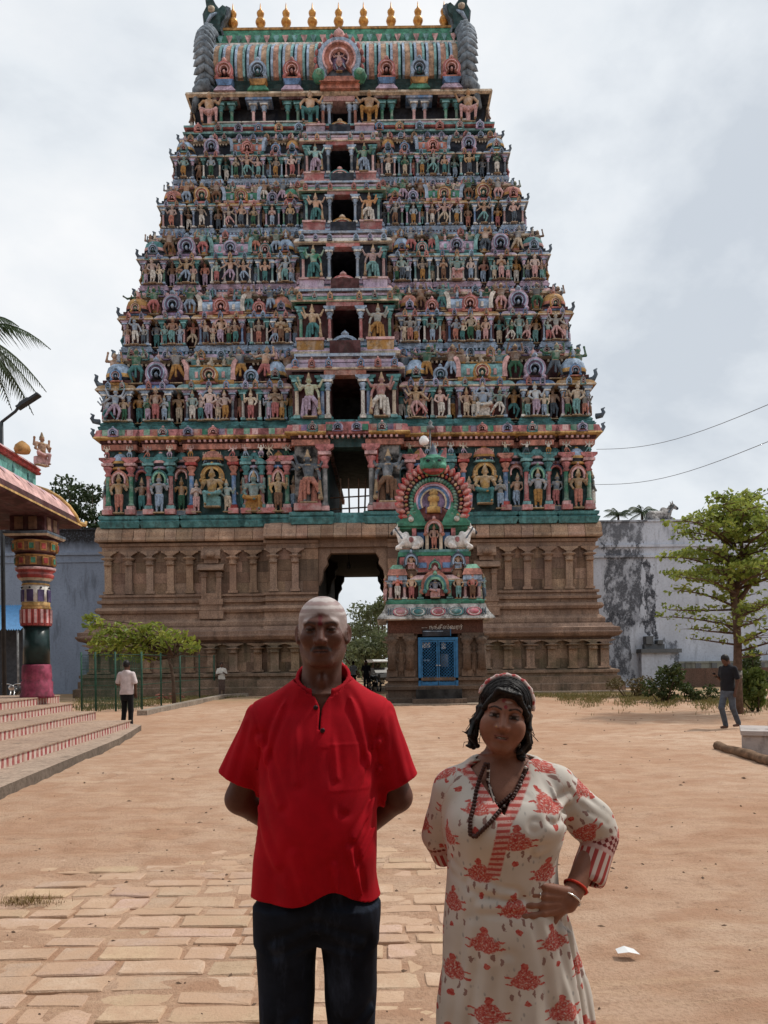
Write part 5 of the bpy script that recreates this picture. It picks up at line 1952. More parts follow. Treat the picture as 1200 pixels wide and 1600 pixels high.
# ------------------------------------------------------------------ small painted shrine in front of the gate
SY = 28.6
sc_ = at(681, 1000, SY)
SXC = sc_.x
shrine = empty('small_shrine', (SXC, SY, 0))
tag(shrine, 'small shrine with worn stone walls, blue grille door and gaudy painted roof before the gateway', 'shrine')
SPX = SY / F_PX


def sx(px, py=1000):
    return at(px, py, SY).x - SXC


def sz(py):
    return at(681, py, SY).z


def spart(b, name, parent=None):
    return b.build(name, parent or shrine)


WS = stone('shrine_stone', (0.12, 0.082, 0.06), (0.22, 0.155, 0.115), (0.075, 0.06, 0.05))
DP = 3.5
W0 = 1.78
b = MB()
b.sweep([(-W0, DP), (-W0, 0), (W0, 0), (W0, DP)], [(-0.3, 0), (0.10, 0), (0.10, 0.22), (0.02, 0.26), (0.02, 0.50), (0.12, 0.55), (0.14, 0.66), (0.02, 0.72), (-0.02, 0.84), (0.10, 0.88), (0.10, 0.98), (-0.06, 1.02), (-0.3, 1.02)], WS)
b.box(-W0 + 0.2, W0 - 0.2, 0.2, DP, 0, 1.0, WS)
spart(b, 'plinth')
dxl, dxr = sx(653), sx(715)
b = MB()
b.box(-W0 + 0.06, dxl - 0.02, 0.06, DP, 1.0, 3.15, WS)
b.box(dxr + 0.02, W0 - 0.06, 0.06, DP, 1.0, 3.15, WS)
b.box(dxl - 0.05, dxr + 0.05, 0.10, DP, sz(990), 3.14, WS)
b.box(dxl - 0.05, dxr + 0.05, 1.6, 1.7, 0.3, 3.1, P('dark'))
spart(b, 'wall')
redw = stone('red_limewash', (0.095, 0.042, 0.03), (0.14, 0.062, 0.045), (0.07, 0.04, 0.032), tint=False)
b = MB()
b.box(-W0 + 0.02, W0 - 0.02, -0.02, DP, 2.62, 3.16, redw)
b.box(-W0 - 0.02, dxl - 0.15, -0.06, 0.1, 2.52, 2.64, WS)
b.box(dxr + 0.15, W0 + 0.02, -0.06, 0.1, 2.52, 2.64, WS)
spart(b, 'beam')
for px_ in (612, 640, 729, 752):
    b = MB()
    xx = sx(px_)
    b.box(xx - 0.2, xx + 0.2, -0.06, 0.1, 1.03, 1.3, WS)
    b.lathe([(0.17, 0), (0.15, 0.5), (0.20, 0.62), (0.14, 0.72), (0.18, 0.8), (0.13, 0.9), (0.22, 1.02), (0.24, 1.12), (0.14, 1.2)], WS, 8, (xx, -0.02, 1.3), ph=PI / 8)
    b.box(xx - 0.26, xx + 0.26, -0.12, 0.1, 2.44, 2.53, WS)
    spart(b, 'pilaster')
RELIEF = FIG['stand'].copy()
RELIEF.materials.clear()
RELIEF.materials.append(WS)
for px_ in (626, 741):
    xx = sx(px_)
    o = inst('relief_figure', RELIEF, shrine, (xx, 0.05, 1.05), (1.05, 0.6, 1.2), color=(1.1, 1.05, 1.0))
# door: blue frame, two lattice leaves
bluep = simple('door_blue', (0.030, 0.14, 0.30), 0.45, var=0.3)
zd0, zd1 = sz(1077), sz(996)
b = MB()
b.box(dxl, dxl + 0.10, -0.10, 0.02, zd0, zd1, bluep)
b.box(dxr - 0.10, dxr, -0.10, 0.02, zd0, zd1, bluep)
b.box(dxl + 0.1, dxr - 0.1, -0.10, 0.02, zd1 - 0.11, zd1, bluep)
df = spart(b, 'door_frame')
dm = (dxl + dxr) / 2
for s in (-1, 1):
    b = MB()
    xa, xb = (dxl + 0.11, dm - 0.012) if s < 0 else (dm + 0.012, dxr - 0.11)
    for (a0, a1, c0, c1) in ((xa, xa + 0.05, zd0, zd1 - 0.12), (xb - 0.05, xb, zd0, zd1 - 0.12), (xa + .05, xb - .05, zd0, zd0 + 0.28), (xa + .05, xb - .05, zd1 - 0.18, zd1 - 0.12)):
        b.box(a0, a1, -0.075, -0.03, c0, c1, bluep)
    n = 9
    step = 0.115
    zl0, zl1 = zd0 + 0.28, zd1 - 0.18
    q = -2.5
    while q < 3.5:
        for sg in (-1, 1):
            pts = []
            for k in range(60):
                zz = zl0 + (zl1 - zl0) * k / 59
                xx = xa + 0.05 + q + sg * (zz - zl0)
                if xa + 0.05 <= xx <= xb - 0.05:
                    pts.append((xx, -0.05 - 0.006 * sg, zz))
            if len(pts) > 3:
                b.tube([pts[0], pts[-1]], 0.011, bluep, 4)
        q += step
    d = b.build('door_leaf', shrine)
    b = MB()
    b.lathe([(0.03, 0), (0.045, 0.03), (0.02, 0.05)], simple('padlock', (0.5, 0.5, 0.5), 0.4, 0.6), 8, (dm + s * 0.05, -0.1, (zd0 + zd1) / 2 - 0.1))
    b.build('handle', d)
# stickers behind the grille
for (a0, a1, c0, c1, col) in ((657, 672, 1004, 1012, 'white'), (690, 696, 1002, 1014, 'white'), (688, 700, 1022, 1042, 'stucco_grey'), (661, 672, 1030, 1033, 'lblue')):
    xa, xb, z0_, z1_ = sx(a0), sx(a1), sz(c1), sz(c0)
    b = MB()
    b.box(xa, xb, 0.02, 0.03, z0_, z1_, P(col))
    spart(b, 'notice')
# sign over the door with white lettering
b = MB()
b.box(sx(660), sx(703), -0.13, -0.03, sz(994), sz(984), P('navy'))
b.box(sx(661), sx(692), -0.14, -0.13, sz(987), sz(986), P('lblue'))
b.box(sx(703), sx(704.5), -0.10, -0.03, sz(994), sz(983), bluep)
spart(b, 'sign_board')
tx = bpy.data.curves.new('lettering', 'FONT')
tx.body = '\u2014 \u0BA8\u0BA8\u0BCD\u0BA4\u0BC0\u0BB8\u0BCD\u0BB5\u0BB0\u0BB0\u0BCD'
tx.size = 0.21
tx.extrude = 0.006
tmp = bpy.data.objects.new('lettering', tx)
link(tmp)
bpy.context.view_layer.update()
lme = bpy.data.meshes.new_from_object(tmp.evaluated_get(bpy.context.evaluated_depsgraph_get()))
bpy.data.objects.remove(tmp, do_unlink=True)
lme.materials.clear()
lme.materials.append(P('white'))
inst('lettering', lme, shrine, (sx(659), -0.035, sz(983)), rot=(PI / 2, 0, 0))
# steps before the door
b = MB()
b.box(dxl - 0.25, dxr + 0.25, -0.75, 0.02, 0, 0.22, WS)
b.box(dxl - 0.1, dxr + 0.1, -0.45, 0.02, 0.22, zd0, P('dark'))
spart(b, 'step')
# apron of pale concrete round the plinth
b = MB()
b.box(-W0 - 0.5, W0 + 0.5, -1.05, DP, -0.05, 0.05, stone('apron_concrete', (0.33, 0.26, 0.2), (0.42, 0.33, 0.25), (0.28, 0.22, 0.17), tint=False))
spart(b, 'apron')
# eave with painted oval medallions
EO = [(0.05, 3.14), (0.34, 3.12), (0.40, 3.17), (0.36, 3.24), (0.22, 3.40), (0.12, 3.58), (0.08, 3.72), (-0.3, 3.76)]
b = MB()
b.sweep([(-W0, DP), (-W0, 0), (W0, 0), (W0, DP)], EO, paint('eave_white', (0.46, 0.45, 0.43), 0.6))
ev = spart(b, 'eave')
oval = MB()
oval.lathe([(0.30, 0), (0.30, 0.03), (0.24, 0.03), (0.24, 0.02), (0.19, 0.02), (0.19, 0.035), (0, 0.04)], paint_object(), 18, ms=[paint_object(), paint_object(), P('white'), P('white'), paint_object(), paint_object()])
om = oval.mesh('medallion')
oval.fix(om)
for k, (px_, c_) in enumerate(((626, 'pink'), (654, 'teal'), (684, 'pink'), (712, 'teal'), (740, 'pink'))):
    inst('medallion', om, ev, (sx(px_), -0.27, 3.42), (0.95, 0.62, 1), color=PAL[c_] if c_ == 'teal' else (0.46, 0.13, 0.17), rot=(R(62), 0, 0))
for px_ in (611, 640, 668, 698, 726, 754):
    b = MB()
    for dx_ in (-0.09, 0, 0.09):
        b.box(sx(px_) + dx_ - 0.02, sx(px_) + dx_ + 0.02, -0.29, -0.2, 3.3, 3.56, P('slate'), rot=Matrix.Rotation(R(-28), 3, 'X'))
    b.build('painted_stripe', ev)
# first roof storey
z2 = 3.74
b = MB()
b.sweep([(-1.7, DP - 0.1), (-1.7, 0.1), (1.7, 0.1), (1.7, DP - 0.1)], [(-0.4, z2), (0.12, z2), (0.14, z2 + 0.1), (0.0, z2 + 0.18), (-0.4, z2 + 0.2)], P('green'))
b.box(-1.35, 1.35, 0.5, DP - 0.5, z2, sz(862), P('navy'))
b.box(-1.65, 1.65, 0.35, DP - 0.3, z2 + 0.18, sz(893), P('maroon'))
tb = spart(b, 'roof_storey')
for s in (-1, 1):
    xk = s * 1.40
    b = MB()
    b.taper(xk, 0.32, 0.36, 0.3, 0.34, 0.28, sz(906), sz(898), P('lblue'))
    b.taper(xk, 0.32, 0.38, 0.34, 0.30, 0.26, sz(898), sz(888), P('salmon'))
    b.taper(xk, 0.34, 0.30, 0.26, 0.16, 0.16, sz(888), sz(881), P('lgreen'))
    b.build('pavilion_roof', tb)
    for dx_ in (-0.26, 0.26):
        inst('pillar', PILLAR[2], tb, (xk + dx_, 0.22, z2 + 0.2), (1.0, 1.0, sz(906) - z2 - 0.2), color=PAL['lpink'])
    figure('pray' if s < 0 else 'stand', tb, xk, 0.08, z2 + 0.17, 1.02, skin=(0.50, 0.17, 0.14))
    xs = s * 0.88
    figure('stand', tb, xs, 0.12, z2 + 0.17, 1.0, skin=(0.46, 0.28, 0.15))
    b = MB()
    b.lathe([(0.20, 0), (0.25, 0.06), (0.22, 0.12), (0.25, 0.22), (0.16, 0.34), (0.11, 0.38), (0.14, 0.5), (0.12, 0.66), (0.0, 0.78)], P('brown'), 10, (xs, 0.32, sz(902)), ms=[P('brown')] * 4 + [P('ochre')] * 4)
    b.build('pot_finial', tb)
    # flank figures at the outline
    figure('bend', tb, s * 1.84, 0.3, z2 + 0.1, 1.0, rz=s * PI / 2, skin=PAL['salmon'] if s < 0 else PAL['lteal'])
    figure('bend', tb, s * 1.84, 1.2, z2 + 0.1, 1.0, rz=s * PI / 2, skin=PAL['ochre'])
    inst('pillar', PILLAR[1], tb, (s * 0.55, 0.2, z2 + 0.2), (1.2, 1.2, sz(903) - z2 - 0.2), color=PAL['green'])
    b = MB()
    b.box(*sorted((s * 0.36, s * 0.20)), 0.12, 0.3, z2 + 0.3, sz(916), P('pink'))
    b.build('pier', tb)
eave(tb, -0.78, 0.78, 0.2, sz(906), 0.2, 0.16, 'lpink', deep=0.5)
inst('niche_arch', ARCH[1], tb, (0, 0.06, sz(917)), (0.42, 0.6, 0.40))
inst('niche_arch', ARCH[0], tb, (0, 0.10, sz(915)), (0.52, 0.4, 0.50))
figure('sit', tb, 0, 0.02, z2 + 0.2, 0.86, skin=(0.10, 0.13, 0.2))
# second roof storey: pink and blue mouldings with dormer arches
b = MB()
zA, zB, zC = sz(893), sz(880), sz(865)
b.box(-1.34, 1.34, 0.28, DP - 0.4, zA, zA + 0.10, P('white'))
b.box(-1.30, 1.30, 0.30, DP - 0.4, zA + 0.10, zB, P('lpink'))
b.box(-0.62, 0.62, 0.22, 0.5, zA + 0.02, zC - 0.04, P('pink'))
for s in (-1, 1):
    b.box(*sorted((s * 0.30, s * 0.62)), 0.16, 0.3, zA + 0.16, zB + 0.05, P('blue'))
    b.box(*sorted((s * 1.30, s * 0.95)), 0.20, 0.5, zB - 0.02, zC - 0.1, P('pink'))
b.box(-1.24, 1.24, 0.34, DP - 0.5, zB, zC, P('navy'))
b.box(-1.36, 1.36, 0.22, DP - 0.4, zC - 0.06, zC + 0.10, P('green'))
b.box(-1.30, 1.30, 0.28, DP - 0.4, zC + 0.10, zC + 0.2, P('lteal'))
t2 = spart(b, 'roof_storey')
inst('niche_arch', ARCH[1], t2, (0, 0.16, zA + 0.2), (0.22, 0.5, 0.2))
for s in (-1, 1):
    inst('niche_arch', ARCH[4], t2, (s * 0.88, 0.2, zB + 0.05), (0.28, 0.6, 0.32))
    figure('sit', t2, s * 0.88, 0.14, zA + 0.1, 0.62, skin=(0.48, 0.30, 0.20))
# bulls, niche figure
zB2 = zC + 0.2
for s in (-1, 1):
    o = inst('bull', BULL, t2, (s * 0.90, 0.34, zB2), (0.70 if s < 0 else -0.70, 0.70, 0.86))
b = MB()
zD = sz(822)
b.box(-0.80, 0.80, 0.55, DP - 0.7, zB2, zD, P('navy'))
for s in (-1, 1):
    b.box(*sorted((s * 0.82, s * 0.66)), 0.42, 0.6, zB2, zD, P('pink'))
    b.box(*sorted((s * 0.32, s * 0.20)), 0.36, 0.6, zB2, zD, P('cream'))
    b.box(*sorted((s * 0.62, s * 0.36)), 0.50, 0.6, zB2 + 0.3, zD - 0.15, P('blue'))
t3 = spart(b, 'drum')
figure('stand', t3, 0, 0.30, zB2, 0.95, skin=(0.50, 0.27, 0.2))
inst('niche_arch', ARCH[0], t3, (0, 0.34, zB2 + 0.72), (0.36, 0.6, 0.36))
# dome front: flaming horseshoe arch with beast face
zE = sz(815)
b = MB()
b.taper(0, 1.4, 1.30, 0.95, 1.22, 0.92, zD - 0.02, zD + 0.26, P('green'))
for s in (-1, 1):
    pr_ = [(0.30, 0.0), (1.36, 0.0), (1.40, 0.12), (1.22, 0.24), (1.05, 0.34), (0.84, 0.62), (0.70, 0.9), (0.55, 0.62), (0.34, 0.2)]
    b.prism([(s * a_, zD + 0.08 + z_) for a_, z_ in pr_], 0.30, 0.6, P('green'))
    b.lathe([(0.10, 0), (0.11, 0.03), (0.0, 0.06)], P('white'), 10, (0, 0, 0))
    for i_ in range(len(b.v) - 30, len(b.v)):
        x_, y_, z_ = b.v[i_]
        b.v[i_] = (s * 0.86 + x_, 0.29 - z_, zD + 0.32 + y_)
spart(b, 'dome_foot')
cz_ = sz(781)
b = MB()
b.lathe([(1.0, 0), (1.04, 0.3), (0.96, 0.8), (0.72, 1.25), (0.36, 1.5), (0.0, 1.6)], P('pink'), 18, (0, 1.5, zD + 0.26))
dome = spart(b, 'dome')
b = MB()
for r0_, r1_, dpt, c_ in ((0.20, 0.44, 0.02, 'purple'), (0.44, 0.50, 0.10, 'cream'), (0.50, 0.60, 0.08, 'blue'), (0.60, 0.66, 0.13, 'lilac'), (0.66, 0.74, 0.10, 'pink'), (0.74, 0.94, 0.06, 'dteal'), (0.94, 1.16, 0.02, 'maroon')):
    ring_arch(b, r0_, r1_, -0.55, dpt - 0.42, P(c_), -28, 208, 24)
b.box(-0.30, 0.30, 0.36, 0.6, cz_ - 0.42, cz_, P('purple'))
for i_ in range(len(b.v) - 8):
    x_, y_, z_ = b.v[i_]
    b.v[i_] = (x_, y_, z_ + cz_)
ga = spart(b, 'great_arch')
b = MB()
b.lathe([(0.26, 0), (0.26, 0.20), (0.16, 0.24), (0.15, 0.42), (0.22, 0.48), (0.22, 0.6), (0.12, 0.66), (0.18, 0.72), (0.14, 0.84), (0.0, 0.9)], P('gold'), 12, (0, 0.34, cz_ - 0.42))
b.build('emblem', ga)
lm_ = MB()
lm_.lathe([(0.0, -0.02), (0.075, 0.05), (0.085, 0.14), (0.05, 0.24), (0.0, 0.30)], paint_object(), 7)
LEAF_S = lm_.mesh('flame')
lm_.fix(LEAF_S)
for k in range(30):
    a = -30 + 240 * k / 29
    ca, sa = math.cos(R(a)), math.sin(R(a))
    inst('leaf', LEAF_S, ga, (ca * 0.76, 0.34, cz_ + sa * 0.76), (0.8, 0.9, 0.62), rot=(0, R(90 - a) + 0.35, 0), color=PAL['green'])
    inst('bead', LEAF_S, ga, (ca * 0.98, 0.33, cz_ + sa * 0.98), (0.7, 0.8, 0.5), rot=(0, R(90 - a) - 0.3, 0), color=PAL['red'] if k % 2 else PAL['gold'])
for k in range(23):
    a = -30 + 240 * k / 22
    if 76 < a < 104:
        continue
    ca, sa = math.cos(R(a)), math.sin(R(a))
    for t_, (cl_, sc2) in enumerate((((0.45, 0.055, 0.05), 1.5), ((0.55, 0.21, 0.18), 0.8))):
        inst('flame', LEAF_S, ga, (ca * 1.14, 0.40 - 0.10 * t_, cz_ + sa * 1.14), (sc2 * 1.05, sc2, 1.25 * (1 - 0.35 * t_)), rot=(0, R(90 - a) * 0.55 + (0.25 if a < 90 else -0.25), 0), color=cl_)


def beast_face():
    def g(p):
        d = ell(p, (0, 0, 0.36), (0.36, 0.26, 0.40))
        d = smin(d, ell(p, (0, -0.22, 0.30), (0.07, 0.14, 0.16)), 0.05)
        for s in (-1, 1):
            d = smin(d, ell(p, (s * 0.20, -0.16, 0.26), (0.15, 0.13, 0.13)), 0.05)
            d = smin(d, ell(p, (s * 0.16, -0.20, 0.56), (0.14, 0.07, 0.05)), 0.04)
            d = smin(d, ell(p, (s * 0.15, -0.22, 0.46), (0.075, 0.075, 0.065)), 0.015)
            d = smin(d, cap(p, (s * 0.26, 0, 0.60), (s * 0.34, 0, 0.98), 0.10, 0.03), 0.05)
        d = smin(d, ell(p, (0, -0.18, 0.08), (0.26, 0.12, 0.08)), 0.04)
        d = smin(d, cap(p, (0, 0, 0.70), (0, 0, 1.16), 0.14, 0.02), 0.05)
        return d
    v, f = field_mesh(g, (-0.55, -0.5, -0.1), (0.55, 0.4, 1.25), 0.028)
    c = v[f].mean(1)
    mi = np.zeros(len(f), int)
    ax = np.abs(c[:, 0])
    mi[(c[:, 2] < 0.17) & (c[:, 1] < -0.08)] = 1
    mi[(np.hypot(ax - 0.15, c[:, 2] - 0.46) < 0.055) & (c[:, 1] < -0.2)] = 2
    mi[(c[:, 2] > 0.72) & (ax < 0.15)] = 3
    mi[(c[:, 2] > 0.62) & (ax > 0.2)] = 4
    return np_mesh('beast_face', v, f, [P('green'), P('red'), P('navy'), P('slate'), P('pink')], mi)


inst('beast_face', beast_face(), ga, (0, 0.30, sz(739)), (1.40, 1.2, 1.02))
# lamp on a thin mast beside the crest
lamp = empty('flood_lamp', (at(672, 690, 30.6).x, 30.6, 0))
tag(lamp, 'white round lamp on a thin mast rising behind the shrine roof', 'lamp')
b = MB()
zt_ = at(672, 668, 30.6).z
b.tube([(0, 0, 0), (0, 0, zt_)], 0.035, P('stucco_grey'), 8)
b.build('mast', lamp)
b = MB()
b.lathe([(0.05, 0), (0.16, 0.05), (0.20, 0.2), (0.12, 0.34), (0.0, 0.40)], paint('lampwhite', (0.8, 0.8, 0.8), 0.1), 12, (-0.25, -0.1, at(663, 697, 30.6).z))
b.tube([(0, 0, at(663, 695, 30.6).z), (-0.25, -0.1, at(663, 697, 30.6).z)], 0.03, P('stucco_grey'), 6)
b.build('lamp_head', lamp)
b = MB()
b.lathe([(0.04, 0), (0.16, 0.04), (0.16, 0.12), (0.06, 0.2), (0.09, 0.3), (0, 0.4)], P('stucco_grey'), 10, (0.02, 0, zt_ - 0.1))
b.build('cap', lamp)
# ------------------------------------------------------------------ pillared hall on the left
HX, HY_ = -8.6, 18.6
hall = empty('pillared_hall', (HX, HY_, 0))
tag(hall, 'open pillared hall with pink curved eave, turquoise parapet and red striped steps at left', 'hall')


def hpart(b, name, parent=None):
    o = b.build(name, parent or hall)
    if parent is None:
        o.location = (-HX, -HY_, 0)
    return o


conc = stone('hall_concrete', (0.42, 0.31, 0.24), (0.52, 0.40, 0.31), (0.36, 0.27, 0.21), tint=False)
tread = stone('hall_tread', (0.42, 0.29, 0.21), (0.52, 0.38, 0.29), (0.37, 0.26, 0.2), tint=False)
kerbm = stone('kerb_concrete', (0.17, 0.135, 0.105), (0.25, 0.20, 0.16), (0.12, 0.10, 0.085), tint=False)


def stripes():
    t = NT('red_white_stripes')
    oc = t.tc('Object')
    y = t.sep(oc)[1]
    wob = t.noise(t.world(), 3.0, 3)
    ph = t.math('ADD', t.math('MULTIPLY', y, 5.4), t.math('MULTIPLY', wob, 0.45))
    f = t.math('FRACT', ph)
    band = t.ramp(f, [(0.46, 0.0), (0.54, 1.0)])
    wear = t.ramp(t.noise(t.world(), 5.0, 5, 0.65), [(0.42, 0.0), (0.58, 0.65)])
    col = t.mix(band, (0.32, 0.055, 0.06), (0.60, 0.50, 0.44))
    col = t.mix(wear, col, (0.48, 0.34, 0.27))
    t.color(col)
    t.rough(0.85)
    return t.m


STR = stripes()
# steps climb away from the courtyard: each is (x of its front edge at Y=18, top height, far end Y)
def fx(x0, Y):
    return x0 - 0.075 * (Y - 18.0)


STEPS = [(-5.90, 0.30, 17.75), (-6.95, 0.47, 18.6), (-7.75, 0.64, 19.3), (-8.35, 0.82, 20.1)]
NEAR = 4.0
# base apron with its rough kerb
b = MB()
pl = [(fx(-5.25, NEAR) + 0.25, NEAR), (fx(-5.25, 10), 10.0), (fx(-5.42, 15), 15.0), (-5.80, 18.3), (-6.3, 18.9), (-12, 19.4), (-12, NEAR)]
b.prism(pl, -0.05, 0.14, conc, axis='z', side=kerbm)
hpart(b, 'apron')
zprev = 0.14
for k, (x0, zt_, yend) in enumerate(STEPS):
    b = MB()
    pl = [(fx(x0, NEAR), NEAR), (fx(x0, yend), yend), (-13, yend + 0.2), (-13, NEAR)]
    b.prism(pl, zprev - 0.03, zt_ - 0.02, STR, axis='z')
    pt = [(fx(x0, NEAR) + 0.02, NEAR), (fx(x0, yend) + 0.02, yend + 0.02), (-13, yend + 0.22), (-13, NEAR)]
    b.prism(pt, zt_ - 0.02, zt_, tread, axis='z')
    hpart(b, 'step' if k < 3 else 'platform')
    zprev = zt_

# column: lotus capital, painted bands, dark shaft, magenta base
CP = at(58, 1090, 18.9)
CXW, CYW = CP.x, 18.9
mag = paint('magenta', (0.27, 0.04, 0.085), 0.4)
shaft = simple('column_dark', (0.014, 0.030, 0.030), 0.28, var=0.5, scale=2.5)
K = CYW / F_PX
zc = lambda py: at(58, py, CYW).z


def column(x, y, full=True):
    c = empty('column', (x - HX, y - HY_, 0), 0, hall)
    b = MB()
    b.lathe([(0.395, 0.80), (0.395, 0.87), (0.365, 0.92), (0.37, 1.18), (0.335, 1.23), (0.35, 1.28), (0.335, 1.58), (0.315, 1.62)], mag, 20)
    b.build('column_base', c)
    b = MB()
    b.lathe([(0.31, 1.60), (0.30, zc(978))], shaft, 24)
    b.build('shaft', c)
    b = MB()
    # skirt of red petals
    z_a, z_b = zc(978), zc(953)
    for k in range(16):
        a = 2 * PI * k / 16
        for w_, r_, m_, zz in ((0.062, 0.335, P('red'), z_a), (0.030, 0.35, P('lpink'), z_a + 0.06)):
            b.box(-w_, w_, -r_ - 0.02, -r_ + 0.03, zz, z_b, m_, rot=Matrix.Rotation(a, 3, 'Z'), c=(0, 0, (zz + z_b) / 2))
    b.lathe([(0.33, z_a - 0.02), (0.335, z_a + 0.02), (0.33, z_b)], P('maroon'), 20)
    b.build('petal_skirt', c)
    b = MB()
    z_c = zc(942)
    b.lathe([(0.34, z_b), (0.345, z_b + 0.05), (0.32, z_b + 0.1), (0.33, z_c)], P('ochre'), 20, ms=[P('gold'), P('ochre'), P('gold')])
    z_d = zc(915)
    b.lathe([(0.315, z_c), (0.31, z_d)], P('white'), 20)
    for k in range(8):
        a = 2 * PI * k / 8
        b.box(-0.075, 0.075, -0.335, -0.30, z_c + 0.02, z_d - 0.12, paint('motif_purple', (0.07, 0.05, 0.14)), rot=Matrix.Rotation(a, 3, 'Z'), c=(0, 0, (z_c + z_d) / 2))
        b.lathe([(0.0, -0.03), (0.035, 0), (0, 0.03)], P('navy'), 6, (math.sin(a) * 0.33, -math.cos(a) * 0.33, z_d - 0.07))
    b.build('painted_band', c)
    b = MB()
    z0 = z_d
    b.lathe([(0.33, z0), (0.30, z0 + 0.04), (0.32, z0 + 0.10), (0.40, z0 + 0.16), (0.43, z0 + 0.24), (0.38, z0 + 0.30), (0.46, z0 + 0.36), (0.47, z0 + 0.42)], P('pink'), 20, ms=[P('gold'), P('slate'), P('cream'), P('red'), P('pink'), P('red'), P('lpink')])
    b.build('neck', c)
    b = MB()
    z1 = z0 + 0.42
    for zz, r_, n in ((z1, 0.42, 10), (z1 + 0.34, 0.48, 12)):
        b.lathe([(r_ - 0.03, zz), (r_, zz + 0.04), (r_ + 0.01, zz + 0.26), (r_ + 0.05, zz + 0.30), (r_, zz + 0.34)], P('cream'), 20, ms=[P('maroon'), P('brown'), P('ochre'), P('maroon')])  # darker palette: the roof's shade is put into the capital's paint
        for k in range(n):
            a = 2 * PI * (k + 0.5) / n
            b.box(-0.075, 0.075, -r_ - 0.04, -r_ + 0.05, zz + 0.06, zz + 0.25, P('ochre'), rot=Matrix.Rotation(a, 3, 'Z'), c=(0, 0, zz))
            b.box(-0.05, 0.05, -r_ - 0.055, -r_ - 0.03, zz + 0.09, zz + 0.22, P('red' if k % 2 else 'green'), rot=Matrix.Rotation(a, 3, 'Z'), c=(0, 0, zz))
    z2 = z1 + 0.68
    b.lathe([(0.52, z2), (0.70, z2 + 0.05), (0.76, z2 + 0.10), (0.76, z2 + 0.16), (0.5, z2 + 0.2)], P('slate'), 4, sq=0, ph=PI / 4, smooth=False, ms=[P('maroon'), P('cream'), P('slate'), P('slate')])
    b.build('capital', c)
    b = MB()
    b.box(-0.42, 0.42, -0.42, 0.42, z2 + 0.18, z2 + 0.56, P('maroon'))  # bracket colours darkened too, carrying the shade under the roof
    for q in (-0.2, 0.14):
        b.box(q - 0.1, q + 0.1, -0.44, -0.40, z2 + 0.22, z2 + 0.52, P('brown'))
        b.box(0.40, 0.44, q - 0.1, q + 0.1, z2 + 0.22, z2 + 0.52, P('brown'))
    b.build('bracket', c)
    return c, z2


c0, zcap = column(CXW, CYW)
column(CXW + 0.32, CYW - 4.6)
column(CXW - 4.2, CYW)
# roof: beam, curved pink eave with gilt edge, turquoise parapet, red coping
ZE = 5.28
RX, RY = -8.05, 20.45              # outer corner of the eave
pinkr = paint('roof_pink', (0.60, 0.37, 0.345), 0.22)
b = MB()
b.box(-16, CXW + 0.20, CYW - 14.5, CYW + 0.20, zcap + 0.54, zcap + 0.86, P('maroon'))
hpart(b, 'roof_beam')
path = [(RX + 0.9 * 0.075 * 0 + 0.0, 4.4), (RX, RY), (-17, RY)]
path = path[::-1]
path = [(-17.0, RY), (RX, RY), (RX + 0.6, 4.4)]


def off_path(d):
    return [(-17.0, RY - d), (RX - d, RY - d), (RX + 0.6 - d, 4.4)]


def ribbon(prof, mats, name, parent=None):
    b = MB()
    for k in range(len(prof) - 1):
        (d0, z0), (d1, z1) = prof[k], prof[k + 1]
        A, B = off_path(d0), off_path(d1)
        for i in range(2):
            b.add([(*A[i], z0), (*A[i + 1], z0), (*B[i + 1], z1), (*B[i], z1)], [(0, 1, 2, 3)], mats[k])
    return hpart(b, name, parent)


eprof = [(0.30, ZE - 0.10), (0.0, ZE - 0.06), (-0.05, ZE), (-0.04, ZE + 0.05), (0.02, ZE + 0.07), (0.08, ZE + 0.24), (0.20, ZE + 0.46), (0.38, ZE + 0.66), (0.60, ZE + 0.80), (0.80, ZE + 0.85)]
ev = ribbon(eprof, [P('maroon'), P('maroon'), P('gold'), P('gold'), P('maroon')] + [pinkr] * 4, 'eave')
ribbon([(1.1, 5.85), (0.9, 5.3), (0.30, ZE - 0.1)], [P('maroon'), P('maroon')], 'eave_soffit')
# gilt hip at the corner
b = MB()
hp = [(RX - d, RY - d, z + 0.03) for d, z in eprof[3:]]
b.tube([(RX + 0.12, RY + 0.12, ZE + 0.16), (RX + 0.1, RY + 0.1, ZE + 0.06)] + hp, [0.03, 0.06] + [0.055] * len(hp), P('gold'), 6)
hpart(b, 'hip_moulding')
# little feather marks on the eave
for k in range(16):
    yy_ = RY - 1.0 - k * 0.72
    b = MB()
    xx_ = RX + 0.6 * (RY - yy_) / (RY - 4.4)
    b.add([(xx_ - 0.27, yy_ - 0.10, ZE + 0.58), (xx_ - 0.27, yy_ + 0.06, ZE + 0.58), (xx_ - 0.17, yy_ - 0.02, ZE + 0.48), (xx_ - 0.35, yy_ - 0.02, ZE + 0.66)], [(0, 2, 1, 3)], P('lilac'))
    hpart(b, 'feather_mark')
turq = paint('turquoise', (0.16, 0.44, 0.40), 0.3)
ribbon([(0.80, ZE + 0.84), (0.80, ZE + 1.21)], [turq], 'parapet')
ribbon([(0.84, ZE + 1.20), (0.72, ZE + 1.20), (0.70, ZE + 1.26), (0.74, ZE + 1.28), (0.70, ZE + 1.34), (0.74, ZE + 1.40), (1.2, ZE + 1.40)], [P('red'), P('red'), P('lpink'), P('red'), P('lpink'), P('lpink')], 'coping')
b = MB()
b.box(-17, RX - 0.9, 4.4, RY - 0.9, ZE + 0.6, ZE + 1.35, P('brown'))
hpart(b, 'roof_slab')
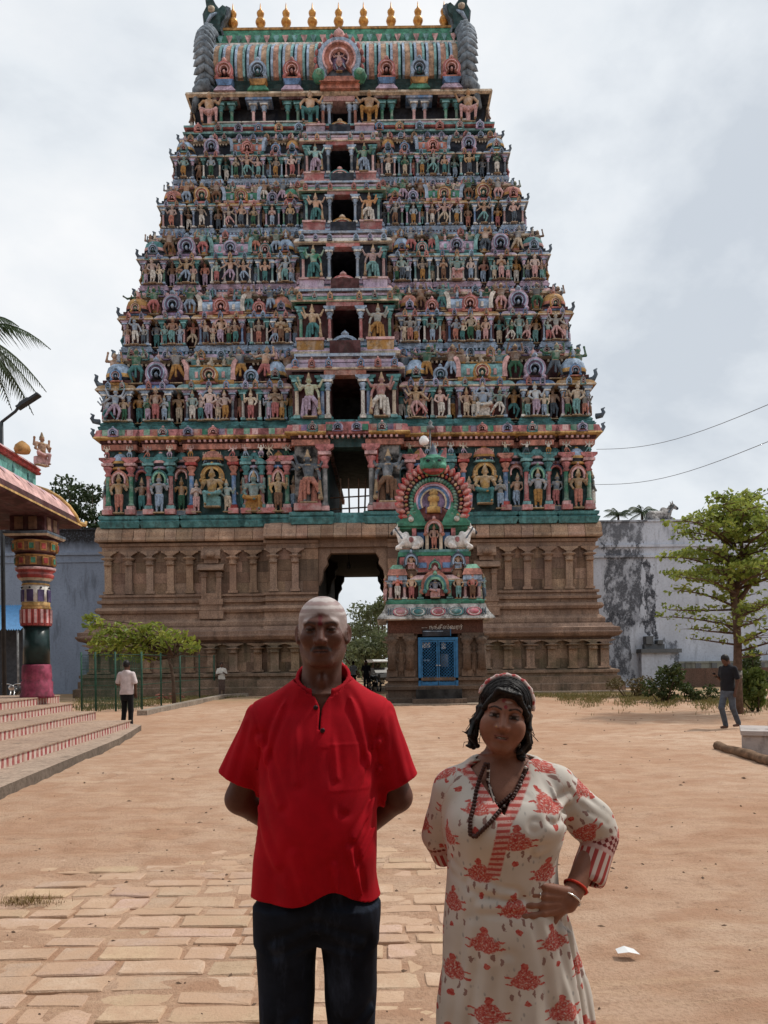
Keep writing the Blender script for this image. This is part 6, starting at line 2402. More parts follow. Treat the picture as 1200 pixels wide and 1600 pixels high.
for k in range(14):
    yy_ = RY - 1.3 - k * 0.85
    xx_ = RX - 0.795 + 0.6 * (RY - yy_) / (RY - 4.4)
    b = MB()
    b.lathe([(0.0, -0.11), (0.03, -0.04), (0.015, 0.0), (0.035, 0.05), (0.0, 0.12)], P('lteal'), 6, (xx_, yy_, ZE + 1.02))
    hpart(b, 'leaf_mark')
# seated figure on the roof corner, and an orange knob behind it
pz_ = at(66, 742, 19.4)
rfig = inst('seated_statue', FIG['sit'], None, (pz_.x, 19.4, ZE + 1.38), (1.0, 1.0, 1.0), rz=R(60), color=(0.34, 0.18, 0.10))
tag(rfig, 'seated painted figure with tall crown on the corner of the hall roof', 'statue')
b = MB()
b.lathe([(0.16, 0), (0.19, 0.08), (0.16, 0.18), (0.07, 0.26), (0, 0.30)], P('ochre'), 14)
kb = b.build('roof_knob', None, (at(35, 716, 18.3).x, 18.3, ZE + 1.38))
tag(kb, 'small orange rounded knob on the hall parapet beside the seated figure', 'ornament')
# street lamp above the hall roof
sl = empty('street_lamp', (at(2, 680, 21.5).x, 21.5, 0))
tag(sl, 'thin dark lamp post with slanting flat lamp head above the hall roof', 'street lamp')
b = MB()
m_ = simple('lamp_metal', (0.04, 0.045, 0.05), 0.5, 0.3)
zt_ = at(2, 660, 21.5).z
b.tube([(0, 0, 0), (0, 0, zt_)], 0.06, m_, 8)
b.build('post', sl)
b = MB()
e_ = at(60, 618, 21.5)
b.tube([(0, 0, zt_), (0.4, 0, zt_ + 0.3), (e_.x - sl.location.x - 0.5, 0, e_.z - 0.25)], 0.04, m_, 8)
b.build('arm', sl)
b = MB()
b.box(-0.36, 0.36, -0.12, 0.12, -0.035, 0.035, m_)
b.taper(-0.1, 0, 0.2, 0.1, 0.12, 0.06, 0.035, 0.10, m_)
b.build('lamp_head', sl, (e_.x - sl.location.x - 0.28, 0, e_.z - 0.16)).rotation_euler = (0, R(-32), 0)
# ------------------------------------------------------------------ compound walls
def wall_material(name, base, dark, band=None, stain=0.5, patch=None):
    t = NT(name)
    w = t.world()
    xyz = t.sep(w)
    n1 = t.noise(t.mapping(w, (0.55, 0.55, 0.30)), 1.3, 6, 0.65, 0.5)
    n2 = t.noise(t.mapping(w, (2.2, 2.2, 0.4)), 1.0, 5, 0.62)
    f = t.noise(w, 9, 5, 0.7)
    col = t.mix(t.ramp(n1, [(0.35, 0.0), (0.65, 1.0)]), base, tuple(c * 0.80 for c in base))
    col = t.mix(t.ramp(n2, [(0.56, 0.0), (0.70, stain)]), col, dark)
    if patch:
        for (x0, x1, z0, z1, k) in patch:
            wob = t.math('MULTIPLY', t.math('SUBTRACT', t.noise(t.mapping(w, (1.4, 1.4, 0.6)), 1.5, 9, 0.72), 0.5), 2.4)
            dx_ = t.math('SUBTRACT', (x1 - x0) / 2, t.math('ABSOLUTE', t.math('SUBTRACT', xyz[0], (x0 + x1) / 2)))
            dz_ = t.math('SUBTRACT', (z1 - z0) / 2, t.math('ABSOLUTE', t.math('SUBTRACT', xyz[2], (z0 + z1) / 2)))
            m = t.math('ADD', t.math('MINIMUM', dx_, dz_), wob)
            m = t.ramp(m, [(0.0, 0.0), (0.07, 1.0)])
            m = t.math('MULTIPLY', m, t.ramp(t.noise(t.mapping(w, (1, 1, 0.6)), 2.6, 8, 0.75), [(0.42, 0.2), (0.52, k)]))
            col = t.mix(m, col, dark)
    if band:
        wob = t.math('MULTIPLY', t.math('SUBTRACT', t.noise(t.mapping(w, (1, 1, 0.4)), 0.9, 5, 0.7), 0.5), 1.1)
        m = t.ramp(t.math('MULTIPLY', t.math('ADD', t.math('SUBTRACT', xyz[2], band), wob), 0.5), [(0.0, 0.0), (0.3, 1.0)])
        col = t.mix(m, col, dark)
    col = t.mix(t.ramp(f, [(0.36, 0.5), (0.5, 0.0)]), col, tuple(c * 0.55 for c in base))
    t.color(col)
    t.rough(0.9)
    t.bump(t.mix(0.5, n1, f), 0.5, 0.04)
    return t.m


WALL_Y = 44.0
zt_l = at(80, 826, WALL_Y).z
zt_r = at(1050, 812, WALL_Y).z
wl_m = wall_material('left_limewash_shaded', (0.25, 0.30, 0.39), (0.022, 0.022, 0.024), band=at(80, 868, WALL_Y).z + 0.2, stain=0.45)  # whitish limewash toned blue-grey, its shade put into the base colour
b = MB()
xl0, xl1 = -60.0, at(168, 900, WALL_Y).x + 0.5
b.box(xl0, xl1, WALL_Y, WALL_Y + 1.2, 0, zt_l - 0.12, wl_m)
b.box(xl0, xl1, WALL_Y - 0.08, WALL_Y + 1.3, zt_l - 0.12, zt_l, wl_m)
zz = at(80, 868, WALL_Y).z
b.box(xl0, xl1, WALL_Y - 0.10, WALL_Y, zz, zz + 0.16, wl_m)
b.box(xl0, xl1, WALL_Y - 0.06, WALL_Y, zz - 0.42, zz - 0.34, wl_m)
o = b.build('compound_wall')
tag(o, 'high blue-grey compound wall with blackened top left of the gateway tower', 'wall', 'compound walls beside the tower')
px2x = lambda p_: at(p_, 950, WALL_Y).x
wr_m = wall_material('right_limewash', (0.56, 0.61, 0.70), (0.045, 0.05, 0.062), stain=0.45,
                     patch=[(px2x(946), px2x(1006), 3.6, 8.0, 0.9), (px2x(930), px2x(1010), 8.3, 9.9, 0.8), (px2x(1004), px2x(1022), 3.0, 7.2, 1.0), (px2x(950), px2x(990), 0.4, 4.2, 0.9), (px2x(1040), px2x(1060), 1.2, 2.6, 0.8)])
b = MB()
xr0 = at(925, 900, WALL_Y).x - 0.5
b.box(xr0, 70, WALL_Y, WALL_Y + 1.2, 0, zt_r - 0.10, wr_m)
b.box(xr0, 70, WALL_Y - 0.08, WALL_Y + 1.3, zt_r - 0.10, zt_r, wr_m)
for p_, h_ in ((855, 0.14), (871, 0.12)):
    zz = at(1000, p_, WALL_Y).z
    b.box(xr0, 70, WALL_Y - 0.12, WALL_Y, zz, zz + h_, wr_m)
o = b.build('compound_wall')
tag(o, 'high stained whitewashed compound wall right of the gateway tower', 'wall', 'compound walls beside the tower')
# ruined ledge and pier against the right wall
lw = wall_material('ledge_limewash', (0.13, 0.14, 0.15), (0.022, 0.022, 0.024), stain=0.9)
b = MB()
x0_, x1_ = px2x(996), px2x(1053)
zl = at(1025, 1020, 43.4).z
b.box(x0_, x1_, 43.4, 44.0, 0, zl, wr_m)
b.box(x0_ - 0.1, x1_ + 0.1, 43.15, 44.0, zl, zl + 0.22, lw)
b.box(x0_ + 0.25, x1_ - 0.7, 43.6, 44.0, zl + 0.22, zl + 0.50, lw)
b.box(x0_ + 0.3, x0_ + 0.7, 43.45, 44.0, zl + 0.50, zl + 0.95, lw)
b.box(x0_ + 0.95, x0_ + 1.25, 43.45, 44.0, zl + 0.50, zl + 0.72, lw)
o = b.build('ruined_ledge')
tag(o, 'dark broken masonry ledge standing against the right wall', 'ledge')
b = MB()
gy = 42.6
gm_ = wall_material('grey_plaster', (0.22, 0.235, 0.21), (0.05, 0.052, 0.045), stain=0.6)
brk = stone('low_brick', (0.13, 0.075, 0.055), (0.19, 0.115, 0.085), (0.1, 0.07, 0.055), tint=False)
xa, xb = at(1062, 1040, gy).x, at(1260, 1040, gy).x
b.box(xa, xb, gy, gy + 0.3, 1.05, at(1090, 1036, gy).z, gm_)
b.box(xa - 0.05, xb, gy - 0.05, gy + 0.35, at(1090, 1036, gy).z, at(1090, 1036, gy).z + 0.1, gm_)
b.box(xa, xb, gy - 0.02, gy + 0.3, 0, 1.05, brk)
for k in range(9):
    xx = xa + (xb - xa) * k / 8
    b.box(xx, xx + 0.3, gy - 0.04, gy, 1.05, at(1090, 1036, gy).z, lw)
o = b.build('low_wall')
tag(o, 'low grey plastered wall with brick foot behind the tree', 'wall')
# bulls on the wall top
BULLG = BULL.copy()
BULLG.materials[0] = paint('bull_grey', (0.34, 0.33, 0.32), 0.7)
BULLG.materials[2] = BULLG.materials[0]
for k, (px_, s_) in enumerate(((1030, -1.25), (1196, -1.25))):
    o = inst('bull_statue', BULLG, None, (at(px_, 810, WALL_Y + 0.6).x, WALL_Y + 0.6, zt_r), (s_ * 0.85, 1.0, 1.05))
    tag(o, ['weathered bull statue on the right wall, next to the palm tops', 'weathered bull statue on the right wall at the picture edge'][k], 'statue', 'bull statues on the wall')
# overhead cables
cabm = simple('cable', (0.16, 0.16, 0.17), 0.6)
for k, (a, b_, lab) in enumerate((((932, 702, 44), (1215, 626, 26), 'upper of two thin cables running from the tower to the right'), ((930, 757, 44), (1215, 684, 26), 'lower of two thin cables running from the tower to the right'))):
    A, B = at(*a), at(*b_)
    pts = [A.lerp(B, t / 14) - Vector((0, 0, 0.5 * math.sin(PI * t / 14) - max(0, t - 14) * 0.06)) for t in range(33)]
    m2 = MB()
    m2.tube(pts, 0.013, cabm, 5)
    o = m2.build('cable')
    tag(o, lab, 'cable', 'overhead cables')

# kerbs
b = MB()
p0, p1 = ground(330, 1092), ground(1000, 1083)
ks = stone('kerb_stone', (0.30, 0.25, 0.2), (0.40, 0.34, 0.28), (0.22, 0.18, 0.15), tint=False)
A = [ground(222, 1118), ground(300, 1101), ground(352, 1090), ground(385, 1088)]
for i in range(3):
    d = (A[i + 1] - A[i])
    n = Vector((-d.y, d.x, 0)).normalized() * 0.16
    q = [A[i] - n, A[i] + n, A[i + 1] + n, A[i + 1] - n]
    b.add([(v.x, v.y, -0.05) for v in q] + [(v.x, v.y, 0.16) for v in q], [(3, 2, 1, 0), (4, 5, 6, 7), (0, 1, 5, 4), (1, 2, 6, 5), (2, 3, 7, 6), (3, 0, 4, 7)], ks)
o = b.build('bed_kerb')
tag(o, 'pale low kerb edging the fenced planting bed on the left', 'kerb')
b = MB()
b.box(at(820, 1084, 36.5).x, at(1000, 1084, 36.5).x, 36.3, 36.6, -0.05, 0.12, ks)
o = b.build('tower_kerb')
tag(o, 'pale straight kerb along the foot of the tower on the right', 'kerb')

# ------------------------------------------------------------------ vegetation
def tree(name, label, loc, trunk_pts, limbs, clumps, lmat, size, seed, cat='tree', group=None, flat=0.0, aspect=0.5, bark=BARK):
    t = empty(name, loc)
    tag(t, label, cat, group)
    b = MB()
    b.tube([p[:3] for p in trunk_pts], [p[3] for p in trunk_pts], bark, 10)
    b.build('trunk', t)
    if limbs:
        b = MB()
        for lb in limbs:
            b.tube([p[:3] for p in lb], [p[3] for p in lb], bark, 6)
        b.build('branches', t)
    link(bpy.data.objects.new('crown', leaves_mesh('crown', clumps, lmat, size, seed, flat, aspect)), t)
    return t


# almond tree with tiers of level branches on the right
LM1 = leaf_mat('almond_leaf', (0.20, 0.27, 0.045), (0.40, 0.44, 0.10), (0.14, 0.19, 0.035), 0.45)
ra = random.Random(12)
TYt = 21.6
tb_ = at(1153, 1118, TYt)
kz = lambda py: at(1153, py, TYt).z
tier_def = [(1002, 1.7, 4, 0.25), (985, 1.8, 5, 0.45), (962, 1.9, 6, 0.6), (940, 2.0, 7, 0.8), (918, 2.1, 7, 0.95), (896, 2.15, 7, 1.1), (876, 2.2, 7, 1.2), (856, 2.3, 7, 1.3), (836, 2.3, 7, 1.3), (818, 1.7, 7, 1.2), (802, 1.0, 6, 1.1), (790, 0.5, 4, 0.8)]
limbs, clumps = [], []
for (py_, reach, nb_, dens) in tier_def:
    z0_ = kz(py_ + 14)
    for k in range(nb_):
        a = 2 * PI * (k + ra.random() * 0.7) / nb_
        if ra.random() < 0.14:
            continue
        rch = reach * ra.uniform(0.6, 1.18)
        rise = ra.uniform(-0.08, 0.55)
        z0_ = kz(py_ + 14) + ra.uniform(-0.2, 0.2)
        pts = []
        for q in range(6):
            t_ = q / 5
            wob = ra.uniform(-0.08, 0.08)
            pts.append((math.cos(a + wob) * rch * t_, math.sin(a + wob) * rch * t_, z0_ + rise * math.sin(t_ * PI * 0.6) + 0.1 * t_ * t_, 0.030 * (1 - 0.8 * t_) * (1.0 if py_ > 850 else 0.8) + 0.006))
        limbs.append(pts)
        for q in range(1, 6):
            for j in range(4):
                p_ = pts[q]
                off = ra.uniform(-0.6, 0.6) * (0.35 + 0.6 * q / 5)
                ex = (p_[0] - math.sin(a) * off + ra.uniform(-.1, .1), p_[1] + math.cos(a) * off + ra.uniform(-.1, .1), p_[2] + ra.uniform(0.0, 0.14))
                if j:
                    limbs.append([(p_[0], p_[1], p_[2], 0.012), (*ex, 0.005)])
                clumps.append((ex, (0.20, 0.20, 0.09), int(ra.uniform(4, 9.5) * dens)))
tr_pts = [(0, 0, -0.1, 0.16), (0.0, 0, 0.8, 0.125), (0.02, 0, 2.0, 0.11), (-0.02, 0, kz(960), 0.10), (-0.10, 0.03, kz(915), 0.10), (-0.22, 0.05, kz(880), 0.07), (-0.3, 0.05, kz(840), 0.045), (-0.3, 0.05, kz(795), 0.015)]
limbs.append([(-0.03, 0, kz(930), 0.09), (0.08, 0.0, kz(900), 0.07), (0.16, 0.0, kz(860), 0.05), (0.2, 0, kz(815), 0.02)])
limbs.append([(-0.02, 0, kz(945), 0.09), (0.25, 0.0, kz(925), 0.06), (0.7, 0.0, kz(890), 0.04), (1.2, 0, kz(860), 0.02)])
tree('almond_tree', 'leafy young tree with level tiers of bright green leaves before the right wall', (tb_.x, TYt, 0), tr_pts, limbs, clumps, LM1, 0.135, 4, flat=0.40, aspect=0.62, bark=simple('bark_brown', (0.11, 0.07, 0.05), 0.9, var=0.4, scale=7))
b = MB()
b.lathe([(0.130, 0), (0.127, 0.22)], paint('trunk_white', (0.6, 0.58, 0.54), 0.75), 12, (tb_.x, TYt, 1.0))
o = b.build('paint_ring')
o.location = (-tb_.x, -TYt, 0)
o.parent = bpy.data.objects['almond_tree']

# small tree in the fenced bed on the left
LM2 = leaf_mat('young_leaf', (0.20, 0.27, 0.04), (0.38, 0.40, 0.08), (0.12, 0.17, 0.03), 0.4)
ra = random.Random(3)
BY = 30.0
bb = at(272, 1085, BY)
clumps, limbs = [], []
for (px_, py_, r_) in ((150, 975, .45), (165, 990, .6), (185, 1000, .7), (205, 1010, .7), (225, 995, .6), (245, 985, .6), (262, 1000, .5), (290, 1003, .45), (300, 1012, .4), (170, 1015, .55), (195, 1022, .6), (232, 1018, .6), (150, 1003, .5), (142, 965, .3), (255, 1015, .4), (215, 985, .55), (200, 1000, .6), (238, 1002, .6), (180, 985, .5), (220, 1022, .5), (275, 992, .45)):
    q = at(px_, py_, BY)
    c_ = (q.x - bb.x, ra.uniform(-0.5, 0.5), q.z)
    clumps.append((c_, (r_ * 1.1, r_ * 0.9, r_ * 0.62), int(105 * r_)))
    limbs.append([(0, 0, 1.9, 0.05), (c_[0] * 0.5, c_[1] * 0.5, c_[2] - 0.25, 0.03), (*c_, 0.01)])
tree('young_tree', 'low spreading young tree with yellow-green leaves in the fenced bed', (bb.x, BY, 0), [(0, 0, -0.1, 0.09), (-0.02, 0, 0.9, 0.07), (-0.1, 0, 1.5, 0.06), (-0.35, 0, 2.3, 0.04)], limbs, clumps, LM2, 0.24, 9, flat=0.35)
# fence of thin green posts with netting rails
fence = empty('bed_fence', (at(230, 1100, 29).x, 29, 0))
tag(fence, 'fence of thin green posts and wires round the planting bed left', 'fence')
gp = simple('fence_green', (0.022, 0.075, 0.05), 0.6)
fpts = [ground(128, 1112), ground(150, 1112), ground(181, 1112), ground(222, 1110), ground(252, 1104), ground(282, 1098), ground(312, 1092), ground(335, 1088)]
for q in fpts:
    b = MB()
    b.tube([(q.x - fence.location.x, q.y - 29, -0.05), (q.x - fence.location.x, q.y - 29, 2.05)], 0.035, gp, 6)
    b.build('post', fence)
for zz in (0.4, 0.9, 1.45, 1.95):
    b = MB()
    b.tube([(q.x - fence.location.x, q.y - 29, zz) for q in fpts], 0.012, gp, 5)
    b.build('rail', fence)
net = NT('green_net')
nn = net.n
tr = nn.new('ShaderNodeBsdfTransparent')
ms = nn.new('ShaderNodeMixShader')
br = nn.new('ShaderNodeTexBrick')
br.inputs['Scale'].default_value = 1.0
br.inputs['Mortar Size'].default_value = 0.006
br.inputs['Brick Width'].default_value = 0.05
br.inputs['Row Height'].default_value = 0.05
br.offset = 0.0
br.inputs['Color1'].default_value = br.inputs['Color2'].default_value = (0, 0, 0, 1)
br.inputs['Mortar'].default_value = (1, 1, 1, 1)
mpn = net.mapping(net.tc('Object'), (1, 1, 1), rot=(R(90), 0, 0))
net.l.new(mpn, br.inputs['Vector'])
net.color((0.02, 0.07, 0.045))
net.l.new(br.outputs['Color'], ms.inputs[0])
net.l.new(tr.outputs[0], ms.inputs[1])
net.l.new(net.b.outputs[0], ms.inputs[2])
net.l.new(ms.outputs[0], nn['Material Output'].inputs[0])
for i in range(3):
    a, c = fpts[i], fpts[i + 1]
    b = MB()
    b.add([(a.x - fence.location.x, a.y - 29, 0.05), (c.x - fence.location.x, c.y - 29, 0.05), (c.x - fence.location.x, c.y - 29, 1.9), (a.x - fence.location.x, a.y - 29, 1.9)], [(0, 1, 2, 3)], net.m)
    b.build('netting', fence)
# heap of bricks in the bed
heap = empty('brick_heap', (ground(262, 1094).x, ground(262, 1094).y, 0))
tag(heap, 'little heap of reddish broken bricks inside the fenced bed', 'heap')
ra = random.Random(8)
for k in range(16):
    b = MB()
    b.box(-0.11, 0.11, -0.05, 0.05, -0.035, 0.035, simple('brick_red', (0.24, 0.10, 0.07), 0.9))
    o = b.build('brick', heap, (ra.gauss(0, 0.28), ra.gauss(0, 0.2), 0.05 + 0.09 * (k % 3)))
    o.rotation_euler = (ra.uniform(-.5, .5), ra.uniform(-.5, .5), ra.uniform(0, 3))

# trees beyond the walls and the gate
LMD = leaf_mat('dark_leaf', (0.022, 0.045, 0.016), (0.055, 0.085, 0.028), (0.03, 0.05, 0.02), 0.2)
LMG = leaf_mat('mid_leaf', (0.11, 0.14, 0.06), (0.20, 0.23, 0.11), (0.14, 0.15, 0.09), 0.3)


def round_tree(name, label, px_, py_top, Y, rx, crown_h, mat, seed, n=2600, size=0.34, group='trees beyond the compound walls'):
    rr = random.Random(seed)
    base = at(px_, 1036, Y)
    zt_ = at(px_, py_top, Y).z
    zb_ = zt_ - crown_h
    clumps, limbs = [], []
    m = 15
    for k in range(m):
        a = rr.uniform(0, 2 * PI)
        r_ = rx * rr.uniform(0.1, 0.85)
        zz = zb_ + crown_h * rr.uniform(0.12, 0.92)
        sh = 1 - 0.5 * abs((zz - zb_) / crown_h - 0.45)
        c_ = (math.cos(a) * r_ * sh, math.sin(a) * r_ * sh, zz)
        cr_ = rx * rr.uniform(0.24, 0.42)
        clumps.append((c_, (cr_, cr_, cr_ * 0.7), int(n / m)))
        limbs.append([(0, 0, zb_ * 0.8, 0.14), (c_[0] * 0.5, c_[1] * 0.5, (zb_ + zz) / 2, 0.08), (*c_, 0.02)])
    return tree(name, label, (base.x, Y, 0), [(0, 0, -0.2, 0.30), (0.1, 0, zb_ * 0.5, 0.22), (0, 0, zb_ + crown_h * 0.5, 0.08)], limbs, clumps, mat, size, seed, group=group)


round_tree('broad_tree', 'dark leafy tree over the left wall, nearest the tower', 142, 752, 56, 3.0, 6.5, LMD, 31)
round_tree('broad_tree', 'dark leafy tree over the left wall, touching the hall eave', 108, 758, 58, 2.6, 6.0, LMD, 32)
round_tree('broad_tree', 'smaller dark tree over the left wall, mostly hidden by the hall eave', 86, 772, 55, 2.0, 5.0, LMD, 33)
round_tree('broad_tree', 'hazy green tree seen through the gate, beside the shrine', 590, 928, 74, 3.6, 8.0, LMG, 34, 3000)
round_tree('broad_tree', 'pale green tree seen through the gate, behind the man', 560, 958, 82, 4.2, 6.5, LMG, 35, 3000)
round_tree('broad_tree', 'low green tree deep in the gate opening', 520, 985, 90, 4.5, 6.0, LMG, 36, 2600)
round_tree('broad_tree', 'low dense tree at the gate opening foot, far behind', 575, 985, 66, 3.5, 4.5, LMG, 37, 2600)


def palm(name, label, px_, py_, Y, crown_r, mat, seed, nf=15, trunk_r=0.14, group='palm trees', up=0.5):
    rr = random.Random(seed)
    h_ = at(px_, py_, Y)
    t = empty(name, (h_.x, Y, 0))
    tag(t, label, 'palm tree', group)
    b = MB()
    b.tube([(0.3, 0, -0.1), (0.2, 0, h_.z * 0.5), (0, 0, h_.z)], [trunk_r * 1.3, trunk_r, trunk_r * 0.8], BARK, 8)
    b.build('trunk', t)
    for k in range(nf):
        a = 2 * PI * (k + rr.random() * 0.6) / nf
        el_ = rr.uniform(-0.1, 1.1) * up * 1.6
        L = crown_r * rr.uniform(0.8, 1.1)
        pts = []
        for q in range(9):
            t_ = q / 8
            pts.append(Vector((math.cos(a) * L * t_ * math.cos(el_ * 0.5), math.sin(a) * L * t_ * math.cos(el_ * 0.5), h_.z + L * (math.sin(el_) * t_ - 0.75 * t_ * t_))))
        m2 = MB()
        m2.tube(pts, [0.035 * (1 - 0.8 * q / 8) * crown_r / 2.5 + 0.006 for q in range(9)], mat, 5)
        side = Vector((-math.sin(a), math.cos(a), 0))
        for q in range(2, 33):
            t_ = q / 33
            i_ = min(7, int(t_ * 8))
            p_ = pts[i_].lerp(pts[i_ + 1], t_ * 8 - i_)
            d_ = (pts[i_ + 1] - pts[i_]).normalized()
            ll = crown_r * 0.26 * math.sin(PI * min(1, 0.18 + t_ * 0.86)) + 0.05
            for s in (-1, 1):
                tip = p_ + (side * s * 0.75 + d_ * 0.5 + Vector((0, 0, -0.55 - rr.uniform(0, 0.3)))) * ll
                w_ = d_ * 0.032 * crown_r / 2.5
                m2.add([p_ - w_, p_ + w_, tip], [(0, 1, 2)], mat)
        m2.build('frond', t, fix=False)
    return t


LMP = leaf_mat('palm_leaf', (0.035, 0.06, 0.022), (0.08, 0.11, 0.04), None, 0.2)
palm('coconut_palm', 'coconut palm whose drooping fronds hang into the left picture edge', -58, 520, 27, 3.0, LMP, 5, nf=22)
palm('far_palm', 'far palm top over the right wall, nearest the tower', 966, 806, 75, 1.9, LMP, 6, nf=13, up=1.0)
palm('far_palm', 'far palm top over the right wall, left of the bull', 1003, 802, 68, 2.0, LMP, 7, nf=13, up=1.0)

# bushes and grass
LMB = leaf_mat('bush_leaf', (0.035, 0.06, 0.018), (0.085, 0.115, 0.03), (0.05, 0.06, 0.02), 0.25)
LMB2 = leaf_mat('bush_leaf_bright', (0.07, 0.11, 0.022), (0.17, 0.21, 0.05), None, 0.3)


def bush(label, px_, py_base, w, h, mat, seed, n=900, size=0.16, name='bush'):
    rr = random.Random(seed)
    g = ground(px_, py_base)
    t = empty(name, (g.x, g.y, 0))
    tag(t, label, 'bush', 'bushes along the right wall')
    b = MB()
    cl = []
    for k in range(9):
        c_ = (rr.uniform(-w, w) * 0.7, rr.uniform(-0.4, 0.4), h * rr.uniform(0.25, 0.8))
        cl.append((c_, (w * 0.32, w * 0.32, h * 0.24), n // 9))
        b.tube([(c_[0] * 0.3, c_[1] * 0.3, 0), c_], [0.025, 0.008], BARK, 5)
    b.build('stems', t)
    link(bpy.data.objects.new('foliage', leaves_mesh('foliage', cl, mat, size, seed)), t)


bush('dark green bush at the foot of the right wall below the ledge', 1035, 1098, 0.9, 1.5, LMB, 41)
bush('brownish low bush between the tower foot and the dark bush', 985, 1090, 1.1, 1.0, leaf_mat('bush_dry', (0.10, 0.075, 0.03), (0.15, 0.12, 0.045), None, 0.2), 42, 700, 0.13)
bush('bright leafy bush at the right edge beside the walking man', 1185, 1112, 0.75, 1.35, LMB2, 43, 1100, 0.17)
bush('dark bush behind the tree trunk at the right edge', 1180, 1092, 1.0, 2.1, LMB, 44, 1200, 0.16)
bush('small green bush near the wall between ledge and tree', 1090, 1096, 0.8, 0.8, LMB, 45, 600, 0.13)
rs = np.random.RandomState(4)
gpts = []
for k in range(7000):
    px_ = rs.uniform(880, 1290)
    py_ = 1088 + abs(rs.normal(0, 9)) * (0.5 + 0.5 * math.sin(px_ * 0.05) ** 2) + max(0, px_ - 1050) * 0.05
    if math.sin(px_ * 0.11) + math.sin(px_ * 0.037 + 1) + rs.normal(0, 0.8) < -0.2 and px_ < 1100:
        continue
    g = ground(px_, py_)
    gpts.append((g.x, g.y, 0))
for k in range(3000):
    px_ = rs.uniform(120, 380)
    py_ = rs.uniform(1084, 1084 + 28 * (1 - (px_ - 120) / 280) + 3)
    g = ground(px_, py_)
    gpts.append((g.x, g.y, 0))
for k in range(1500):
    px_ = rs.uniform(760, 1000)
    g = ground(px_, rs.uniform(1083, 1091))
    gpts.append((g.x, g.y, 0))
go = link(bpy.data.objects.new('grass', blades('grass', gpts, 0.12, leaf_mat('dry_grass', (0.20, 0.165, 0.06), (0.20, 0.165, 0.06), (0.09, 0.11, 0.03), 0.2), per=3, spread=0.25, seed=3, wid=0.010)))
tag(go, 'patchy dry grass along the walls and planting beds', 'grass', kind='stuff')

# ------------------------------------------------------------------ shed, motorbike, stone block, logs, paper
shed = empty('blue_shed', (at(5, 1060, 34).x, 34, 0))
tag(shed, 'lean-to shed with blue corrugated roof behind the hall column', 'shed')
bs = simple('sheet_blue', (0.06, 0.21, 0.42), 0.45, var=0.15)
b = MB()
za, zb = at(20, 985, 34).z, at(20, 950, 34).z
X0, X1 = at(-90, 960, 34).x - shed.location.x, at(41, 960, 34).x - shed.location.x
n = 34
vs, fs = [], []
for i in range(n * 2 + 1):
    xx = X0 + (X1 - X0) * i / (n * 2)
    dz_ = 0.035 * (1 if i % 2 else -1)
    vs += [(xx, -0.6, za + dz_), (xx, 1.6, zb + 0.25 + dz_)]
for i in range(n * 2):
    fs.append((i * 2, i * 2 + 2, i * 2 + 3, i * 2 + 1))
b.add(vs, fs, bs)
b.build('roof_sheet', shed)
b = MB()
b.box(X0, X1 - 0.1, 1.5, 1.6, 0, zb, simple('shed_wall', (0.055, 0.06, 0.07), 0.9))
b.build('back_wall', shed)
for xx in (X0 + 0.2, (X0 + X1) / 2, X1 - 0.15):
    b = MB()
    b.tube([(xx, -0.5, 0), (xx, -0.5, za)], 0.05, P('stucco_grey'), 6)
    b.build('post', shed)


def wheel_mb(b, x, r, m1, m2):
    n = 20
    ring = [(x + math.cos(2 * PI * k / n) * r, 0, r + math.sin(2 * PI * k / n) * r) for k in range(n + 1)]
    b.tube(ring, 0.045, m1, 6)
    ring2 = [(x + math.cos(2 * PI * k / n) * (r - 0.05), 0, r + math.sin(2 * PI * k / n) * (r - 0.05)) for k in range(n + 1)]
    b.tube(ring2, 0.014, m2, 5)
    for k in range(6):
        a = 2 * PI * k / 6
        b.tube([(x, 0, r), (x + math.cos(a) * (r - 0.04), 0, r + math.sin(a) * (r - 0.04))], 0.011, m2, 4)


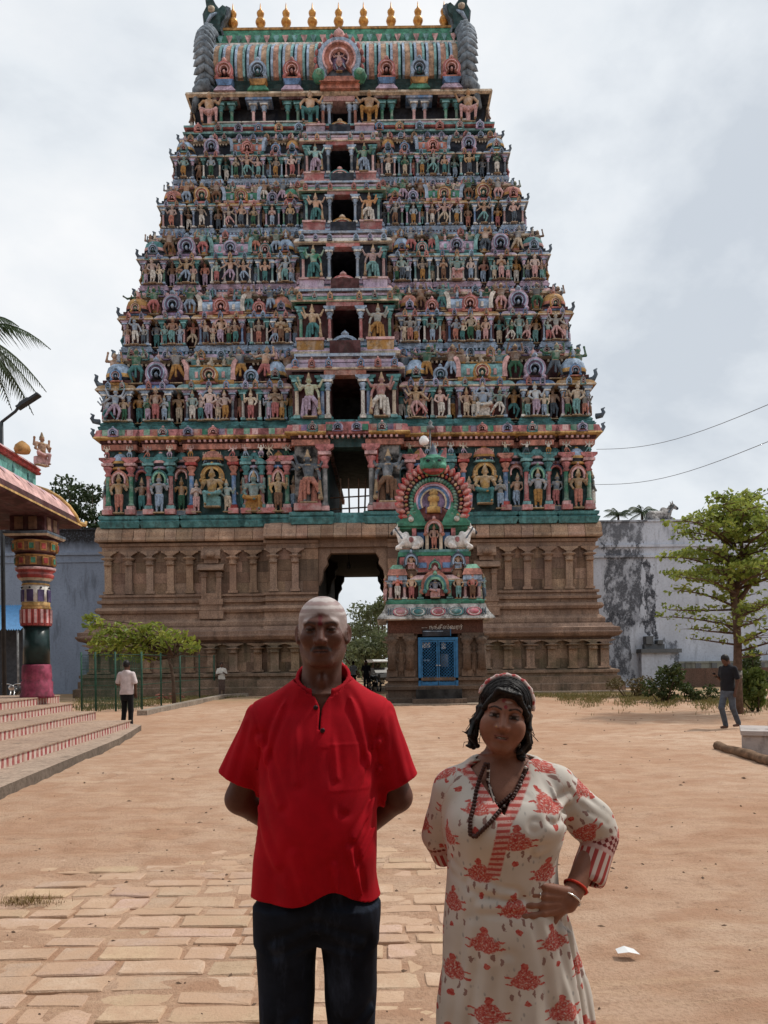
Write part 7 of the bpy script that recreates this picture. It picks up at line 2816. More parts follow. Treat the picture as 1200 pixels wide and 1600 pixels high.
def motorbike(name, loc, rz, label, body=(0.02, 0.02, 0.022)):
    t = empty(name, loc, rz)
    tag(t, label, 'motorbike')
    blk, chrome = simple('bike_black', (0.012, 0.012, 0.013), 0.35), simple('bike_chrome', (0.45, 0.45, 0.45), 0.3, 0.9)
    bd = simple('bike_body_%d' % int(body[0] * 1000), body, 0.3)
    for x in (-0.62, 0.64):
        b = MB()
        wheel_mb(b, x, 0.29, blk, chrome)
        b.build('wheel', t)
    b = MB()
    b.tube([(-0.62, 0.07, 0.30), (-0.2, 0.08, 0.45), (0.1, 0.06, 0.55), (0.40, 0, 0.80)], 0.03, chrome, 6)
    b.tube([(-0.62, -0.07, 0.30), (-0.2, -0.08, 0.45), (0.1, -0.06, 0.55), (0.40, 0, 0.80)], 0.03, chrome, 6)
    b.build('frame', t)
    b = MB()
    b.tube([(0.62, 0.06, 0.30), (0.46, 0.06, 0.80)], 0.025, chrome, 6)
    b.tube([(0.62, -0.06, 0.30), (0.46, -0.06, 0.80)], 0.025, chrome, 6)
    b.build('fork', t)
    b = MB()
    b.lathe([(0.0, -0.24), (0.12, -0.18), (0.16, 0.0), (0.13, 0.18), (0, 0.25)], bd, 12)
    o = b.build('tank', t, (0.16, 0, 0.74))
    o.rotation_euler = (0, R(98), 0)
    b = MB()
    b.tube([(0.0, 0, 0.72), (-0.3, 0, 0.72), (-0.62, 0, 0.79), (-0.8, 0, 0.82)], [0.09, 0.12, 0.11, 0.05], blk, 8)
    b.build('saddle', t)
    b = MB()
    b.box(-0.18, 0.2, -0.1, 0.1, 0.27, 0.52, blk)
    b.lathe([(0.09, -0.14), (0.11, 0), (0.09, 0.14)], chrome, 10, (0.02, 0, 0.38))
    b.build('engine', t)
    b = MB()
    b.tube([(0.40, -0.36, 1.0), (0.44, -0.12, 0.98), (0.46, 0, 0.93), (0.44, 0.12, 0.98), (0.40, 0.36, 1.0)], 0.018, chrome, 6)
    b.build('handlebar', t)
    b = MB()
    b.lathe([(0.0, -0.05), (0.08, -0.03), (0.10, 0.05), (0.085, 0.06), (0.0, 0.055)], chrome, 12)
    o = b.build('headlight', t, (0.56, 0, 0.86))
    o.rotation_euler = (0, R(90), 0)
    b = MB()
    b.tube([(-0.85, 0, 0.72), (-0.9, 0, 0.6), (-0.92, 0, 0.45)], [0.06, 0.07, 0.05], blk, 6)
    b.build('mudguard', t)
    return t


motorbike('motorbike', (at(26, 1080, 27).x, 27.0, 0.0), R(-80), 'dark motorbike parked under the blue shed')
g = ground(598, 1066)
motorbike('motorbike', (at(586, 1060, 42).x, 42.0, 0.0), R(-70), 'black motorbike parked inside the gate beside the shrine', (0.03, 0.03, 0.03))

# white canopied auto rickshaw beyond the gate
ar = empty('auto_rickshaw', (at(590, 1040, 57).x, 57.0, 0))
tag(ar, 'dark three-wheeled vehicle with pale roof seen beyond the gate', 'rickshaw')
blk = simple('bike_black', (0.012, 0.012, 0.013), 0.35)
b = MB()
b.prism([(-0.9, 0.3), (-0.95, 0.9), (-0.85, 1.2), (0.4, 1.2), (0.75, 0.85), (0.95, 0.5), (0.9, 0.3)], -0.6, 0.6, simple('rick_body', (0.03, 0.03, 0.03), 0.4))
b.build('body', ar)
b = MB()
b.prism([(-0.9, 1.62), (-0.92, 1.72), (-0.5, 1.82), (0.3, 1.82), (0.6, 1.68), (0.58, 1.6)], -0.64, 0.64, simple('rick_roof', (0.6, 0.6, 0.58), 0.6))
b.build('roof', ar)
for x, y in ((-0.8, -0.55), (-0.8, 0.55), (0.5, -0.55), (0.5, 0.55)):
    b = MB()
    b.tube([(x, y, 1.2), (x * 0.95, y, 1.65)], 0.03, blk, 6)
    b.build('roof_post', ar)
for x, y in ((-0.55, -0.62), (-0.55, 0.62), (0.72, 0)):
    b = MB()
    wheel_mb(b, x, 0.22, blk, P('stucco_grey'))
    b.build('wheel', ar, (0, y, 0))
ar.rotation_euler = (0, 0, R(-60))

# lamp hanging in the gateway
hl = empty('hanging_lamp', (at(545, 880, 41).x, 41, 0))
tag(hl, 'small dark lamp hanging on a chain in the gateway', 'lamp')
b = MB()
zl_ = at(545, 884, 41).z
b.tube([(0, 0, GATE_H), (0, 0, zl_)], 0.02, blk, 6)
b.build('chain', hl)
b = MB()
b.lathe([(0.0, -0.2), (0.08, -0.1), (0.11, 0.0), (0.05, 0.1), (0.07, 0.16), (0, 0.2)], blk, 8, (0, 0, zl_))
b.build('lamp_body', hl)

# whitewashed stone block and logs on the right
sb = ground(1161, 1181)
b = MB()
bm_ = wall_material('block_whitewash', (0.46, 0.41, 0.39), (0.035, 0.028, 0.026), stain=1.0)
b.box(0, 2.2, 0, 1.1, 0, 0.33, bm_)
b.box(-0.03, 2.2, -0.03, 1.13, 0.33, 0.40, bm_)
o = b.build('stone_block', None, (sb.x, sb.y, 0), R(-24))
o.name = 'stone_plinth'
tag(o, 'peeling whitewashed low stone plinth at the right picture edge', 'plinth')
logm = simple('log_wood', (0.17, 0.105, 0.065), 0.9, var=0.5, scale=8)
for k, (a, c, r_, dz_, lab) in enumerate(((ground(1121, 1172), ground(1230, 1204), 0.075, 0.07, 'long thin log lying on the sand before the stone plinth'), ((0), (0), 0.07, 0.47, 'short log lying on top of the stone plinth'))):
    if k:
        a, c = Vector((sb.x + 0.55, sb.y + 0.25, 0)), Vector((sb.x + 1.9, sb.y - 0.1, 0))
    pts = []
    for q in range(9):
        p_ = a.lerp(c, q / 8)
        pts.append((p_.x + random.uniform(-.015, .015), p_.y + random.uniform(-.015, .015), dz_ + random.uniform(-.012, .012)))
    b = MB()
    b.tube(pts, [r_ * random.uniform(0.85, 1.1) for _ in pts], logm, 9)
    o = b.build('log')
    tag(o, lab, 'log', 'logs')
g = ground(980, 1491)
pm_ = simple('paper', (0.72, 0.72, 0.72), 0.7, var=0.08)
me = bpy.data.meshes.new('paper_scrap')
me.from_pydata([(-0.055, -0.02, 0.012), (0.0, -0.03, 0.022), (0.06, -0.025, 0.008), (0.045, 0.035, 0.015), (-0.005, 0.04, 0.03), (-0.05, 0.04, 0.014)], [], [(0, 1, 4, 5), (1, 2, 3, 4)])
me.materials.append(pm_)
o = link(bpy.data.objects.new('paper_scrap', me))
o.location = (g.x, g.y, 0.0)
tag(o, 'crumpled white scrap of paper on the sand right of the woman', 'paper')
hp = ground(40, 1410)
pts = [(hp.x + rs.normal(0, 0.10), hp.y + rs.normal(0, 0.035), 0.0) for _ in range(160)]
o = link(bpy.data.objects.new('dry_grass', blades('dry_grass', pts, 0.035, simple('straw', (0.22, 0.15, 0.06), 0.9), per=3, spread=0.05, seed=8, lean=1.6, wid=0.002)))
tag(o, 'flat wisp of dry straw on the paving at the left edge', 'straw', kind='stuff')
# ------------------------------------------------------------------ people: shared pieces
def vcol_mat(name, rough=0.55, bump=0.12, scale=220, sub=0.0, spec=0.35):
    if name in MATS:
        return MATS[name]
    t = NT(name)
    a = t.attr('col')
    n = t.noise(t.tc(), scale, 4, 0.6)
    big = t.noise(t.tc(), 38, 4, 0.6)
    col = t.mix(t.ramp(big, [(0.35, 0.0), (0.65, 0.35)]), a.outputs['Color'], t.mix(1.0, a.outputs['Color'], (0.62, 0.56, 0.54), 'MULTIPLY'))
    t.color(col)
    t.rough(rough)
    t.b.inputs['Specular IOR Level'].default_value = spec
    if sub:
        t.b.inputs['Subsurface Weight'].default_value = sub
        t.b.inputs['Subsurface Radius'].default_value = (0.012, 0.005, 0.003)
        t.b.inputs['Subsurface Scale'].default_value = 0.5
    t.bump(n, bump, 0.003)
    MATS[name] = t.m
    return t.m


SKIN = vcol_mat('skin', 0.50, 0.25, spec=0.25)


def head_field(p, wide=1.0, lids=1.0, fem=False):
    """adult head, origin between the eyes' height and the ears, looking towards -Y; chin at -0.118, crown at 0.127"""
    x, y, z = p[:, 0], p[:, 1], p[:, 2]
    q = p.copy()
    q[:, 0] = np.abs(x)
    d = ell(p, (0, 0.014, 0.042), (0.076, 0.094, 0.085))
    d = smin(d, ell(p, (0, -0.018, -0.028), (0.064 * wide, 0.074, 0.088)), 0.03)
    d = smin(d, cap(q, (0.052 * wide, 0.012, -0.050), (0.018, -0.062, -0.098), 0.020, 0.018), 0.03)
    d = smin(d, ell(p, (0, -0.074, -0.100), (0.022, 0.020, 0.018)), 0.022)
    d = smin(d, ell(q, (0.041 * wide, -0.064, -0.022), (0.025, 0.022, 0.024)), 0.025)          # cheekbones
    if fem:
        d = smin(d, ell(q, (0.040, -0.060, -0.048), (0.028, 0.026, 0.030)), 0.03)
    d = smin(d, cap(q, (0.0, -0.0865, 0.026), (0.046, -0.070, 0.030), 0.009 if fem else 0.0115, 0.009), 0.018)   # brow
    d = smax(d, -ell(q, (0.0315, -0.099, 0.008), (0.0195, 0.021, 0.0125)), 0.012)                # sockets
    eb = ell(q, (0.0315, -0.0735, 0.0065), (0.0135, 0.0135, 0.0135))
    d = smin(d, eb, 0.003)
    # lids
    op = 0.0032 * lids
    lid = np.maximum(ell(q, (0.0315, -0.0735, 0.0065), (0.0158, 0.0158, 0.0158)), -(np.abs(z - 0.0062 + 0.0015 * lids) - op))
    d = smin(d, lid, 0.003)
    # nose
    d = smin(d, cap(p, (0, -0.086, 0.018), (0, -0.1085, -0.030), 0.0075, 0.0125 if not fem else 0.0115), 0.014)
    d = smin(d, ell(q, (0.0145, -0.0965, -0.034), (0.0095, 0.0125, 0.0095)), 0.009)
    d = smax(d, -ell(q, (0.0075, -0.1045, -0.0445), (0.0042, 0.006, 0.005)), 0.003)
    # mouth
    d = smin(d, ell(p, (0, -0.0795, -0.064), (0.028, 0.016, 0.020)), 0.016)
    d = smin(d, cap(q, (0, -0.0965, -0.0605), (0.021, -0.0835, -0.0655), 0.0058 if not fem else 0.0066, 0.0028), 0.005)
    d = smin(d, cap(q, (0, -0.0945, -0.0735), (0.018, -0.0835, -0.0690), 0.0064 if not fem else 0.0075, 0.0028), 0.005)
    d = smax(d, -cap(q, (0, -0.1005, -0.0672), (0.022, -0.0875, -0.0680), 0.0022 if not fem else 0.0036, 0.0016), 0.002)
    d = smax(d, -cap(p, (0, -0.103, -0.046), (0, -0.100, -0.056), 0.003, 0.003), 0.005)
    # folds beside the nose
    if not fem:
        d = smax(d, -cap(q, (0.021, -0.0955, -0.034), (0.034, -0.083, -0.062), 0.0022, 0.0022), 0.008)
    # ears
    re = rotm('Z', -22)
    e1 = ell(q, (0.0790, 0.014, -0.004), (0.0085, 0.020, 0.033), re)
    e1 = smax(e1, -ell(q, (0.0875, 0.008, -0.001), (0.0065, 0.010, 0.019), re), 0.004)
    e1 = smin(e1, ell(q, (0.0770, 0.004, -0.030), (0.007, 0.009, 0.010)), 0.006)
    d = smin(d, e1, 0.006)
    return d


def hand_prims(wr, tip_dir, palm_n, side, L=0.18, curl=0.5, spread=0.2):
    """list of capsules for a hand: wrist point, direction of the fingers, palm normal (out of the back of the hand), +1/-1 thumb side"""
    f = Vector(tip_dir).normalized()
    n = Vector(palm_n)
    n = (n - f * n.dot(f)).normalized()
    s = f.cross(n).normalized() * side
    W = Vector(wr)
    out = []
    pl = L * 0.50
    for k, o in enumerate((-0.36, -0.12, 0.12, 0.34)):
        out.append((W + s * o * 0.05, W + f * pl + s * o * 0.090, 0.0155, 0.0125))
    for k, (o, ln) in enumerate(((0.42, 0.42), (0.14, 0.47), (-0.14, 0.44), (-0.42, 0.35))):
        ln *= L
        b = W + f * pl + s * o * 0.080
        dirn = (f + s * o * spread * 0.6).normalized()
        p1 = b + dirn * ln * 0.45 - n * ln * 0.10 * curl
        d2 = (dirn - n * 0.55 * curl).normalized()
        p2 = p1 + d2 * ln * 0.32
        d3 = (dirn - n * 1.0 * curl).normalized()
        p3 = p2 + d3 * ln * 0.24
        out += [(b, p1, 0.0098, 0.0088), (p1, p2, 0.0088, 0.0080), (p2, p3, 0.0080, 0.0066)]
    tb = W + f * pl * 0.30 + s * 0.022
    t1 = tb + (f * 0.55 + s * 0.85 - n * 0.2).normalized() * L * 0.24
    t2 = t1 + (f * 0.85 + s * 0.42 - n * 0.2).normalized() * L * 0.17
    out += [(tb, t1, 0.0150, 0.0108), (t1, t2, 0.0106, 0.0085)]
    return [(tuple(a), tuple(b_), ra, rb) for a, b_, ra, rb in out]


def fold(p, a, b_, r_, am):
    """one crisp crease: sharp ridge with a soft valley beside it"""
    m = (p > np.minimum(a, b_).astype(np.float32) - 0.06).all(1) & (p < np.maximum(a, b_).astype(np.float32) + 0.06).all(1)
    o = np.zeros(len(p), np.float32)
    if m.any():
        q = p[m]
        dd = cap(q, a, b_, 0.0, 0.0)
        o[m] = am * np.exp(-(dd / r_) ** 2) - am * 0.6 * np.exp(-((dd - r_ * 2.0) / (r_ * 1.1)) ** 2)
    return o


def foot(p, x, y, z=0.0, ang=0.0):
    d = cap(p, (x, y + 0.03, 0.085), (x, y + 0.045, 0.04), 0.036, 0.034)
    d = smin(d, cap(p, (x, y + 0.05, 0.035), (x, y - 0.11, 0.026), 0.034, 0.026), 0.03)
    for k in range(5):
        d = smin(d, cap(p, (x + (k - 2) * 0.015, y - 0.10, 0.02), (x + (k - 2) * 0.017, y - 0.145 + abs(k - 1.5) * 0.006, 0.014), 0.012, 0.009), 0.006)
    return np.maximum(d, -p[:, 2] + 0.002)


def cloth_mat(name, rgb, var=0.18, weave=900, rough=0.85, sheen=0.1, wear=None):
    if name in MATS:
        return MATS[name]
    t = NT(name)
    oc = t.tc()
    n = t.noise(oc, 9, 4, 0.6)
    wv = t.noise(oc, weave, 2)
    col = t.mix(t.ramp(n, [(0.35, 0), (0.65, 1)]), tuple(c * (1 - var) for c in rgb), tuple(min(1, c * (1 + var)) for c in rgb))
    if wear:
        wn_ = t.noise(t.mapping(oc, (1, 1, 0.35)), 14, 5, 0.65)
        col = t.mix(t.ramp(wn_, [(0.52, 0.0), (0.74, 0.8)]), col, wear)
    t.color(col)
    t.rough(rough)
    t.b.inputs['Specular IOR Level'].default_value = 0.15
    t.b.inputs['Sheen Weight'].default_value = sheen
    t.bump(wv, 0.15, 0.001)
    MATS[name] = t.m
    return t.m


def add_mesh(name, parent, fn, lo, hi, h, mats, attrs=None, mi=None, B=8):
    v, f = field_mesh(fn, lo, hi, h, B)
    me = np_mesh(name, v, f, mats, mi=mi(v[f].mean(1)) if mi else None, attrs={k: g(v) for k, g in (attrs or {}).items()})
    return link(bpy.data.objects.new(name, me), parent)


def creases(p, s, amp, ax=(1, 1, 1)):
    """ridged wrinkles"""
    q = p * np.array(ax, np.float32)
    n = fbm(q, s, 3)
    return amp * (1 - np.minimum(1, np.abs(n - 0.5) * 9)) ** 2


def C4(rgb, n):
    a = np.ones((n, 4), np.float32)
    a[:, :3] = rgb
    return a


def blend(c, m, rgb):
    m = np.clip(m, 0, 1)[:, None]
    c[:, :3] = c[:, :3] * (1 - m) + np.array(rgb, np.float32) * m


def sstep(a, b, x):
    t = np.clip((x - a) / (b - a), 0, 1)
    return t * t * (3 - 2 * t)


# ------------------------------------------------------------------ the man in the red shirt
MO = Vector((-0.182, 2.15, 0.0))
man = empty('person', MO)
tag(man, 'man in a red short-sleeved collarless shirt and dark jeans, ash-smeared shaved head, hands behind back', 'person', 'two people posing in front')
HM = np.array((0.012, -0.008, 1.637), np.float32)
MS = np.array((0.89, 0.84, 0.805), np.float32)


def near(p, lo, hi, fn, d, k):
    """join fn to d, but evaluate it only inside a box"""
    m = ((p > np.array(lo, np.float32)) & (p < np.array(hi, np.float32))).all(1)
    if m.any():
        d[m] = smin(d[m], fn(p[m]), k)
    return d


def caps(L, k):
    def f(p):
        d = None
        for a, b_, ra, rb in L:
            v = cap(p, a, b_, ra, rb)
            d = v if d is None else smin(d, v, k)
        return d
    return f


def man_body(p):
    d = np.full(len(p), 1.0, np.float32)
    m = p[:, 2] > 1.42
    if m.any():
        d[m] = head_field((p[m] - HM) / MS, wide=0.95, lids=0.7) * 0.805
    nk = cap(p, (0.011, 0.014, 1.60), (0.0, 0.028, 1.44), 0.052, 0.060)
    for s in (-1, 1):
        nk = smin(nk, cap(p, (0.011 + s * 0.040, 0.0, 1.575), (0.011 + s * 0.014, -0.026, 1.445), 0.010, 0.009), 0.022)
    nk = smin(nk, ell(p, (0.011, -0.036, 1.505), (0.010, 0.012, 0.016)), 0.014)
    d = smin(d, nk, 0.025)
    d = smin(d, loft(p, [(0.80, 0, 0, 0.12, 0.085), (0.95, 0, 0, 0.145, 0.10), (1.10, 0, 0, 0.135, 0.10), (1.30, 0, 0, 0.14, 0.095), (1.40, 0, 0.01, 0.12, 0.075), (1.46, 0, 0.015, 0.07, 0.055)]), 0.04)
    for s, ex in ((-1, -0.235), (1, 0.215)):
        d = smin(d, cap(p, (s * 0.150, 0.01, 1.405), (ex, 0.055, 1.165), 0.050, 0.040), 0.03)
        d = smin(d, cap(p, (ex, 0.055, 1.165), (s * 0.055, 0.185, 1.00), 0.041, 0.028), 0.02)
        hp = hand_prims((s * 0.055, 0.185, 1.00), (-s * 0.7, 0.08, -0.6), (0, 1, 0.1), s, 0.175, 0.6)
        d = near(p, (-0.2, 0.05, 0.78), (0.2, 0.32, 1.1), caps(hp, 0.006), d, 0.006)
        d = near(p, (-0.3, -0.2, -0.1), (0.3, 0.2, 0.95), caps([((s * 0.085, 0, 0.82), (s * 0.088, 0.01, 0.46), 0.066, 0.050), ((s * 0.088, 0.01, 0.46), (s * 0.09, 0.03, 0.09), 0.048, 0.034)], 0.02), d, 0.02)
        d = near(p, (-0.3, -0.3, -0.1), (0.3, 0.2, 0.25), lambda q: foot(q, s * 0.095, 0.0), d, 0.02)
    return d


def man_cols(v):
    c = C4((0.112, 0.046, 0.031), len(v))
    q = (v - HM) / MS
    x, y, z = q[:, 0], q[:, 1], q[:, 2]
    hd = z > -0.20
    ax = np.abs(x)
    front = sstep(-0.02, -0.05, y)
    # ruddy cheeks and nose
    blend(c, hd * front * np.exp(-((ax - 0.035) / 0.02) ** 2 - ((z + 0.03) / 0.02) ** 2) * 0.5, (0.12, 0.055, 0.038))
    blend(c, hd * front * np.exp(-((x) / 0.014) ** 2 - ((z + 0.025) / 0.02) ** 2) * 0.6, (0.15, 0.068, 0.055))
    # sacred ash over scalp and forehead, wiped in bands
    arch = z + 16.0 * x * x * (y < 0.02) + (y > 0.0) * 0.5 * y
    nz = fbm(q * np.array((1, 1, 1), np.float32), 60, 3) - 0.5
    m = sstep(0.056, 0.068, arch + nz * 0.014) * hd * (z > -0.045) * (ax < 0.0765)
    band = 0.5 + 0.5 * np.sin((z + 2.2 * x * x - 0.25 * y) * 2 * PI / 0.021 + nz * 2.0)
    blend(c, m * (0.80 + 0.5 * nz), (0.44, 0.37, 0.355))
    blend(c, m * sstep(0.45, 0.75, band) * sstep(0.07, 0.09, z + 4 * x * x) * 0.55, (0.36, 0.23, 0.225))
    blend(c, m * sstep(0.6, 0.2, band) * sstep(0.06, 0.08, z + 4 * x * x) * 0.75, (0.66, 0.60, 0.58))
    # frown lines and under-eye creases, their shade painted into the skin colour
    for xf in (-0.007, 0.007):
        blend(c, hd * (y < -0.06) * sstep(0.0022, 0.0008, np.abs(x - xf)) * sstep(0.014, 0.020, z) * sstep(0.036, 0.030, z) * 0.6, (0.04, 0.016, 0.012))
    for zf in (-0.004, -0.009):
        blend(c, hd * (y < -0.05) * sstep(0.0018, 0.0006, np.abs(z - zf + 0.12 * np.abs(ax - 0.034))) * sstep(0.018, 0.022, ax) * sstep(0.052, 0.046, ax) * 0.45, (0.05, 0.02, 0.015))
    # red mark between the brows
    blend(c, hd * (y < -0.05) * sstep(0.0075, 0.0045, ax - 0.0015 * np.sin(z * 300)) * sstep(0.016, 0.022, z) * sstep(0.060, 0.050, z), (0.10, 0.006, 0.008))
    # brows, lashes, eyes
    bz = 0.0245 + 0.006 * sstep(0.01, 0.035, ax) - 0.010 * sstep(0.036, 0.056, ax)
    blend(c, hd * (y < -0.05) * sstep(0.0055, 0.002, np.abs(z - bz)) * sstep(0.010, 0.016, ax) * sstep(0.056, 0.048, ax) * 0.75, (0.035, 0.026, 0.024))
    er = np.sqrt((ax - 0.0315) ** 2 + (z - 0.0045) ** 2)
    slit = (np.abs(z - 0.0045) < 0.0036) & (np.abs(ax - 0.0315) < 0.0125) & (y < -0.07) & hd
    blend(c, slit * 1.0, (0.13, 0.10, 0.09))
    blend(c, slit * sstep(0.0068, 0.0056, np.abs(ax - 0.0315)), (0.012, 0.008, 0.007))
    blend(c, hd * (y < -0.06) * sstep(0.003, 0.001, np.abs(z - 0.0088)) * sstep(0.016, 0.013, np.abs(ax - 0.0315)), (0.02, 0.013, 0.012))
    blend(c, hd * (y < -0.055) * sstep(0.021, 0.012, er) * (1 - slit) * 0.35, (0.05, 0.024, 0.018))
    # moustache, stubble, lips
    mz = -0.0545 - 0.006 * sstep(0.008, 0.03, ax)
    blend(c, hd * (y < -0.065) * sstep(0.0075, 0.004, np.abs(z - mz)) * sstep(0.036, 0.030, ax) * 0.85, (0.040, 0.032, 0.030))
    blend(c, hd * sstep(-0.045, -0.075, z) * sstep(0.03, 0.05, ax) * (y < 0.03) * 0.16, (0.22, 0.185, 0.17))
    blend(c, hd * (y < -0.08) * sstep(0.0085, 0.005, np.abs(z + 0.067)) * sstep(0.027, 0.022, ax) * 0.7, (0.105, 0.042, 0.036))
    blend(c, hd * (y < -0.075) * sstep(0.0022, 0.001, np.abs(z + 0.0675)) * sstep(0.025, 0.022, ax), (0.025, 0.012, 0.011))
    return c


add_mesh('body', man, man_body, (-0.31, -0.20, 0.0), (0.29, 0.28, 1.76), 0.0029, [SKIN], {'col': man_cols}, B=6)

SHR = [(0.86, -0.012, 0.0, 0.180, 0.128), (0.91, -0.012, 0.0, 0.177, 0.130), (1.00, -0.010, -0.004, 0.172, 0.138), (1.08, -0.008, -0.008, 0.167, 0.143), (1.18, -0.006, -0.006, 0.165, 0.138), (1.27, -0.004, 0.0, 0.168, 0.124),
       (1.35, -0.002, 0.004, 0.174, 0.110), (1.40, 0, 0.008, 0.184, 0.094), (1.435, 0.002, 0.012, 0.176, 0.082), (1.462, 0.004, 0.014, 0.148, 0.076), (1.49, 0.008, 0.016, 0.108, 0.073), (1.515, 0.010, 0.018, 0.078, 0.071), (1.53, 0.010, 0.018, 0.072, 0.070)]
SLV = ((-1, -0.241, 1.205), (1, 0.222, 1.188))
MFOLDS = [((0.165, -0.06, 1.335), (0.075, -0.125, 1.17), 0.010, 0.006), ((-0.160, -0.06, 1.345), (-0.095, -0.122, 1.18), 0.010, 0.005), ((0.165, -0.05, 1.20), (0.10, -0.13, 1.09), 0.008, 0.006),
          ((0.168, -0.05, 1.13), (0.115, -0.12, 1.03), 0.008, 0.007), ((0.168, -0.04, 1.26), (0.135, -0.10, 1.12), 0.007, 0.005), ((0.060, -0.135, 0.92), (0.045, -0.14, 1.02), 0.009, 0.006), ((0.118, -0.10, 0.93), (0.085, -0.135, 1.06), 0.009, 0.006),
          ((0.085, -0.06, 1.478), (0.150, -0.085, 1.25), 0.008, 0.005), ((-0.085, -0.06, 1.478), (-0.152, -0.085, 1.27), 0.008, 0.005), ((-0.165, -0.06, 1.16), (-0.11, -0.12, 1.02), 0.012, 0.005), ((-0.03, -0.14, 0.93), (-0.06, -0.14, 1.05), 0.012, 0.004),
          ((0.19, -0.02, 1.40), (0.235, -0.01, 1.23), 0.010, 0.005), ((-0.20, -0.02, 1.39), (-0.250, -0.01, 1.24), 0.010, 0.005), ((0.04, -0.10, 1.42), (0.055, -0.13, 1.25), 0.008, 0.003), ((-0.06, -0.09, 1.43), (-0.05, -0.13, 1.24), 0.010, 0.003)]


def shirt(p):
    x, y, z = p[:, 0], p[:, 1], p[:, 2]
    d = loft(p, SHR, 2.2)
    for s, hx, hz in SLV:
        d = smin(d, cap(p, (s * 0.148, 0.012, 1.385), (hx, 0.045, hz), 0.062, 0.068), 0.03)
    front = sstep(0.06, -0.04, y)
    d = d - (fbm(p, 5.0, 2) - 0.5) * 0.012
    d = d - (fbm(p * np.array((1, 1, 0.4), np.float32), 16.0, 2) - 0.5) * 0.005
    d = d - 0.0030 * np.sin(x * 52 + 6 * (fbm(p, 3, 2) - 0.5) * 4) * sstep(1.10, 0.94, z) * np.clip(np.abs(x) * 8, 0.3, 1)
    for (a, b_, r_, am) in MFOLDS:
        d = d - fold(p, a, b_, r_, am)
    # armhole seams, chest pocket, placket
    sm = (np.abs(x) - 0.158 - 0.25 * np.clip(z - 1.33, -0.1, 0.15) ** 2 * 10)
    d = d + 0.0025 * np.exp(-(sm / 0.0035) ** 2) * (z > 1.26)
    pk = np.maximum(np.abs(x - 0.085) - 0.055, np.abs(z - 1.275) - 0.06)
    d = d - 0.0006 * sstep(0.002, -0.002, pk) * front - 0.0007 * np.exp(-(pk / 0.0035) ** 2) * front
    pq = np.maximum(np.abs(x - 0.016) - 0.017, np.abs(z - 1.40) - 0.075)
    d = d - 0.0012 * sstep(0.002, -0.002, pq) * front
    sh = np.maximum(d, -(d + 0.012))
    hem = 0.908 + 0.034 * np.exp(-((x - 0.035) / 0.055) ** 2) - 0.006 * sstep(0.05, 0.16, x) + 0.003 * np.sin(x * 30)
    sh = np.maximum(sh, hem - z)
    for s, hx, hz in SLV:
        nrm = np.array((s * 0.40, 0.10, -0.90)); nrm /= np.linalg.norm(nrm)
        c0 = np.array((hx + s * 0.005, 0.045, hz + 0.026))
        pl_ = (p - c0) @ nrm.astype(np.float32) - 5 * np.clip(0.188 - x * s, 0, 1) - 2 * np.clip(1.10 - z, 0, 1)
        sh = np.maximum(sh, pl_)
    nk = np.sqrt((x - 0.010) ** 2 + (y - 0.016) ** 2) - 0.066
    sh = np.where(z > 1.43, np.maximum(sh, -nk), sh)
    top = 1.520 + 0.60 * (y - 0.016)
    sh = np.maximum(sh, z - top + 0.018 - 3 * np.clip(nk - 0.012, 0, 1))
    wv = 0.0025 + 0.020 * sstep(1.42, 1.475, z)
    slit = np.maximum(np.abs(x - 0.012 + (1.47 - z) * 0.06) - wv, 1.372 - z)
    sh = np.where(y < 0, np.maximum(sh, -np.maximum(slit, y + 0.02)), sh)
    cb = np.abs(nk - 0.006) - 0.0055
    cb = np.maximum(cb, np.maximum(z - top, top - 0.036 - z))
    cb = np.maximum(cb, -np.maximum(np.abs(x - 0.010) - 0.026, y + 0.02))
    return np.minimum(sh, cb)


sho = add_mesh('shirt', man, shirt, (-0.36, -0.20, 0.87), (0.36, 0.20, 1.57), 0.0036, [cloth_mat('red_cotton', (0.40, 0.004, 0.013), 0.16, sheen=0.0)])
# placket seams, hem stitching as fine raised strips; buttons
bm_ = simple('button_dark', (0.03, 0.012, 0.014), 0.4)
for zb_, xb_ in ((1.432, -0.004), (1.372, 0.016)):
    v = np.array([[xb_, -0.3, zb_]], np.float32)
    ys = np.linspace(-0.2, -0.03, 400, dtype=np.float32)
    pp = np.stack([np.full(400, xb_), ys, np.full(400, zb_)], 1).astype(np.float32)
    dd = shirt(pp)
    k_ = np.argmax(dd < 0.002) if (dd < 0.002).any() else 300
    b = MB()
    b.lathe([(0.0, -0.003), (0.0062, -0.0025), (0.0068, 0.0), (0.005, 0.0025), (0.0, 0.002)], bm_, 12)
    o = b.build('button', man, (xb_, float(ys[k_]) - 0.001, zb_))
    o.rotation_euler = (R(80), 0, 0)


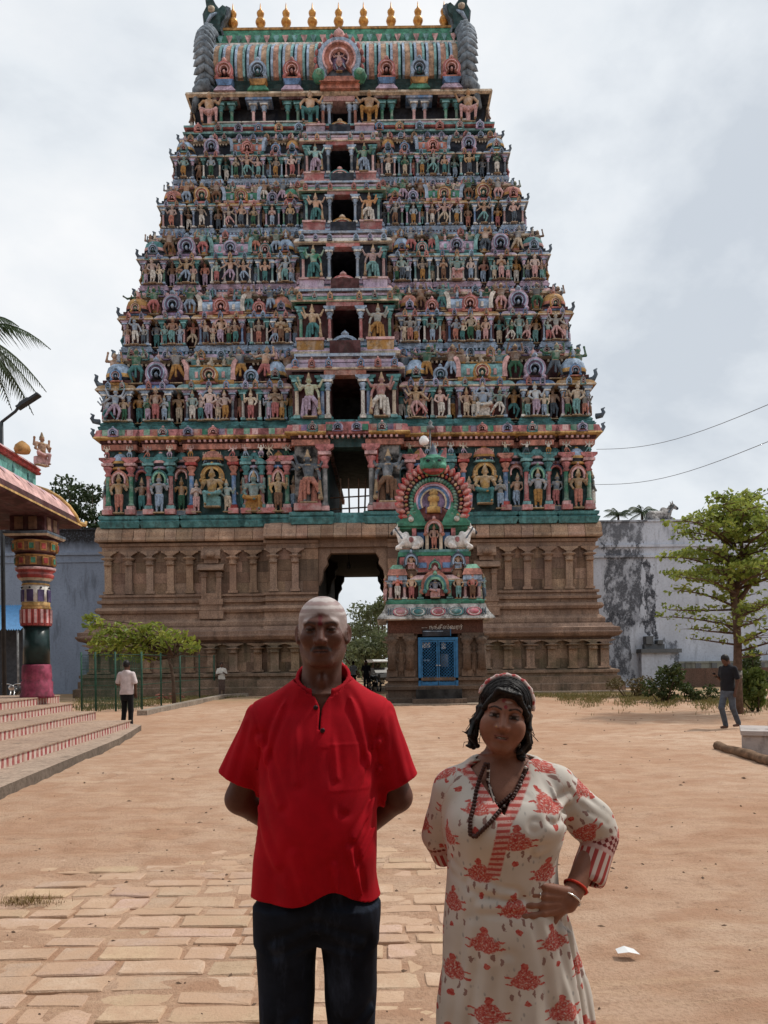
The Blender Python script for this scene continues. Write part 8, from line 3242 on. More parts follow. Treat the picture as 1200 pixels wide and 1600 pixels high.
def jeans(p):
    x, y, z = p[:, 0], p[:, 1], p[:, 2]
    d = loft(p, [(0.79, -0.012, 0, 0.150, 0.080), (0.86, -0.012, 0, 0.160, 0.108), (0.92, -0.012, 0, 0.152, 0.108), (1.0, -0.01, 0, 0.145, 0.10)], 2.5)
    legs = []
    for s, rows in ((-1, [(0.05, -0.112, 0.03, 0.066, 0.075), (0.30, -0.106, 0.015, 0.066, 0.078), (0.54, -0.103, 0.0, 0.071, 0.082), (0.72, -0.100, 0, 0.082, 0.094), (0.88, -0.096, 0, 0.088, 0.104)]),
                    (1, [(0.05, 0.095, 0.03, 0.064, 0.075), (0.30, 0.086, 0.015, 0.063, 0.078), (0.54, 0.079, 0.0, 0.064, 0.082), (0.72, 0.078, 0, 0.079, 0.094), (0.88, 0.074, 0, 0.086, 0.104)])):
        legs.append(loft(p, rows, 2.2))
    lg = np.minimum(legs[0], legs[1])
    d = smin(d, lg, 0.035)
    d = d - (fbm(p, 7.0, 2) - 0.5) * 0.010
    d = d - (fbm(p * np.array((1, 1, 0.5), np.float32), 20.0, 2) - 0.5) * 0.004
    for (a, b_, r_, am) in (((0.14, -0.05, 0.60), (0.05, -0.09, 0.53), 0.014, 0.009), ((0.13, -0.05, 0.52), (0.04, -0.085, 0.57), 0.012, 0.008), ((-0.06, -0.085, 0.58), (-0.13, -0.07, 0.54), 0.014, 0.008), ((0.0, -0.1, 0.84), (0.11, -0.09, 0.80), 0.014, 0.007), ((-0.02, -0.1, 0.84), (-0.12, -0.09, 0.79), 0.014, 0.007)):
        d = d - fold(p, a, b_, r_ * 0.8, am)
    return np.maximum(d, np.maximum(0.06 - z, z - 0.985))


add_mesh('trousers', man, jeans, (-0.26, -0.20, 0.03), (0.24, 0.20, 1.02), 0.0042, [cloth_mat('dark_denim', (0.009, 0.013, 0.022), 0.35, 500, 0.9, 0.0, wear=(0.042, 0.058, 0.095))])
# ------------------------------------------------------------------ the woman in the printed tunic
WO = Vector((0.317, 2.05, 0.0))
woman = empty('person', WO)
tag(woman, 'woman in a white tunic with red flowers and bead necklaces, hand on hip', 'person', 'two people posing in front')
HW = np.array((0.0, -0.005, 1.404), np.float32)
WSC = 0.77
WV = np.array((0.80, 0.80, 0.77), np.float32)
WROT = rotm('Y', 9) @ rotm('Z', -8)        # head tilted and turned a little


def to_head(p):
    return ((p - HW) @ WROT) / WV


EL, WRI = (0.262, 0.022, 1.080), (0.150, -0.085, 0.938)
W_HAND = hand_prims(WRI, (-0.80, -0.30, 0.10), (0.22, -0.95, 0.10), -1, 0.155, 0.32, 0.55)


def woman_body(p):
    d = np.full(len(p), 1.0, np.float32)
    m = p[:, 2] > 1.22
    if m.any():
        d[m] = head_field(to_head(p[m]), wide=1.04, lids=1.25, fem=True) * WSC
    d = smin(d, cap(p, (0.002, 0.012, 1.37), (0.002, 0.025, 1.25), 0.041, 0.050), 0.02)
    d = smin(d, loft(p, [(0.75, 0.0, 0.0, 0.13, 0.09), (0.95, 0, 0, 0.11, 0.085), (1.10, 0, 0, 0.12, 0.09), (1.20, 0, 0.0, 0.135, 0.085), (1.26, 0, 0.012, 0.10, 0.065), (1.30, 0, 0.02, 0.055, 0.05)]), 0.035)
    d = near(p, (0.0, -0.3, 0.8), (0.36, 0.2, 1.3), caps([((0.145, 0.0, 1.215), EL, 0.043, 0.036), (EL, WRI, 0.036, 0.0245)], 0.02), d, 0.02)
    d = near(p, (-0.1, -0.32, 0.85), (0.2, 0.1, 1.05), caps(W_HAND, 0.006), d, 0.008)
    d = near(p, (-0.36, -0.1, 0.8), (0.05, 0.3, 1.3), caps([((-0.145, 0.02, 1.215), (-0.172, 0.085, 1.05), 0.042, 0.035), ((-0.172, 0.085, 1.05), (-0.07, 0.17, 0.93), 0.034, 0.024)] +
                                                         hand_prims((-0.07, 0.17, 0.93), (0.8, 0.05, -0.5), (0, 1, 0.1), -1, 0.15, 0.5), 0.008), d, 0.01)
    for s in (-1, 1):
        d = near(p, (-0.3, -0.3, -0.1), (0.3, 0.2, 0.85), caps([((s * 0.075, 0, 0.75), (s * 0.08, 0.01, 0.42), 0.064, 0.046), ((s * 0.08, 0.01, 0.42), (s * 0.08, 0.03, 0.09), 0.044, 0.030)], 0.02), d, 0.02)
        d = near(p, (-0.3, -0.3, -0.1), (0.3, 0.2, 0.25), lambda q: foot(q, s * 0.085, 0.0), d, 0.02)
    return d


def woman_cols(v):
    c = C4((0.25, 0.115, 0.075), len(v))
    q = to_head(v)
    x, y, z = q[:, 0], q[:, 1], q[:, 2]
    hd = (z > -0.16)
    ax = np.abs(x)
    front = sstep(-0.02, -0.05, y)
    blend(c, hd * front * np.exp(-((ax - 0.036) / 0.022) ** 2 - ((z + 0.035) / 0.022) ** 2) * 0.5, (0.28, 0.118, 0.08))
    blend(c, hd * front * np.exp(-((x) / 0.013) ** 2 - ((z + 0.025) / 0.018) ** 2) * 0.5, (0.31, 0.15, 0.105))
    bz = 0.0270 + 0.006 * sstep(0.010, 0.032, ax) - 0.009 * sstep(0.036, 0.056, ax)
    blend(c, hd * (y < -0.045) * sstep(0.0042, 0.0018, np.abs(z - bz)) * sstep(0.009, 0.013, ax) * sstep(0.056, 0.050, ax), (0.014, 0.010, 0.010))
    slit = (np.abs(z - 0.0045) < 0.0050) & (np.abs(ax - 0.0315) < 0.0135) & (y < -0.07) & hd
    blend(c, slit * 1.0, (0.22, 0.19, 0.18))
    blend(c, slit * sstep(0.0078, 0.0062, np.abs(ax - 0.0315)), (0.008, 0.006, 0.006))
    for zz in (0.0095, -0.0005):
        blend(c, hd * (y < -0.055) * sstep(0.0030, 0.0012, np.abs(z - zz)) * sstep(0.0175, 0.015, np.abs(ax - 0.0315)), (0.010, 0.007, 0.007))
    er = np.sqrt((ax - 0.0315) ** 2 + (z - 0.0045) ** 2)
    blend(c, hd * (y < -0.05) * sstep(0.022, 0.012, er) * (1 - slit) * 0.45, (0.075, 0.034, 0.026))
    blend(c, hd * (y < -0.075) * sstep(0.0105, 0.007, np.abs(z + 0.067)) * sstep(0.026, 0.021, ax) * 0.8, (0.24, 0.085, 0.07))
    blend(c, hd * (y < -0.075) * sstep(0.0022, 0.0012, np.abs(z + 0.0672)) * sstep(0.016, 0.013, ax), (0.40, 0.36, 0.33))
    blend(c, hd * (y < -0.072) * sstep(0.0045, 0.0030, np.abs(z + 0.0672)) * sstep(0.024, 0.021, ax) * (np.abs(z + 0.0672) > 0.0018), (0.035, 0.014, 0.012))
    # forehead marks: red dot, pale smear, darker red above
    blend(c, hd * (y < -0.05) * sstep(0.0075, 0.0055, np.sqrt(x ** 2 + (z - 0.036) ** 2)), (0.22, 0.012, 0.016))
    blend(c, hd * (y < -0.05) * sstep(1.0, 0.7, np.sqrt(((x - 0.006) / 0.016) ** 2 + ((z - 0.053) / 0.0045) ** 2)) * 0.85, (0.50, 0.40, 0.36))
    blend(c, hd * (y < -0.04) * sstep(1.0, 0.6, np.sqrt(((x + 0.008) / 0.009) ** 2 + ((z - 0.056) / 0.009) ** 2)) * 0.8, (0.20, 0.015, 0.018))
    # red thread stain on the wrist
    w = np.linalg.norm(v - np.array((0.172, -0.058, 0.966), np.float32), axis=1)
    return c


add_mesh('body', woman, woman_body, (-0.24, -0.24, 0.0), (0.32, 0.26, 1.53), 0.0028, [SKIN], {'col': woman_cols}, B=6)

# ---- tunic
KUR = [(0.28, 0.05, 0.0, 0.25, 0.19), (0.55, 0.024, 0.0, 0.212, 0.168), (0.75, 0.014, 0.0, 0.184, 0.150), (0.86, 0.004, -0.004, 0.168, 0.142), (0.93, -0.008, -0.004, 0.153, 0.132), (1.00, -0.010, -0.006, 0.148, 0.130), (1.07, -0.008, -0.010, 0.150, 0.136),
       (1.13, -0.006, -0.012, 0.153, 0.138), (1.18, -0.002, -0.002, 0.156, 0.120), (1.225, 0.002, 0.008, 0.158, 0.096), (1.255, 0.004, 0.014, 0.140, 0.080), (1.285, 0.004, 0.020, 0.098, 0.066), (1.31, 0.002, 0.024, 0.062, 0.058)]
CUF0, CUF1 = (0.256, 0.010, 1.068), (0.214, -0.028, 0.985)
LCU0, LCU1 = (-0.172, 0.082, 1.07), (-0.150, 0.100, 1.015)
WFOLDS = [((0.10, -0.13, 1.16), (0.155, -0.05, 1.19), 0.010, 0.007), ((0.05, -0.145, 1.14), (0.15, -0.07, 1.15), 0.008, 0.006), ((0.06, -0.14, 1.08), (0.14, -0.08, 1.12), 0.009, 0.006), ((-0.06, -0.13, 0.98), (-0.14, -0.05, 1.02), 0.010, 0.006),
          ((0.0, -0.14, 0.965), (-0.10, -0.10, 0.985), 0.009, 0.006), ((0.02, -0.14, 0.94), (-0.08, -0.12, 0.935), 0.010, 0.006), ((0.07, -0.12, 0.90), (0.10, -0.12, 0.70), 0.012, 0.006), ((-0.10, -0.11, 0.88), (-0.13, -0.10, 0.62), 0.013, 0.006),
          ((0.13, -0.09, 0.86), (0.175, -0.08, 0.55), 0.012, 0.012), ((0.155, -0.06, 0.84), (0.20, -0.03, 0.55), 0.010, 0.012), ((0.18, -0.02, 1.225), (0.235, 0.0, 1.14), 0.008, 0.006), ((0.20, -0.03, 1.18), (0.26, -0.02, 1.13), 0.008, 0.006),
          ((0.10, -0.06, 1.262), (0.13, -0.10, 1.18), 0.008, 0.005), ((0.03, -0.10, 1.20), (0.10, -0.12, 1.15), 0.007, 0.004), ((-0.02, -0.14, 0.80), (-0.03, -0.15, 0.55), 0.013, 0.005)]


def tunic_parts(p):
    t = loft(p, KUR, 2.15)
    q = p.copy()
    q[:, 0] = np.abs(p[:, 0] + 0.006)
    t = smin(t, ell(q, (0.066, -0.085, 1.128), (0.066, 0.066, 0.066)), 0.05)
    a1 = smin(cap(p, (0.140, 0.005, 1.212), (0.235, 0.018, 1.115), 0.056, 0.056), cap(p, (0.235, 0.018, 1.115), EL, 0.056, 0.047), 0.03)
    a2 = cap(p, CUF0, CUF1, 0.0465, 0.0475)
    b1 = cap(p, (-0.135, 0.012, 1.212), LCU0, 0.054, 0.047)
    b2 = cap(p, LCU0, LCU1, 0.044, 0.044)
    return t, a1, a2, b1, b2


def tunic(p):
    x, y, z = p[:, 0], p[:, 1], p[:, 2]
    t, a1, a2, b1, b2 = tunic_parts(p)
    d = smin(t, smin(a1, b1, 0.02), 0.028)
    d = smin(d, a2, 0.008)
    d = smin(d, b2, 0.008)
    d = d - (fbm(p, 6.0, 2) - 0.5) * 0.012 - (fbm(p * np.array((1, 1, 0.5), np.float32), 19.0, 2) - 0.5) * 0.006
    d = d - 0.006 * np.sin(np.arctan2(y, x - 0.02) * 9 + 3 * fbm(p, 3, 2)) * sstep(0.86, 0.60, z)
    for (a, b_, r_, am) in WFOLDS:
        d = d - fold(p, a, b_, r_, am)
    sh = np.maximum(d, -(d + 0.011))
    sh = np.maximum(sh, 0.34 - z)
    # cuff ends
    for (c0, c1) in ((CUF0, CUF1), (LCU0, LCU1)):
        c0, c1 = np.array(c0, np.float32), np.array(c1, np.float32)
        n = (c1 - c0) / np.linalg.norm(c1 - c0)
        pl_ = (p - (c1 + n * 0.018)) @ n
        near_ = np.linalg.norm(p - c1, axis=1) < 0.075
        sh = np.where(near_, np.maximum(sh, pl_), sh)
    # neckline: round at the back, deep V in front
    nk = np.sqrt((x - 0.002) ** 2 + (y - 0.022) ** 2) - 0.063
    sh = np.where(z > 1.235, np.maximum(sh, -nk), sh)
    sh = np.maximum(sh, z - 1.292 - 0.1 * y)
    vx = x + 0.022
    vz = 1.165 + np.abs(vx) * 1.55
    vn = np.maximum(vz - z, y + 0.01)
    vn = np.maximum(vn, -(z - 1.0))
    sh = np.where(y < 0.01, np.maximum(sh, -np.maximum(vn, -0.2)), sh)
    return sh


def tunic_pat(v):
    """cloth coordinates: (across, along, region) with region 0 body, 1 cuff, 2 upper sleeve"""
    t, a1, a2, b1, b2 = tunic_parts(v)
    x, y, z = v[:, 0], v[:, 1], v[:, 2]
    out = np.zeros((len(v), 3), np.float32)
    cx, r = curve1(z, [(q[0], q[1]) for q in KUR]), curve1(z, [(q[0], q[3]) for q in KUR])
    ang = np.arctan2(x - cx, -(y - 0.0))
    out[:, 0] = ang * 0.145 + 0.02
    out[:, 1] = z

    def along(a, b_):
        a, b_ = np.array(a, np.float32), np.array(b_, np.float32)
        n = (b_ - a) / np.linalg.norm(b_ - a)
        w = v - a
        l_ = w @ n
        pr = w - l_[:, None] * n
        u0 = np.cross(n, np.array((0, 1, 0), np.float32)); u0 /= np.linalg.norm(u0)
        u1 = np.cross(n, u0)
        return np.arctan2(pr @ u0, pr @ u1) * 0.047, l_
    L = np.stack([t, np.minimum(a1, b1), np.minimum(a2, b2)], 1)
    g = L.argmin(1)
    for (P0, P1, side) in ((CUF0, CUF1, x > 0), (LCU0, LCU1, x <= 0)):
        m = (g == 2) & side
        u_, l_ = along(P0, P1)
        out[m, 0], out[m, 1], out[m, 2] = u_[m], l_[m], 1.0
    m = (g == 1) & (x > 0)
    u_, l_ = along((0.140, 0.005, 1.212), EL)
    out[m, 0], out[m, 1], out[m, 2] = u_[m] * 1.1 + 0.5, l_[m] + 0.72, 0.0
    m = (g == 1) & (x <= 0)
    u_, l_ = along((-0.135, 0.012, 1.212), LCU0)
    out[m, 0], out[m, 1], out[m, 2] = u_[m] * 1.1 + 0.9, l_[m] + 0.72, 0.0
    return out


def tunic_material():
    t = NT('printed_cotton')
    at_ = t.attr('pat')
    X = t.sep(at_.outputs['Vector'])
    pos = at_.outputs['Vector']
    wv = t.n.new('ShaderNodeTexNoise')
    wv.inputs['Scale'].default_value = 95
    wv.inputs['Detail'].default_value = 3
    t.l.new(pos, wv.inputs['Vector'])
    wc = t.n.new('ShaderNodeSeparateColor')
    t.l.new(wv.outputs['Color'], wc.inputs[0])
    u = t.math('ADD', X[0], t.math('MULTIPLY', t.math('SUBTRACT', wc.outputs[0], 0.5), 0.016))
    v = t.math('ADD', X[1], t.math('MULTIPLY', t.math('SUBTRACT', wc.outputs[1], 0.5), 0.014))
    cream = t.mix(t.ramp(t.noise(pos, 7, 3), [(0.3, 0), (0.7, 1)]), (0.50, 0.455, 0.40), (0.60, 0.56, 0.51))
    CU, CV = 0.176, 0.172

    def sq(a):
        return t.math('MULTIPLY', a, a)

    def ellm(du, dv, cx, cy, rx, ry, soft=0.25):
        r = t.math('ADD', sq(t.math('DIVIDE', t.math('SUBTRACT', du, cx), rx)), sq(t.math('DIVIDE', t.math('SUBTRACT', dv, cy), ry)))
        return t.ramp(r, [(1.0 - soft, 1.0), (1.0, 0.0)])
    gaps = t.ramp(t.noise(pos, 210, 3, 0.6), [(0.36, 0.2), (0.48, 1.0)])
    col = cream
    # grey sprigs all over
    vo = t.n.new('ShaderNodeTexVoronoi')
    vo.inputs['Scale'].default_value = 46
    t.l.new(t.mapping(pos, (1.5, 0.8, 1)), vo.inputs['Vector'])
    spr = t.ramp(vo.outputs['Distance'], [(0.16, 1.0), (0.26, 0.0)])
    sg = t.ramp(t.noise(pos, 24, 2), [(0.47, 0.0), (0.55, 0.75)])
    col = t.mix(t.math('MULTIPLY', spr, sg), col, (0.28, 0.27, 0.26))
    for ou, ov in ((0.0, 0.0), (0.5, 0.5)):
        du = t.math('MULTIPLY', t.math('SUBTRACT', t.math('FRACT', t.math('ADD', t.math('DIVIDE', u, CU), ou + 10.33)), 0.5), CU)
        dv = t.math('MULTIPLY', t.math('SUBTRACT', t.math('FRACT', t.math('ADD', t.math('DIVIDE', v, CV), ov + 10.1)), 0.5), CV)
        au = t.math('ABSOLUTE', du)
        halo = ellm(du, dv, 0.0, -0.024, 0.044, 0.034, 0.5)
        col = t.mix(t.math('MULTIPLY', halo, 0.8), col, (0.60, 0.56, 0.51))
        red = t.math('MULTIPLY', t.math('MAXIMUM', ellm(du, dv, 0, 0, 0.038, 0.021), ellm(du, dv, 0, 0.013, 0.024, 0.018)), gaps)
        red = t.math('MAXIMUM', red, ellm(du, dv, 0, 0.036, 0.0095, 0.0095))
        red = t.math('MAXIMUM', red, ellm(du, dv, 0, -0.052, 0.008, 0.008))
        red = t.math('MAXIMUM', red, ellm(au, dv, 0.040, 0.010, 0.010, 0.003))
        red = t.math('MAXIMUM', red, ellm(au, dv, 0.040, -0.008, 0.010, 0.003))
        leaf = t.math('MAXIMUM', ellm(au, dv, 0.017, -0.029, 0.0042, 0.010), ellm(au, dv, 0.036, -0.040, 0.0045, 0.010))
        col = t.mix(leaf, col, (0.27, 0.17, 0.15))
        col = t.mix(red, col, t.mix(t.ramp(t.noise(pos, 130, 2), [(0.4, 0), (0.6, 1)]), (0.40, 0.055, 0.05), (0.50, 0.14, 0.11)))
    # cuffs: lattice band, then lengthwise stripes
    st = t.ramp(t.math('FRACT', t.math('MULTIPLY', X[0], 46.0)), [(0.46, 0.0), (0.54, 1.0)])
    stripes_ = t.mix(st, (0.36, 0.06, 0.055), (0.56, 0.46, 0.41))
    chk = t.n.new('ShaderNodeTexChecker')
    chk.inputs['Scale'].default_value = 95
    chk.inputs['Color1'].default_value = (0.17, 0.03, 0.03, 1)
    chk.inputs['Color2'].default_value = (0.52, 0.33, 0.30, 1)
    t.l.new(t.mapping(pos, rot=(0, 0, R(45))), chk.inputs['Vector'])
    band = t.mix(t.ramp(X[1], [(0.028, 0.0), (0.031, 1.0)]), chk.outputs[0], stripes_)
    edge = t.ramp(t.math('ABSOLUTE', t.math('SUBTRACT', X[1], 0.032)), [(0.004, 1.0), (0.006, 0.0)])
    band = t.mix(edge, band, (0.52, 0.34, 0.31))
    col = t.mix(X[2], col, band)
    # neck border and placket (in the tunic's own coordinates)
    oc = t.sep(t.tc('Object'))
    vx = t.math('ABSOLUTE', t.math('ADD', oc[0], 0.022))
    vline = t.math('SUBTRACT', oc[2], t.math('ADD', t.math('MULTIPLY', vx, 1.55), 1.165))
    frontm = t.ramp(t.math('ADD', t.math('MULTIPLY', oc[1], 10.0), 0.5), [(0.40, 1.0), (0.48, 0.0)])
    body = t.math('SUBTRACT', 1.0, X[2])
    vb = t.math('MULTIPLY', t.ramp(t.math('ABSOLUTE', t.math('ADD', vline, 0.012)), [(0.030, 1.0), (0.033, 0.0)]), frontm)
    vb = t.math('MULTIPLY', vb, t.ramp(vx, [(0.075, 1.0), (0.085, 0.0)]))
    px_ = t.math('ABSOLUTE', t.math('ADD', oc[0], t.math('ADD', 0.022, t.math('MULTIPLY', t.math('SUBTRACT', 1.165, oc[2]), 0.20))))
    pz2 = t.math('ABSOLUTE', t.math('SUBTRACT', oc[2], 1.095))
    pb = t.math('MULTIPLY', t.math('MULTIPLY', t.ramp(px_, [(0.0175, 1.0), (0.0195, 0.0)]), t.ramp(pz2, [(0.078, 1.0), (0.082, 0.0)])), frontm)
    zz = t.ramp(t.math('FRACT', t.math('MULTIPLY', oc[2], 70.0)), [(0.45, 0.0), (0.55, 1.0)])
    pat2 = t.mix(t.math('MULTIPLY', zz, gaps), (0.42, 0.085, 0.075), (0.55, 0.36, 0.32))
    col = t.mix(t.math('MULTIPLY', t.math('MAXIMUM', vb, pb), body), col, pat2)
    t.color(col)
    t.rough(0.9)
    t.b.inputs['Specular IOR Level'].default_value = 0.12
    t.bump(t.noise(t.tc(), 700, 2), 0.15, 0.001)
    return t.m


add_mesh('tunic', woman, tunic, (-0.28, -0.24, 0.30), (0.38, 0.24, 1.34), 0.0036, [tunic_material()], {'pat': tunic_pat})

# ---- trousers below the tunic
add_mesh('trousers', woman, lambda p: np.maximum(np.minimum(loft(p, [(0.10, -0.085, 0.03, 0.05, 0.06), (0.30, -0.085, 0.015, 0.06, 0.07), (0.46, -0.08, 0, 0.07, 0.08)]), loft(p, [(0.10, 0.085, 0.03, 0.05, 0.06), (0.30, 0.085, 0.015, 0.06, 0.07), (0.46, 0.08, 0, 0.07, 0.08)])), np.maximum(0.11 - p[:, 2], p[:, 2] - 0.45)),
         (-0.2, -0.14, 0.08), (0.2, 0.14, 0.48), 0.008, [cloth_mat('cream_cotton', (0.5, 0.46, 0.4), 0.1)])

def hb(pt):
    v = Matrix(WROT.tolist()) @ Vector([pt[i] * float(WV[i]) for i in range(3)])
    return Vector(HW.tolist()) + v


# ---- hair: cap swept to one side, curls beside the face
rh = np.random.RandomState(11)
CURLS = []
for (sx_, pts) in ((-1, [(-0.072, -0.020, 0.02), (-0.083, -0.015, -0.03), (-0.090, -0.010, -0.075), (-0.086, -0.005, -0.115)]), (1, [(0.076, -0.022, 0.03), (0.086, -0.018, -0.03), (0.086, -0.018, -0.080), (0.074, -0.018, -0.125)])):
    for j in range(9):
        o_ = rh.normal(0, 1, (4, 3)) * np.array((0.007, 0.014, 0.006))
        q = np.array(pts) + o_
        for k in range(3):
            CURLS.append((tuple(q[k]), tuple(q[k + 1]), 0.010 - 0.001 * k, 0.009 - 0.001 * k))
        # upturned curl end
        e_ = q[3]
        CURLS.append((tuple(e_), tuple(e_ + np.array((sx_ * rh.uniform(0.005, 0.016), rh.uniform(-.006, .006), rh.uniform(-0.008, 0.014)))), 0.009, 0.0045))
CURLS.append(((-0.088, -0.01, -0.085), (-0.112, -0.016, -0.076), 0.007, 0.0022))
CURLS.append(((-0.112, -0.016, -0.076), (-0.132, -0.018, -0.070), 0.0035, 0.0015))


def hair(p):
    q = to_head(p)
    x, y, z = q[:, 0], q[:, 1], q[:, 2]
    d = ell(q, (0, 0.020, 0.046), (0.0875, 0.100, 0.094))
    d = smin(d, ell(q, (0, 0.050, -0.02), (0.082, 0.065, 0.095)), 0.03)
    # strands
    st = np.sin((np.arctan2(x + 0.05, z + 0.02) * 70) + 14 * fbm(q, 16, 2)) * 0.0006
    st += (fbm(q, 26, 3) - 0.5) * 0.006
    d = d + st
    # face opening: hairline runs from a side parting
    hl = ell(q, (0.004, -0.105, -0.036), (0.069, 0.085, 0.108))
    d = smax(d, -hl, 0.006)
    d = np.maximum(d, -z - 0.115)
    # swept lock across the forehead
    d = smin(d, cap(q, (-0.030, -0.080, 0.088), (0.036, -0.084, 0.080), 0.008, 0.007) + st, 0.020)
    d = smin(d, cap(q, (0.036, -0.084, 0.080), (0.074, -0.052, 0.018), 0.008, 0.008) + st, 0.016)
    d = smin(d, cap(q, (-0.030, -0.080, 0.088), (-0.070, -0.052, 0.022), 0.008, 0.008) + st, 0.016)
    d = near(q, (-0.16, -0.1, -0.16), (0.14, 0.06, 0.06), caps(CURLS, 0.003), d, 0.006)
    return d * WSC


hm = NT('black_hair')
hm.color(hm.mix(hm.noise(hm.mapping(hm.tc(), (1, 1, 0.2)), 260, 3), (0.004, 0.0035, 0.0035), (0.016, 0.012, 0.011)))
hm.rough(0.48)
hm.b.inputs['Specular IOR Level'].default_value = 0.22
add_mesh('hair', woman, hair, (-0.16, -0.14, 1.23), (0.17, 0.16, 1.56), 0.0024, [hm.m])

b = MB()
rr = random.Random(4)
ER = (0.0890, 0.1020, 0.0958)
for k in range(190):
    yk = rr.uniform(-0.80, 0.85)
    a0, a1 = rr.uniform(70, 100), rr.choice((rr.uniform(-12, 20), rr.uniform(160, 192)))
    pts, wob = [], rr.uniform(-0.10, 0.10)
    for q in range(9):
        t_ = q / 8
        a = R(a0 + (a1 - a0) * t_)
        yy = yk + wob * t_
        c_ = math.sqrt(max(0.02, 1 - yy * yy)) * rr.uniform(0.998, 1.006)
        pts.append(hb((ER[0] * c_ * math.cos(a), 0.020 + ER[1] * yy, 0.046 + ER[2] * c_ * math.sin(a))))
    b.tube(pts, 0.0009, hm.m, 4)
for k in range(70):
    c0, c1, _, _ = rr.choice(CURLS)
    s0 = Vector(c0) + Vector((rr.gauss(0, .006), rr.gauss(0, .008), rr.gauss(0, .006)))
    s1 = Vector(c1) + Vector((rr.gauss(0, .010), rr.gauss(0, .010), rr.gauss(0, .010)))
    s2 = s1 + Vector((rr.gauss(0, .010), rr.gauss(0, .008), rr.gauss(-0.004, .010)))
    b.tube([hb(q) for q in (s0, s1, s2)], [0.0011, 0.001, 0.0005], hm.m, 4)
o = b.build('hair_strands', woman)
o['kind'] = 'stuff'

# ---- headband of printed cloth, bead strings, bangle, ring, nose stud
hbm = NT('headband_print')
vo = hbm.n.new('ShaderNodeTexVoronoi')
vo.inputs['Scale'].default_value = 70
hbm.l.new(hbm.tc(), vo.inputs['Vector'])
hbm.color(hbm.mix(hbm.ramp(vo.outputs['Distance'], [(0.3, 0.0), (0.5, 1.0)]), (0.40, 0.07, 0.07), (0.60, 0.48, 0.45)))
b = MB()
pts = []
for k in range(25):
    a = R(-8 + 176 * k / 24)
    pts.append(hb((0.0895 * math.cos(a), 0.004, 0.046 + 0.0955 * math.sin(a))))
b.tube(pts, [0.0072 + 0.0016 * math.sin(k * 2.3) for k in range(25)], hbm.m, 8)
b.build('headband', woman)


def surf_y(x, z, fn, y0=-0.24, y1=0.02):
    ys = np.linspace(y0, y1, 260, dtype=np.float32)
    pp = np.stack([np.full(260, x), ys, np.full(260, z)], 1).astype(np.float32)
    dd = fn(pp)
    return float(ys[np.argmax(dd < 0.0)]) if (dd < 0).any() else -0.06


def on_body(x, z):
    return min(surf_y(x, z, tunic), surf_y(x, z, woman_body))


bead_m = simple('seed_bead', (0.045, 0.016, 0.012), 0.5)
pearl_m = simple('pearl_bead', (0.55, 0.50, 0.45), 0.35)


def bead_string(name, path, r_, mat, n, alt=None):
    b = MB()
    P_ = [Vector(q) for q in path]
    ln = [0.0]
    for i in range(len(P_) - 1):
        ln.append(ln[-1] + (P_[i + 1] - P_[i]).length)
    for k in range(n):
        s_ = ln[-1] * k / (n - 1)
        i = max(0, min(len(P_) - 2, next((j for j in range(len(ln) - 1) if ln[j + 1] >= s_), len(P_) - 2)))
        q = P_[i].lerp(P_[i + 1], (s_ - ln[i]) / max(1e-6, ln[i + 1] - ln[i]))
        y_ = on_body(q.x, q.z)
        m_ = alt if (alt and k % 4 == 3) else mat
        b.lathe([(0, -r_), (r_ * 0.75, -r_ * 0.66), (r_, 0), (r_ * 0.75, r_ * 0.66), (0, r_)], m_, 8, (q.x, y_ - r_ * 0.6, q.z))
    o = b.build(name, woman)
    o['kind'] = 'stuff'
    return o


bead_string('bead_necklace', [(-0.058, 0, 1.285), (-0.085, 0, 1.22), (-0.108, 0, 1.16), (-0.110, 0, 1.125), (-0.098, 0, 1.118), (-0.082, 0, 1.135), (-0.045, 0, 1.17), (0.012, 0, 1.215), (0.050, 0, 1.27)], 0.0062, bead_m, 52)
bead_string('short_necklace', [(-0.050, 0, 1.285), (-0.052, 0, 1.24), (-0.038, 0, 1.19), (-0.020, 0, 1.175), (0.0, 0, 1.20), (0.030, 0, 1.235), (0.046, 0, 1.275)], 0.0048, bead_m, 44, pearl_m)
b = MB()
P0 = [(-0.048, 1.275), (-0.050, 1.235), (-0.045, 1.20)]
b.tube([(x_, on_body(x_, z_) - 0.003, z_) for x_, z_ in P0], 0.0022, pearl_m, 6)
b.build('chain', woman)
silver = simple('silver', (0.75, 0.73, 0.70), 0.25, 0.9, var=0.05)
ax_ = (Vector(WRI) - Vector(EL)).normalized()


def ring_at(name, c, ax, r_, t_, mat):
    b = MB()
    u_ = ax.orthogonal().normalized()
    w_ = ax.cross(u_)
    b.tube([Vector(c) + (u_ * math.cos(2 * PI * k / 20) + w_ * math.sin(2 * PI * k / 20)) * r_ for k in range(21)], t_, mat, 6, cap=False)
    return b.build(name, woman)


ring_at('bangle', Vector(WRI) - ax_ * 0.004, ax_, 0.0285, 0.0026, silver)
ring_at('wrist_thread', Vector(WRI) - ax_ * 0.040, ax_, 0.0300, 0.0035, simple('red_thread', (0.42, 0.035, 0.02), 0.8))
fa, fb_, fr, _ = W_HAND[4 + 6]
fdir = (Vector(fb_) - Vector(fa)).normalized()
ring_at('ring', Vector(fa).lerp(Vector(fb_), 0.45), fdir, 0.0098, 0.0018, silver)
b = MB()
b.lathe([(0, -0.002), (0.0022, 0), (0, 0.002)], simple('gold_stud', (0.8, 0.6, 0.25), 0.25, 0.9), 8, hb((-0.021, -0.104, -0.032)))
b.build('nose_stud', woman)
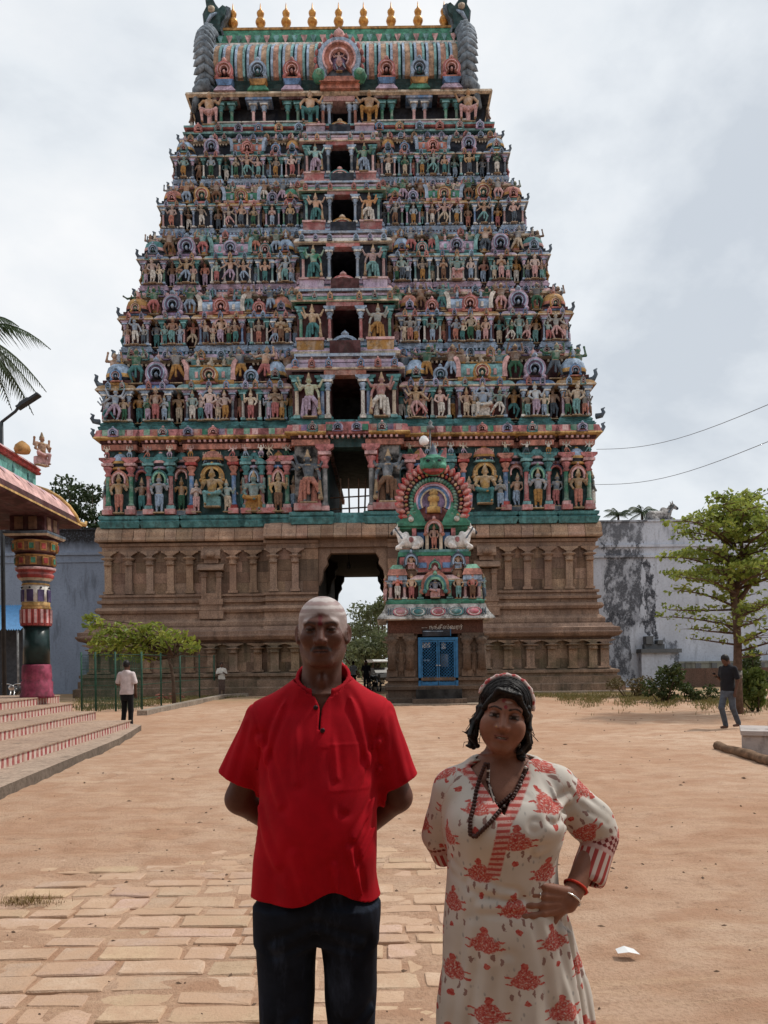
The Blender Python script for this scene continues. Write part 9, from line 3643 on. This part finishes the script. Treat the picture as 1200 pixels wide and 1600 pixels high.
# ------------------------------------------------------------------ people further away
def passer(label, loc, rz, height, arms, legs, shirt_c, trouser_c, hair_c=(0.012, 0.010, 0.010), head_pitch=0.0, lungi=False, carry=None, h=0.014, skin=(0.11, 0.055, 0.038), group='people in the background'):
    """standing or walking figure modelled at 1.7 m and scaled; looks towards -Y before rotation"""
    t = empty('person', loc, rz)
    t.scale = (height / 1.7,) * 3
    tag(t, label, 'person', group)
    hc = np.array((0, -0.02 - 0.05 * head_pitch, 1.575 - 0.03 * head_pitch), np.float32)
    rm = rotm('X', 35 * head_pitch)

    def body(p):
        q = (p - hc) @ rm
        d = ell(q, (0, 0.01, 0.03), (0.076, 0.095, 0.10))
        d = smin(d, ell(q, (0, -0.025, -0.045), (0.060, 0.065, 0.075)), 0.03)
        d = smin(d, ell(q, (0, -0.095, -0.02), (0.014, 0.018, 0.024)), 0.015)
        qa = q.copy()
        qa[:, 0] = np.abs(qa[:, 0])
        d = smin(d, ell(qa, (0.078, 0.012, -0.005), (0.01, 0.02, 0.03)), 0.008)
        d = smax(d, -ell(qa, (0.03, -0.095, 0.012), (0.018, 0.015, 0.010)), 0.01)
        d = smin(d, cap(p, (0, 0.01, 1.52), (0, 0.02, 1.42), 0.052, 0.060), 0.02)
        d = smin(d, loft(p, [(0.85, 0, 0, 0.13, 0.09), (1.1, 0, 0, 0.12, 0.085), (1.3, 0, 0, 0.14, 0.09), (1.43, 0, 0.01, 0.08, 0.06)]), 0.03)
        for s, el_, ha in arms:
            d = smin(d, cap(p, (s * 0.165, 0.01, 1.37), el_, 0.046, 0.038), 0.02)
            d = smin(d, cap(p, el_, ha, 0.038, 0.027), 0.02)
            v = (Vector(ha) - Vector(el_)).normalized()
            L = hand_prims(ha, v, (0, -1, 0.3) if abs(v.y) < 0.8 else (0, 0, 1), s, 0.18, 0.5)
            d = smin(d, caps(L, 0.008)(p), 0.01)
        for s, kn, ft in legs:
            d = smin(d, cap(p, (s * 0.085, 0, 0.86), kn, 0.07, 0.05), 0.02)
            d = smin(d, cap(p, kn, ft, 0.05, 0.034), 0.02)
            d = smin(d, cap(p, (ft[0], ft[1] + 0.03, 0.035 + ft[2] - 0.09), (ft[0], ft[1] - 0.15, 0.028 + ft[2] - 0.09), 0.036, 0.028), 0.02)
        return d

    def cols(v):
        c = C4(skin, len(v))
        return c
    lo, hi = (-0.5, -0.55, 0.0), (0.5, 0.45, 1.76)
    add_mesh('body', t, body, lo, hi, h, [SKIN], {'col': cols})

    def shirt_f(p):
        z = p[:, 2]
        d = loft(p, [(0.82, 0, 0, 0.178, 0.125), (0.95, 0, 0, 0.170, 0.124), (1.1, 0, 0, 0.160, 0.120), (1.28, 0, 0, 0.172, 0.115), (1.38, 0, 0.005, 0.178, 0.095), (1.43, 0, 0.01, 0.13, 0.08), (1.47, 0, 0.015, 0.07, 0.066)])
        for s, el_, ha in arms:
            a = Vector((s * 0.165, 0.01, 1.37))
            b_ = a.lerp(Vector(el_), 0.82)
            d = smin(d, cap(p, tuple(a), tuple(b_), 0.066, 0.062), 0.025)
        d = d - (fbm(p, 9, 2) - 0.5) * 0.018
        return np.maximum(d, 0.86 - z)
    add_mesh('shirt', t, shirt_f, lo, hi, h, [cloth_mat('shirt_' + '_'.join('%d' % (c * 999) for c in shirt_c), shirt_c, 0.12)])

    def trousers_f(p):
        d = loft(p, [(0.72, 0, 0, 0.14, 0.09), (0.84, 0, 0, 0.162, 0.112), (0.95, 0, 0, 0.155, 0.11)])
        for s, kn, ft in legs:
            d = smin(d, cap(p, (s * 0.085, 0, 0.84), kn, 0.086, 0.066), 0.02)
            d = smin(d, cap(p, kn, (ft[0], ft[1], ft[2] - 0.01), 0.066, 0.054), 0.02)
        if lungi:
            d = np.minimum(d, loft(p, [(0.35, 0, 0, 0.16, 0.12), (0.7, 0, 0, 0.165, 0.12), (0.9, 0, 0, 0.15, 0.11)]))
        d = d - (fbm(p, 8, 2) - 0.5) * 0.016
        return np.maximum(d, p[:, 2] - 0.94)
    add_mesh('trousers', t, trousers_f, lo, hi, h, [cloth_mat('trousers_' + '_'.join('%d' % (c * 999) for c in trouser_c), trouser_c, 0.25)])

    def hair_f(p):
        q = (p - hc) @ rm
        d = ell(q, (0, 0.018, 0.042), (0.084, 0.100, 0.106)) + (fbm(q, 40, 2) - 0.5) * 0.012
        return np.maximum(d, -np.maximum(ell(q, (0, -0.10, -0.03), (0.09, 0.085, 0.12)), -1)) if True else d
    add_mesh('hair', t, lambda p: np.maximum(hair_f(p), -(((p - hc) @ rm)[:, 2] + 0.055)), (-0.2, -0.25, 1.4), (0.2, 0.25, 1.76), 0.011, [simple('hair_dark', hair_c, 0.5)])
    if carry == 'phone':
        b = MB()
        b.box(-0.035, 0.035, -0.006, 0.006, -0.07, 0.07, simple('phone_black', (0.01, 0.01, 0.012), 0.25))
        o = b.build('phone', t, (-0.10, -0.30, 1.22))
        o.rotation_euler = (R(40), 0, 0)
    if carry == 'bundle':
        b = MB()
        b.lathe([(0, -0.10), (0.06, -0.06), (0.075, 0.02), (0.05, 0.09), (0, 0.12)], simple('bundle_pink', (0.5, 0.16, 0.17), 0.7), 10)
        b.build('bundle', t, (0.25, -0.27, 1.06))
    return t


g = ground(199, 1139)
passer('man seen from behind in a white shirt and black trousers beside the striped steps', (g.x, g.y, 0), R(170), 1.68, [(-1, (-0.24, 0.02, 1.12), (-0.20, -0.06, 0.90)), (1, (0.26, 0.0, 1.13), (0.24, -0.22, 1.08))],
       [(-1, (-0.09, -0.02, 0.47), (-0.10, 0.02, 0.09)), (1, (0.10, -0.05, 0.47), (0.11, 0.03, 0.09))], (0.60, 0.52, 0.52), (0.008, 0.008, 0.010), carry='bundle')
g = ground(1138, 1139)
passer('man walking with bowed head in a black shirt and blue-grey jeans by the tree', (g.x, g.y, 0), R(-62), 1.66, [(-1, (-0.21, 0.02, 1.12), (-0.12, -0.24, 1.20)), (1, (0.23, 0.05, 1.12), (0.20, 0.0, 0.88))],
       [(-1, (-0.08, -0.12, 0.48), (-0.08, 0.02, 0.10)), (1, (0.08, 0.06, 0.47), (0.08, 0.24, 0.14))], (0.012, 0.012, 0.016), (0.075, 0.09, 0.115), head_pitch=1.0, carry='phone')
g = at(352, 1083, 38.0)
passer('small figure in a white shirt and brown wrap standing at the tower foot', (g.x, 37.2, 0), R(20), 1.66, [(-1, (-0.24, 0.0, 1.12), (-0.10, -0.2, 1.15)), (1, (0.24, 0.0, 1.12), (0.10, -0.2, 1.18))],
       [(-1, (-0.09, -0.02, 0.47), (-0.10, 0.02, 0.09)), (1, (0.09, -0.02, 0.47), (0.10, 0.03, 0.09))], (0.56, 0.54, 0.50), (0.09, 0.06, 0.05), lungi=True, h=0.02)
passer('distant person in a pale shirt walking in the gateway, left of the dark one', (at(552, 1050, 46).x, 46, 0), R(160), 1.68, [(-1, (-0.23, 0.0, 1.12), (-0.2, -0.05, 0.9)), (1, (0.23, 0.0, 1.12), (0.2, -0.08, 0.9))],
       [(-1, (-0.09, -0.10, 0.47), (-0.09, 0.0, 0.09)), (1, (0.09, 0.06, 0.47), (0.09, 0.16, 0.12))], (0.45, 0.46, 0.47), (0.012, 0.012, 0.014), h=0.02)
passer('distant person in dark clothes in the gateway, nearest the shrine', (at(572, 1050, 43).x, 43, 0), R(10), 1.70, [(-1, (-0.23, 0.0, 1.12), (-0.2, -0.05, 0.9)), (1, (0.23, 0.0, 1.12), (0.2, -0.08, 0.9))],
       [(-1, (-0.09, -0.02, 0.47), (-0.09, 0.0, 0.09)), (1, (0.09, -0.02, 0.47), (0.09, 0.02, 0.09))], (0.010, 0.011, 0.014), (0.014, 0.016, 0.02), h=0.02)
